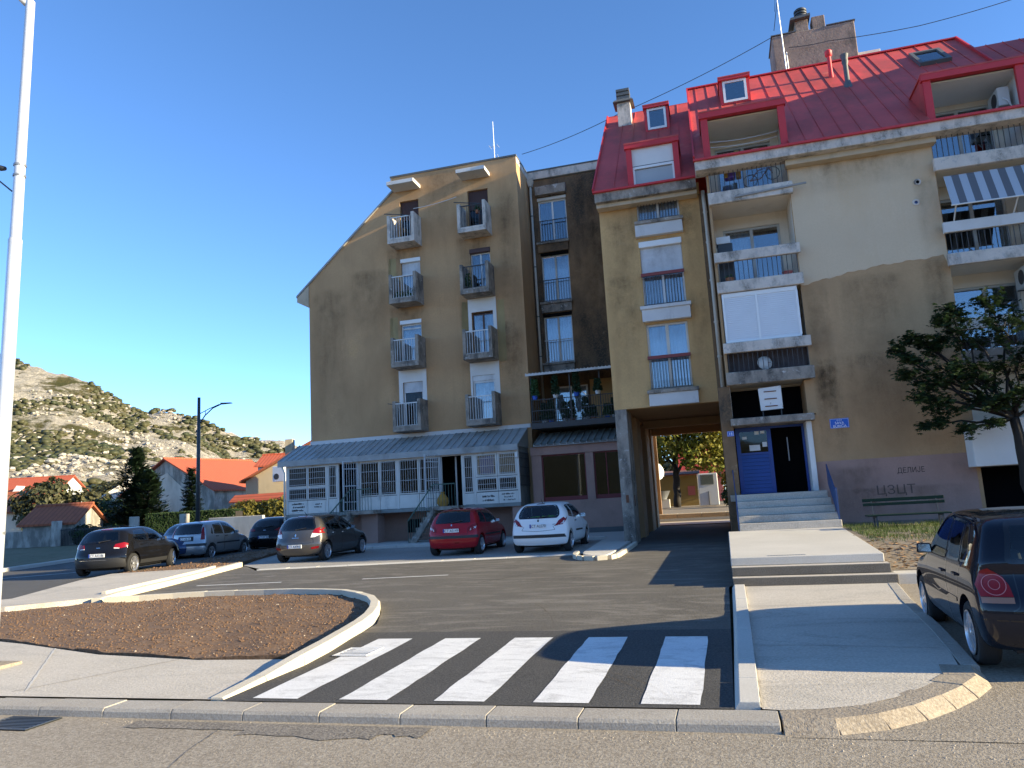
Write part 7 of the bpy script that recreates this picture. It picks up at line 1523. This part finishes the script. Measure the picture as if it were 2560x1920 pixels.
# garden walls along the side road
m = MB(); m.box(-50,-41.8,39.9,40.15,.3,1.75); tag(m.build('garden_wall', 'house_block'), 'rough grey block wall in front of the small shed', 'wall')
for k, (x,y) in enumerate(((-41.6,39.6),(-36.5,40.6),(-33.2,41.2))): tag(MB().box(x-.22,x+.22,y-.22,y+.22,.3,2.3).build('gate_post', 'house_block', None, bevel=.03), ['grey gate post at the end of the block wall','grey gate post in front of the tall conifer','grey gate post at the hedge end'][k], 'post', 'garden gate posts')
ft = thing('garden_fence', 'thin metal garden fence under the conifers', 'fence', (-37,40.3,.5)); m = MB()
for i in range(50): x = -41.3+i*.1; m.box(x-.012,x+.012,39.7+.2*(x+41.3)-.012,39.7+.2*(x+41.3)+.012,.4,1.8)
m.build('pickets', 'metal_dark', ft); m = MB(); m.bar((-41.4,39.7,1.7),(-36.4,40.7,1.7),.04); m.bar((-41.4,39.7,.7),(-36.4,40.7,.7),.04); m.build('rails', 'metal_dark', ft)
t = thing('white_fence', 'white metal fence between the black hatchback and the annex', 'fence', (-24,44,.7)); m = MB()
for i in range(40): m.box(-27.5+i*.15,-27.44+i*.15,41.5,41.54,.6,1.75)
m.box(-27.6,-21.5,41.48,41.56,1.72,1.8); m.build('pickets', 'bar_white', t)
tag(MB().box(-31.5,-27.6,41.3,41.55,.4,1.95).build('garden_wall', 'house_plaster', None, bevel=.03), 'pale rendered garden wall at the end of the hedge', 'wall')

# trees
def conifer(label, base, h, r, n, seed, leaf='leaf_conifer', tiers=16):
    rr = random.Random(seed); t = thing('conifer_tree', label, 'tree', base); b = Vector(base); MB().tube([b, b+Vector((0,0,h*.95))], [r*.09,.03], 8).build('trunk', 'bark_dark', t, True); m = MB(); mb_ = MB()
    for i in range(tiers):
        f = i/(tiers-1); z = b.z+h*(.06+.92*f); rad = r*(1-f)**.75*(.8+.3*rr.random())+.1; k = max(5, int(11*(1-f))+4)
        for j in range(k):
            a = rr.random()*6.28; L_ = rad*rr.uniform(.7,1.12); e = Vector((math.cos(a),math.sin(a),-.12+.35*f)); c0 = Vector((b.x,b.y,z)); mb_.tube([c0, c0+e*L_*.9], [.03,.01], 3)
            for q in range(int(n/(tiers*5))+4):
                d = rr.random()**.6*L_; c = c0+e*d+Vector((rr.gauss(0,.13),rr.gauss(0,.13),rr.gauss(-.05,.10)))*(.5+.5*r/2); u = (e+Vector((rr.uniform(-.5,.5),rr.uniform(-.5,.5),rr.uniform(-.2,.5)))).normalized()*rr.uniform(.20,.42); v = u.cross(Vector((0,0,1)))
                if v.length < 1e-4: continue
                v = v.normalized()*.11; m.add([c-v,c+u,c+v], [(0,1,2)])
    mb_.build('branches', 'bark_dark', t); m.build('crown', leaf, t)
conifer('tall dark conifer left of the orange-roofed house', (-40.7,45.3,.8), 6.4, 2.35, 5200, 1, tiers=22); conifer('broad dark conifer overlapping the taller one', (-38.6,44.3,.8), 4.6, 1.9, 3200, 2, tiers=17)
conifer('small dark pine beside the street lamp', (-39.5,49.8,.8), 5.0, 1.25, 2000, 3, tiers=15)
def bush(name, label, lobes, n, size, leaf, seed, cat='bush'):
    l0 = lobes[0]; t = thing(name, label, cat, (l0[0], l0[1], min(l[2]-l[5] for l in lobes))); m = MB(); blob_leaves(m, lobes, n, size, seed, 'quad', .7); m.build('foliage', leaf, t)
    m = MB()
    for l in lobes: m.tube([(l[0],l[1],t.location.z-.2),(l[0]+.05,l[1],l[2])], [.05,.02], 5)
    m.build('stems', 'bark', t); return t
def hedge(label, a, b, w_, h, n, leaf, seed):
    a = Vector(a); b = Vector(b); rr = random.Random(seed); t = thing('hedge', label, 'hedge', (*((a+b)/2)[:2], a.z)); d = (b-a); L_ = d.length; d.normalize(); s = Vector((-d.y,d.x,0)); m = MB()
    m.hexa([a-s*w_*.42,b-s*w_*.42,b+s*w_*.42,a+s*w_*.42], [p+Vector((0,0,h*.92)) for p in (a-s*w_*.42,b-s*w_*.42,b+s*w_*.42,a+s*w_*.42)]); m.build('core', 'bark_dark', t); m = MB()
    for i in range(n):
        q = rr.random(); f = rr.random(); side_ = rr.choice((-1,-1,0,0,1)); c = a+d*L_*q; k = .06*mnoise.noise(Vector((q*L_*1.3,f*3,seed)))
        if side_: c = c+s*side_*(w_*.47+k)+Vector((0,0,h*f))
        else: c = c+s*(f-.5)*w_*.95+Vector((0,0,h*(.97)+k*1.5))
        u = Vector((rr.uniform(-1,1),rr.uniform(-1,1),rr.uniform(-1,1))).normalized()*rr.uniform(.05,.11); v = u.orthogonal().normalized()*.05; m.add([c-u,c+v,c+u,c-v], [(0,1,2,3)])
    m.build('foliage', leaf, t)
hedge('clipped dark green hedge behind the parked cars', (-36.8,42.4,.7), (-30.9,43.6,.7), 1.3, 1.75, 9000, 'leaf_hedge', 1)
bush('bush', 'yellow-green autumn bush between the hedge and the annex', [(-32.2,46.2,2.0,1.5,1.0,1.1),(-30.2,46.8,2.1,1.6,1.0,1.05),(-28.0,47.2,2.0,1.6,1.0,1.1),(-25.8,47.8,1.9,1.6,1.0,1.1)], 5200, .16, 'leaf_bush', 4)
bush('bush', 'large dark bush between the shed and the tall conifer', [(-44.5,47,2.4,1.7,1.5,1.6),(-42.9,48,2.2,1.3,1.2,1.4)], 3200, .16, 'leaf_hedge', 5); bush('bush', 'round dark bush in front of the shed', [(-40.3,40.6,1.3,1.0,.8,.75),(-38.9,41.2,1.2,.9,.8,.7)], 2600, .11, 'leaf_hedge', 6)
bush('bush', 'olive green tree crown beside the far left houses', [(-61,57,4.0,3.2,2.5,2.6),(-57.5,58,3.2,2.6,2,2.2)], 3600, .28, 'leaf_shrub', 7); bush('bush', 'mixed green thicket at the foot of the hill behind the conifers', [(-78,84,4.5,6,3,3.6),(-70,86,4.2,5,3,3.2),(-86,80,4,5,3,3)], 5000, .42, 'leaf_shrub', 8)
bush('bush', 'low green thicket right of the tall conifer under the hill', [(-62,80,4,4,3,3),(-67,82,4.5,4,3,3.5)], 3000, .38, 'leaf_shrub', 18)
# ---- behind the passage
CZ = gz(56)+.03
tree('courtyard_tree', 'sunlit autumn tree framed by the passage', (-3.3,54,CZ), [(-3.6,54,5.6,2.2,1.8,1.7),(-1.6,54,5.2,1.9,1.6,1.6),(.3,54.5,4.9,1.7,1.5,1.6),(-2.5,53.6,7.2,2.4,1.8,1.6),(-5.2,54,4.8,1.4,1.4,1.3),(-.2,53.6,6.8,2,1.6,1.5),(-1.9,53.5,3.9,1.1,1,.6),(-4.8,53.6,3.7,1.0,.9,.8),(-.6,53.5,3.8,1.1,.9,.8),(.8,53.8,3.6,.9,.8,.9)], ((-3.15,54,3.6), .28, .22), [((-3.15,54,3.2),(-1.4,53.9,5.6),.12),((-3.15,54,3.3),(-4.6,54,5.6),.11),((-3.15,54,3.4),(-2.6,53.8,7.0),.13)], 7000, .17, 'leaf_autumn', 'bark_dark', 21)
bush('bush', 'pale yellow bush at the right of the passage view', [(.7,57,3.0,1.2,1,1.8),(.1,56.5,4.6,1.0,.9,1.2)], 1700, .15, 'leaf_bush', 31); bush('bush', 'low dark bush beside the white cabinet', [(.6,50.5,1.5,.9,.7,.75)], 900, .12, 'leaf_hedge', 32)
bush('bush', 'dense green thicket closing the view behind the red-roofed house', [(-6,92,5,5,3,4.5),(1,93,5.5,5,3,5),(7,92,5,4,3,4.5)], 3600, .45, 'leaf_shrub', 33)
hr = house('red-roofed house behind the courtyard tree', (-.2,78), R(90), 4, 3.6, 1.0, 3.4, 6.2, 'poster_red', 'tile_red', .4)
t = thing('shed', 'yellow-painted shed wall with hung cloths behind the tree', 'shed', (-3.4,56.5,CZ)); m = MB(); m.box(-5.6,-1.9,56.4,58.5,CZ,3.15); m.build('wall', 'toy_yellow', t); MB().hexa([(-5.8,56.1,3.15),(-1.7,56.1,3.15),(-1.7,58.7,3.5),(-5.8,58.7,3.5)], [(-5.8,56.1,3.23),(-1.7,56.1,3.23),(-1.7,58.7,3.58),(-5.8,58.7,3.58)]).build('roof', 'rust', t); MB().box(-2.6,-2.1,56.33,56.39,1.7,2.35).build('cloth', 'poster_red', t); MB().box(-5.0,-4.2,56.33,56.39,1.2,2.1).build('door', 'room', t)
MT['toy_yellow'].node_tree.nodes['Principled BSDF'].inputs['Base Color'].default_value = (.30,.19,.05,1)
t = thing('white_cabinet', 'tall white cabinet standing in the yard beyond the passage', 'cabinet', (-1.1,53,CZ)); MB().box(-1.72,-.45,52.6,53.3,CZ,3.1).build('case', 'ac_white', t, bevel=.04); MB().box(-1.55,-.7,52.56,52.6,2.35,3.0).build('window', 'pane', t); MB().box(-1.1,-1.07,52.55,52.6,CZ,1.9).build('post', 'bar_dark', t)
t = thing('metal_tub', 'round metal tub by the yellow shed', 'tub', (-4.3,52,CZ)); MB().lathe([(.35,0),(.62,.55),(.66,.57),(.6,.55),(.33,.04),(0,.04)], (-4.2,52,CZ+.55), n=16).build('bowl', 'metal_grey', t, True, 40); MB().box(-4.75,-3.65,51.8,52.3,CZ,CZ+.56).build('stand', 'house_plaster', t)
t = thing('satellite_dish', 'large white dish on the left edge of the passage view', 'dish', (-3.9,46,3)); MB().lathe([(0,.16),(.35,.12),(.6,.0)], (-3.95,46,3.25), (.5,-.8,.3), 16).build('dish', 'ac_white', t, True); MB().tube([(-3.95,46.1,CZ),(-3.95,46.1,3.2)], .05, 6).build('mast', 'metal_grey', t)
kerb('kerb', '', [(-7,38.9),(8,37.8)], .3, .25, -.1, 1.2, 'concrete_walk', .03, 1, .02, 14)

# ================================================================ rocky hill
def hillmat():
    m, N, L, P = newmat('hill'); vec = N.new('ShaderNodeNewGeometry').outputs['Position']
    rock = mix(N, L, ramp(N, L, noise(N, L, vec, .12, 8, .7), .35, .65), (.50,.45,.37), (.29,.26,.21))
    rock = mix(N, L, ramp(N, L, noise(N, L, vec, .35, 6, .75), .5, .72), rock, (.64,.58,.48))
    veg = mix(N, L, ramp(N, L, noise(N, L, vec, .08, 6, .7), .35, .7), (.055,.062,.022), (.13,.105,.045))
    f = ramp(N, L, noise(N, L, vec, .028, 10, .72, (1,1,1.6)), .49, .57)
    L.new(mix(N, L, f, rock, veg), P.inputs['Base Color']); P.inputs['Roughness'].default_value = 1; P.inputs['Specular IOR Level'].default_value = .1
    b = N.new('ShaderNodeBump'); b.inputs['Strength'].default_value = 1; b.inputs['Distance'].default_value = 4; L.new(noise(N, L, vec, .22, 8, .75), b.inputs['Height']); L.new(b.outputs[0], P.inputs['Normal'])
hillmat()
def hill(ridge, y0, yr, y1, nx, ny, amp, seed, hx=1.0):
    xs = [p[0] for p in ridge]; zs_ = [p[1] for p in ridge]; V = []; mb = MB()
    def H(x, y):
        # ridge heights are given on the plane y=yr; sight lines fan out from the lens, so nearer ground uses the scaled x
        zr = float(np.interp(x*yr/max(y, 1) if y < yr else x, xs, zs_)); 
        if y <= yr: t = (y-y0)/(yr-y0); f = (.55*t+.45*t*t*t)*(.94+.06*t)
        else: f = 1-.6*(y-yr)/(y1-yr)
        n = mnoise.fractal(Vector((x*.012+seed,y*.012,seed)), .9, 2.1, 6)
        r = abs(mnoise.noise(Vector((x*.05+seed,y*.05,3)))); e = min(1, max(0, (y-y0)/60))
        return 1+max(0, zr*f)+amp*(n*.9-r*.8+.35*mnoise.noise(Vector((x*.16,y*.16,seed))))*e
    for j in range(ny+1):
        y = y0+(y1-y0)*j/ny; k = .30+.70*(y-y0)/(yr-y0) if y < yr else 1
        for i in range(nx+1): x = (xs[0]+(xs[-1]-xs[0])*i/nx)*k; V.append((x, y, H(x, y) if j else -1))
    mb.v = V
    for j in range(ny):
        for i in range(nx): a = j*(nx+1)+i; mb.f.append((a,a+1,a+nx+2,a+nx+1)); mb.m.append(0)
    o = mb.build('hill', 'hill', None, True); return struct(o), H
RG1 = [(-900,180),(-700,150),(-560,134),(-451,116),(-431,110),(-408,102),(-389,95),(-373,86),(-357,78),(-345,71.5),(-337,68.5),(-303,54),(-280,38),(-240,22),(-180,8),(-100,0)]
h1, H1 = hill(RG1, 110, 380, 470, 230, 110, 4.0, 1)
RG2 = [(-1000,140),(-700,128),(-590,118),(-560,118),(-539,113.5),(-511,104),(-483,92.5),(-457,82),(-441,77.5),(-388,62),(-300,40),(-200,15),(-100,0)]
h2, H2 = hill(RG2, 330, 650, 760, 160, 60, 5.0, 7)
RG3 = [(-1100,150),(-850,145),(-778,136),(-747,137),(-703,134),(-676,121),(-628,102),(-540,80),(-400,50),(-200,10)]
h3, H3 = hill(RG3, 720, 1100, 1250, 90, 30, 6.0, 11)
# shrubs and boulders on the slopes
def scatter(name, label, cat, H, y0, y1, xa, xb, n, smin, smax, mat, seed, thr, flat, yr):
    rr = random.Random(seed); m = MB(); k = 0; g = 0
    while k < n and g < n*12:
        g += 1; y = y0+(y1-y0)*rr.random()**.8; q = .30+.70*min(1, (y-y0)/(yr-y0)); x = rr.uniform(xa, xb)*q
        if mnoise.noise(Vector((x*.022+seed,y*.022,z_ if False else 1.7)))+.35*mnoise.noise(Vector((x*.09,y*.09,seed))) < thr: continue
        k += 1; z = H(x,y); s = smin+(smax-smin)*rr.random()**2; P_ = []
        for (t_, hh) in ((.55,-.2),(1.0,.25),(.75,.75),(.0,1.0)):
            if t_ == 0: P_.append([Vector((x,y,z+s*flat*hh))]); continue
            a0 = rr.random()*2; P_.append([Vector((x+s*t_*math.cos(a0+j*1.2566)*rr.uniform(.7,1.2), y+s*t_*math.sin(a0+j*1.2566)*rr.uniform(.7,1.2), z+s*flat*hh*rr.uniform(.8,1.2))) for j in range(5)])
        vs = [v for r_ in P_ for v in r_]; fs = []
        for a in (0, 5):
            for j in range(5): fs += [(a+j, a+(j+1) % 5, a+5+(j+1) % 5), (a+j, a+5+(j+1) % 5, a+5+j)]
        for j in range(5): fs.append((10+j, 10+(j+1) % 5, 15))
        m.add(vs, fs)
    tag(m.build(name, mat, None, name == 'hill_shrubs'), label, cat, kind='stuff')
wm('limestone', (.38,.34,.28), .25, .3, dirt=(.26,.23,.18), d0=.5, d1=.7, dscale=.2, bump=.5, bscale=1.5)
scatter('hill_shrubs', 'green and brown shrubs dotted over the near rocky slope', 'shrubs', H1, 112, 395, -600, -230, 6000, .6, 2.6, 'leaf_shrub', 3, .06, .85, 380)
scatter('hill_shrubs', 'scrub covering the middle rocky hill', 'shrubs', H2, 335, 655, -700, -330, 3000, 1.5, 5.0, 'leaf_shrub', 5, -.02, .8, 650)
scatter('hill_boulders', 'pale limestone boulders scattered over the near slope', 'boulders', H1, 112, 385, -600, -230, 3000, .35, 1.7, 'limestone', 13, .05, .9, 380)
scatter('hill_boulders', 'pale rocks showing on the middle hill', 'boulders', H2, 335, 650, -700, -330, 2200, .8, 2.8, 'limestone', 17, .03, .8, 650)

# unseen low rise added behind the viewer to darken the window reflections
mb = MB(); n = 60; V = []
for j, (d, h) in enumerate(((70,0),(140,14),(230,30),(300,24),(420,-2))):
    for i in range(n+1): a = math.pi*(1.06+.88*i/n); V.append((d*1.3*math.cos(a), d*math.sin(a)-10, h*(.75+.5*mnoise.noise(Vector((i*.3,j*2.,5))))))
mb.v = V
for j in range(4):
    for i in range(n): q = j*(n+1)+i; mb.f.append((q,q+1,q+n+2,q+n+1)); mb.m.append(0)
struct(mb.build('added_rise', 'field', None, True))
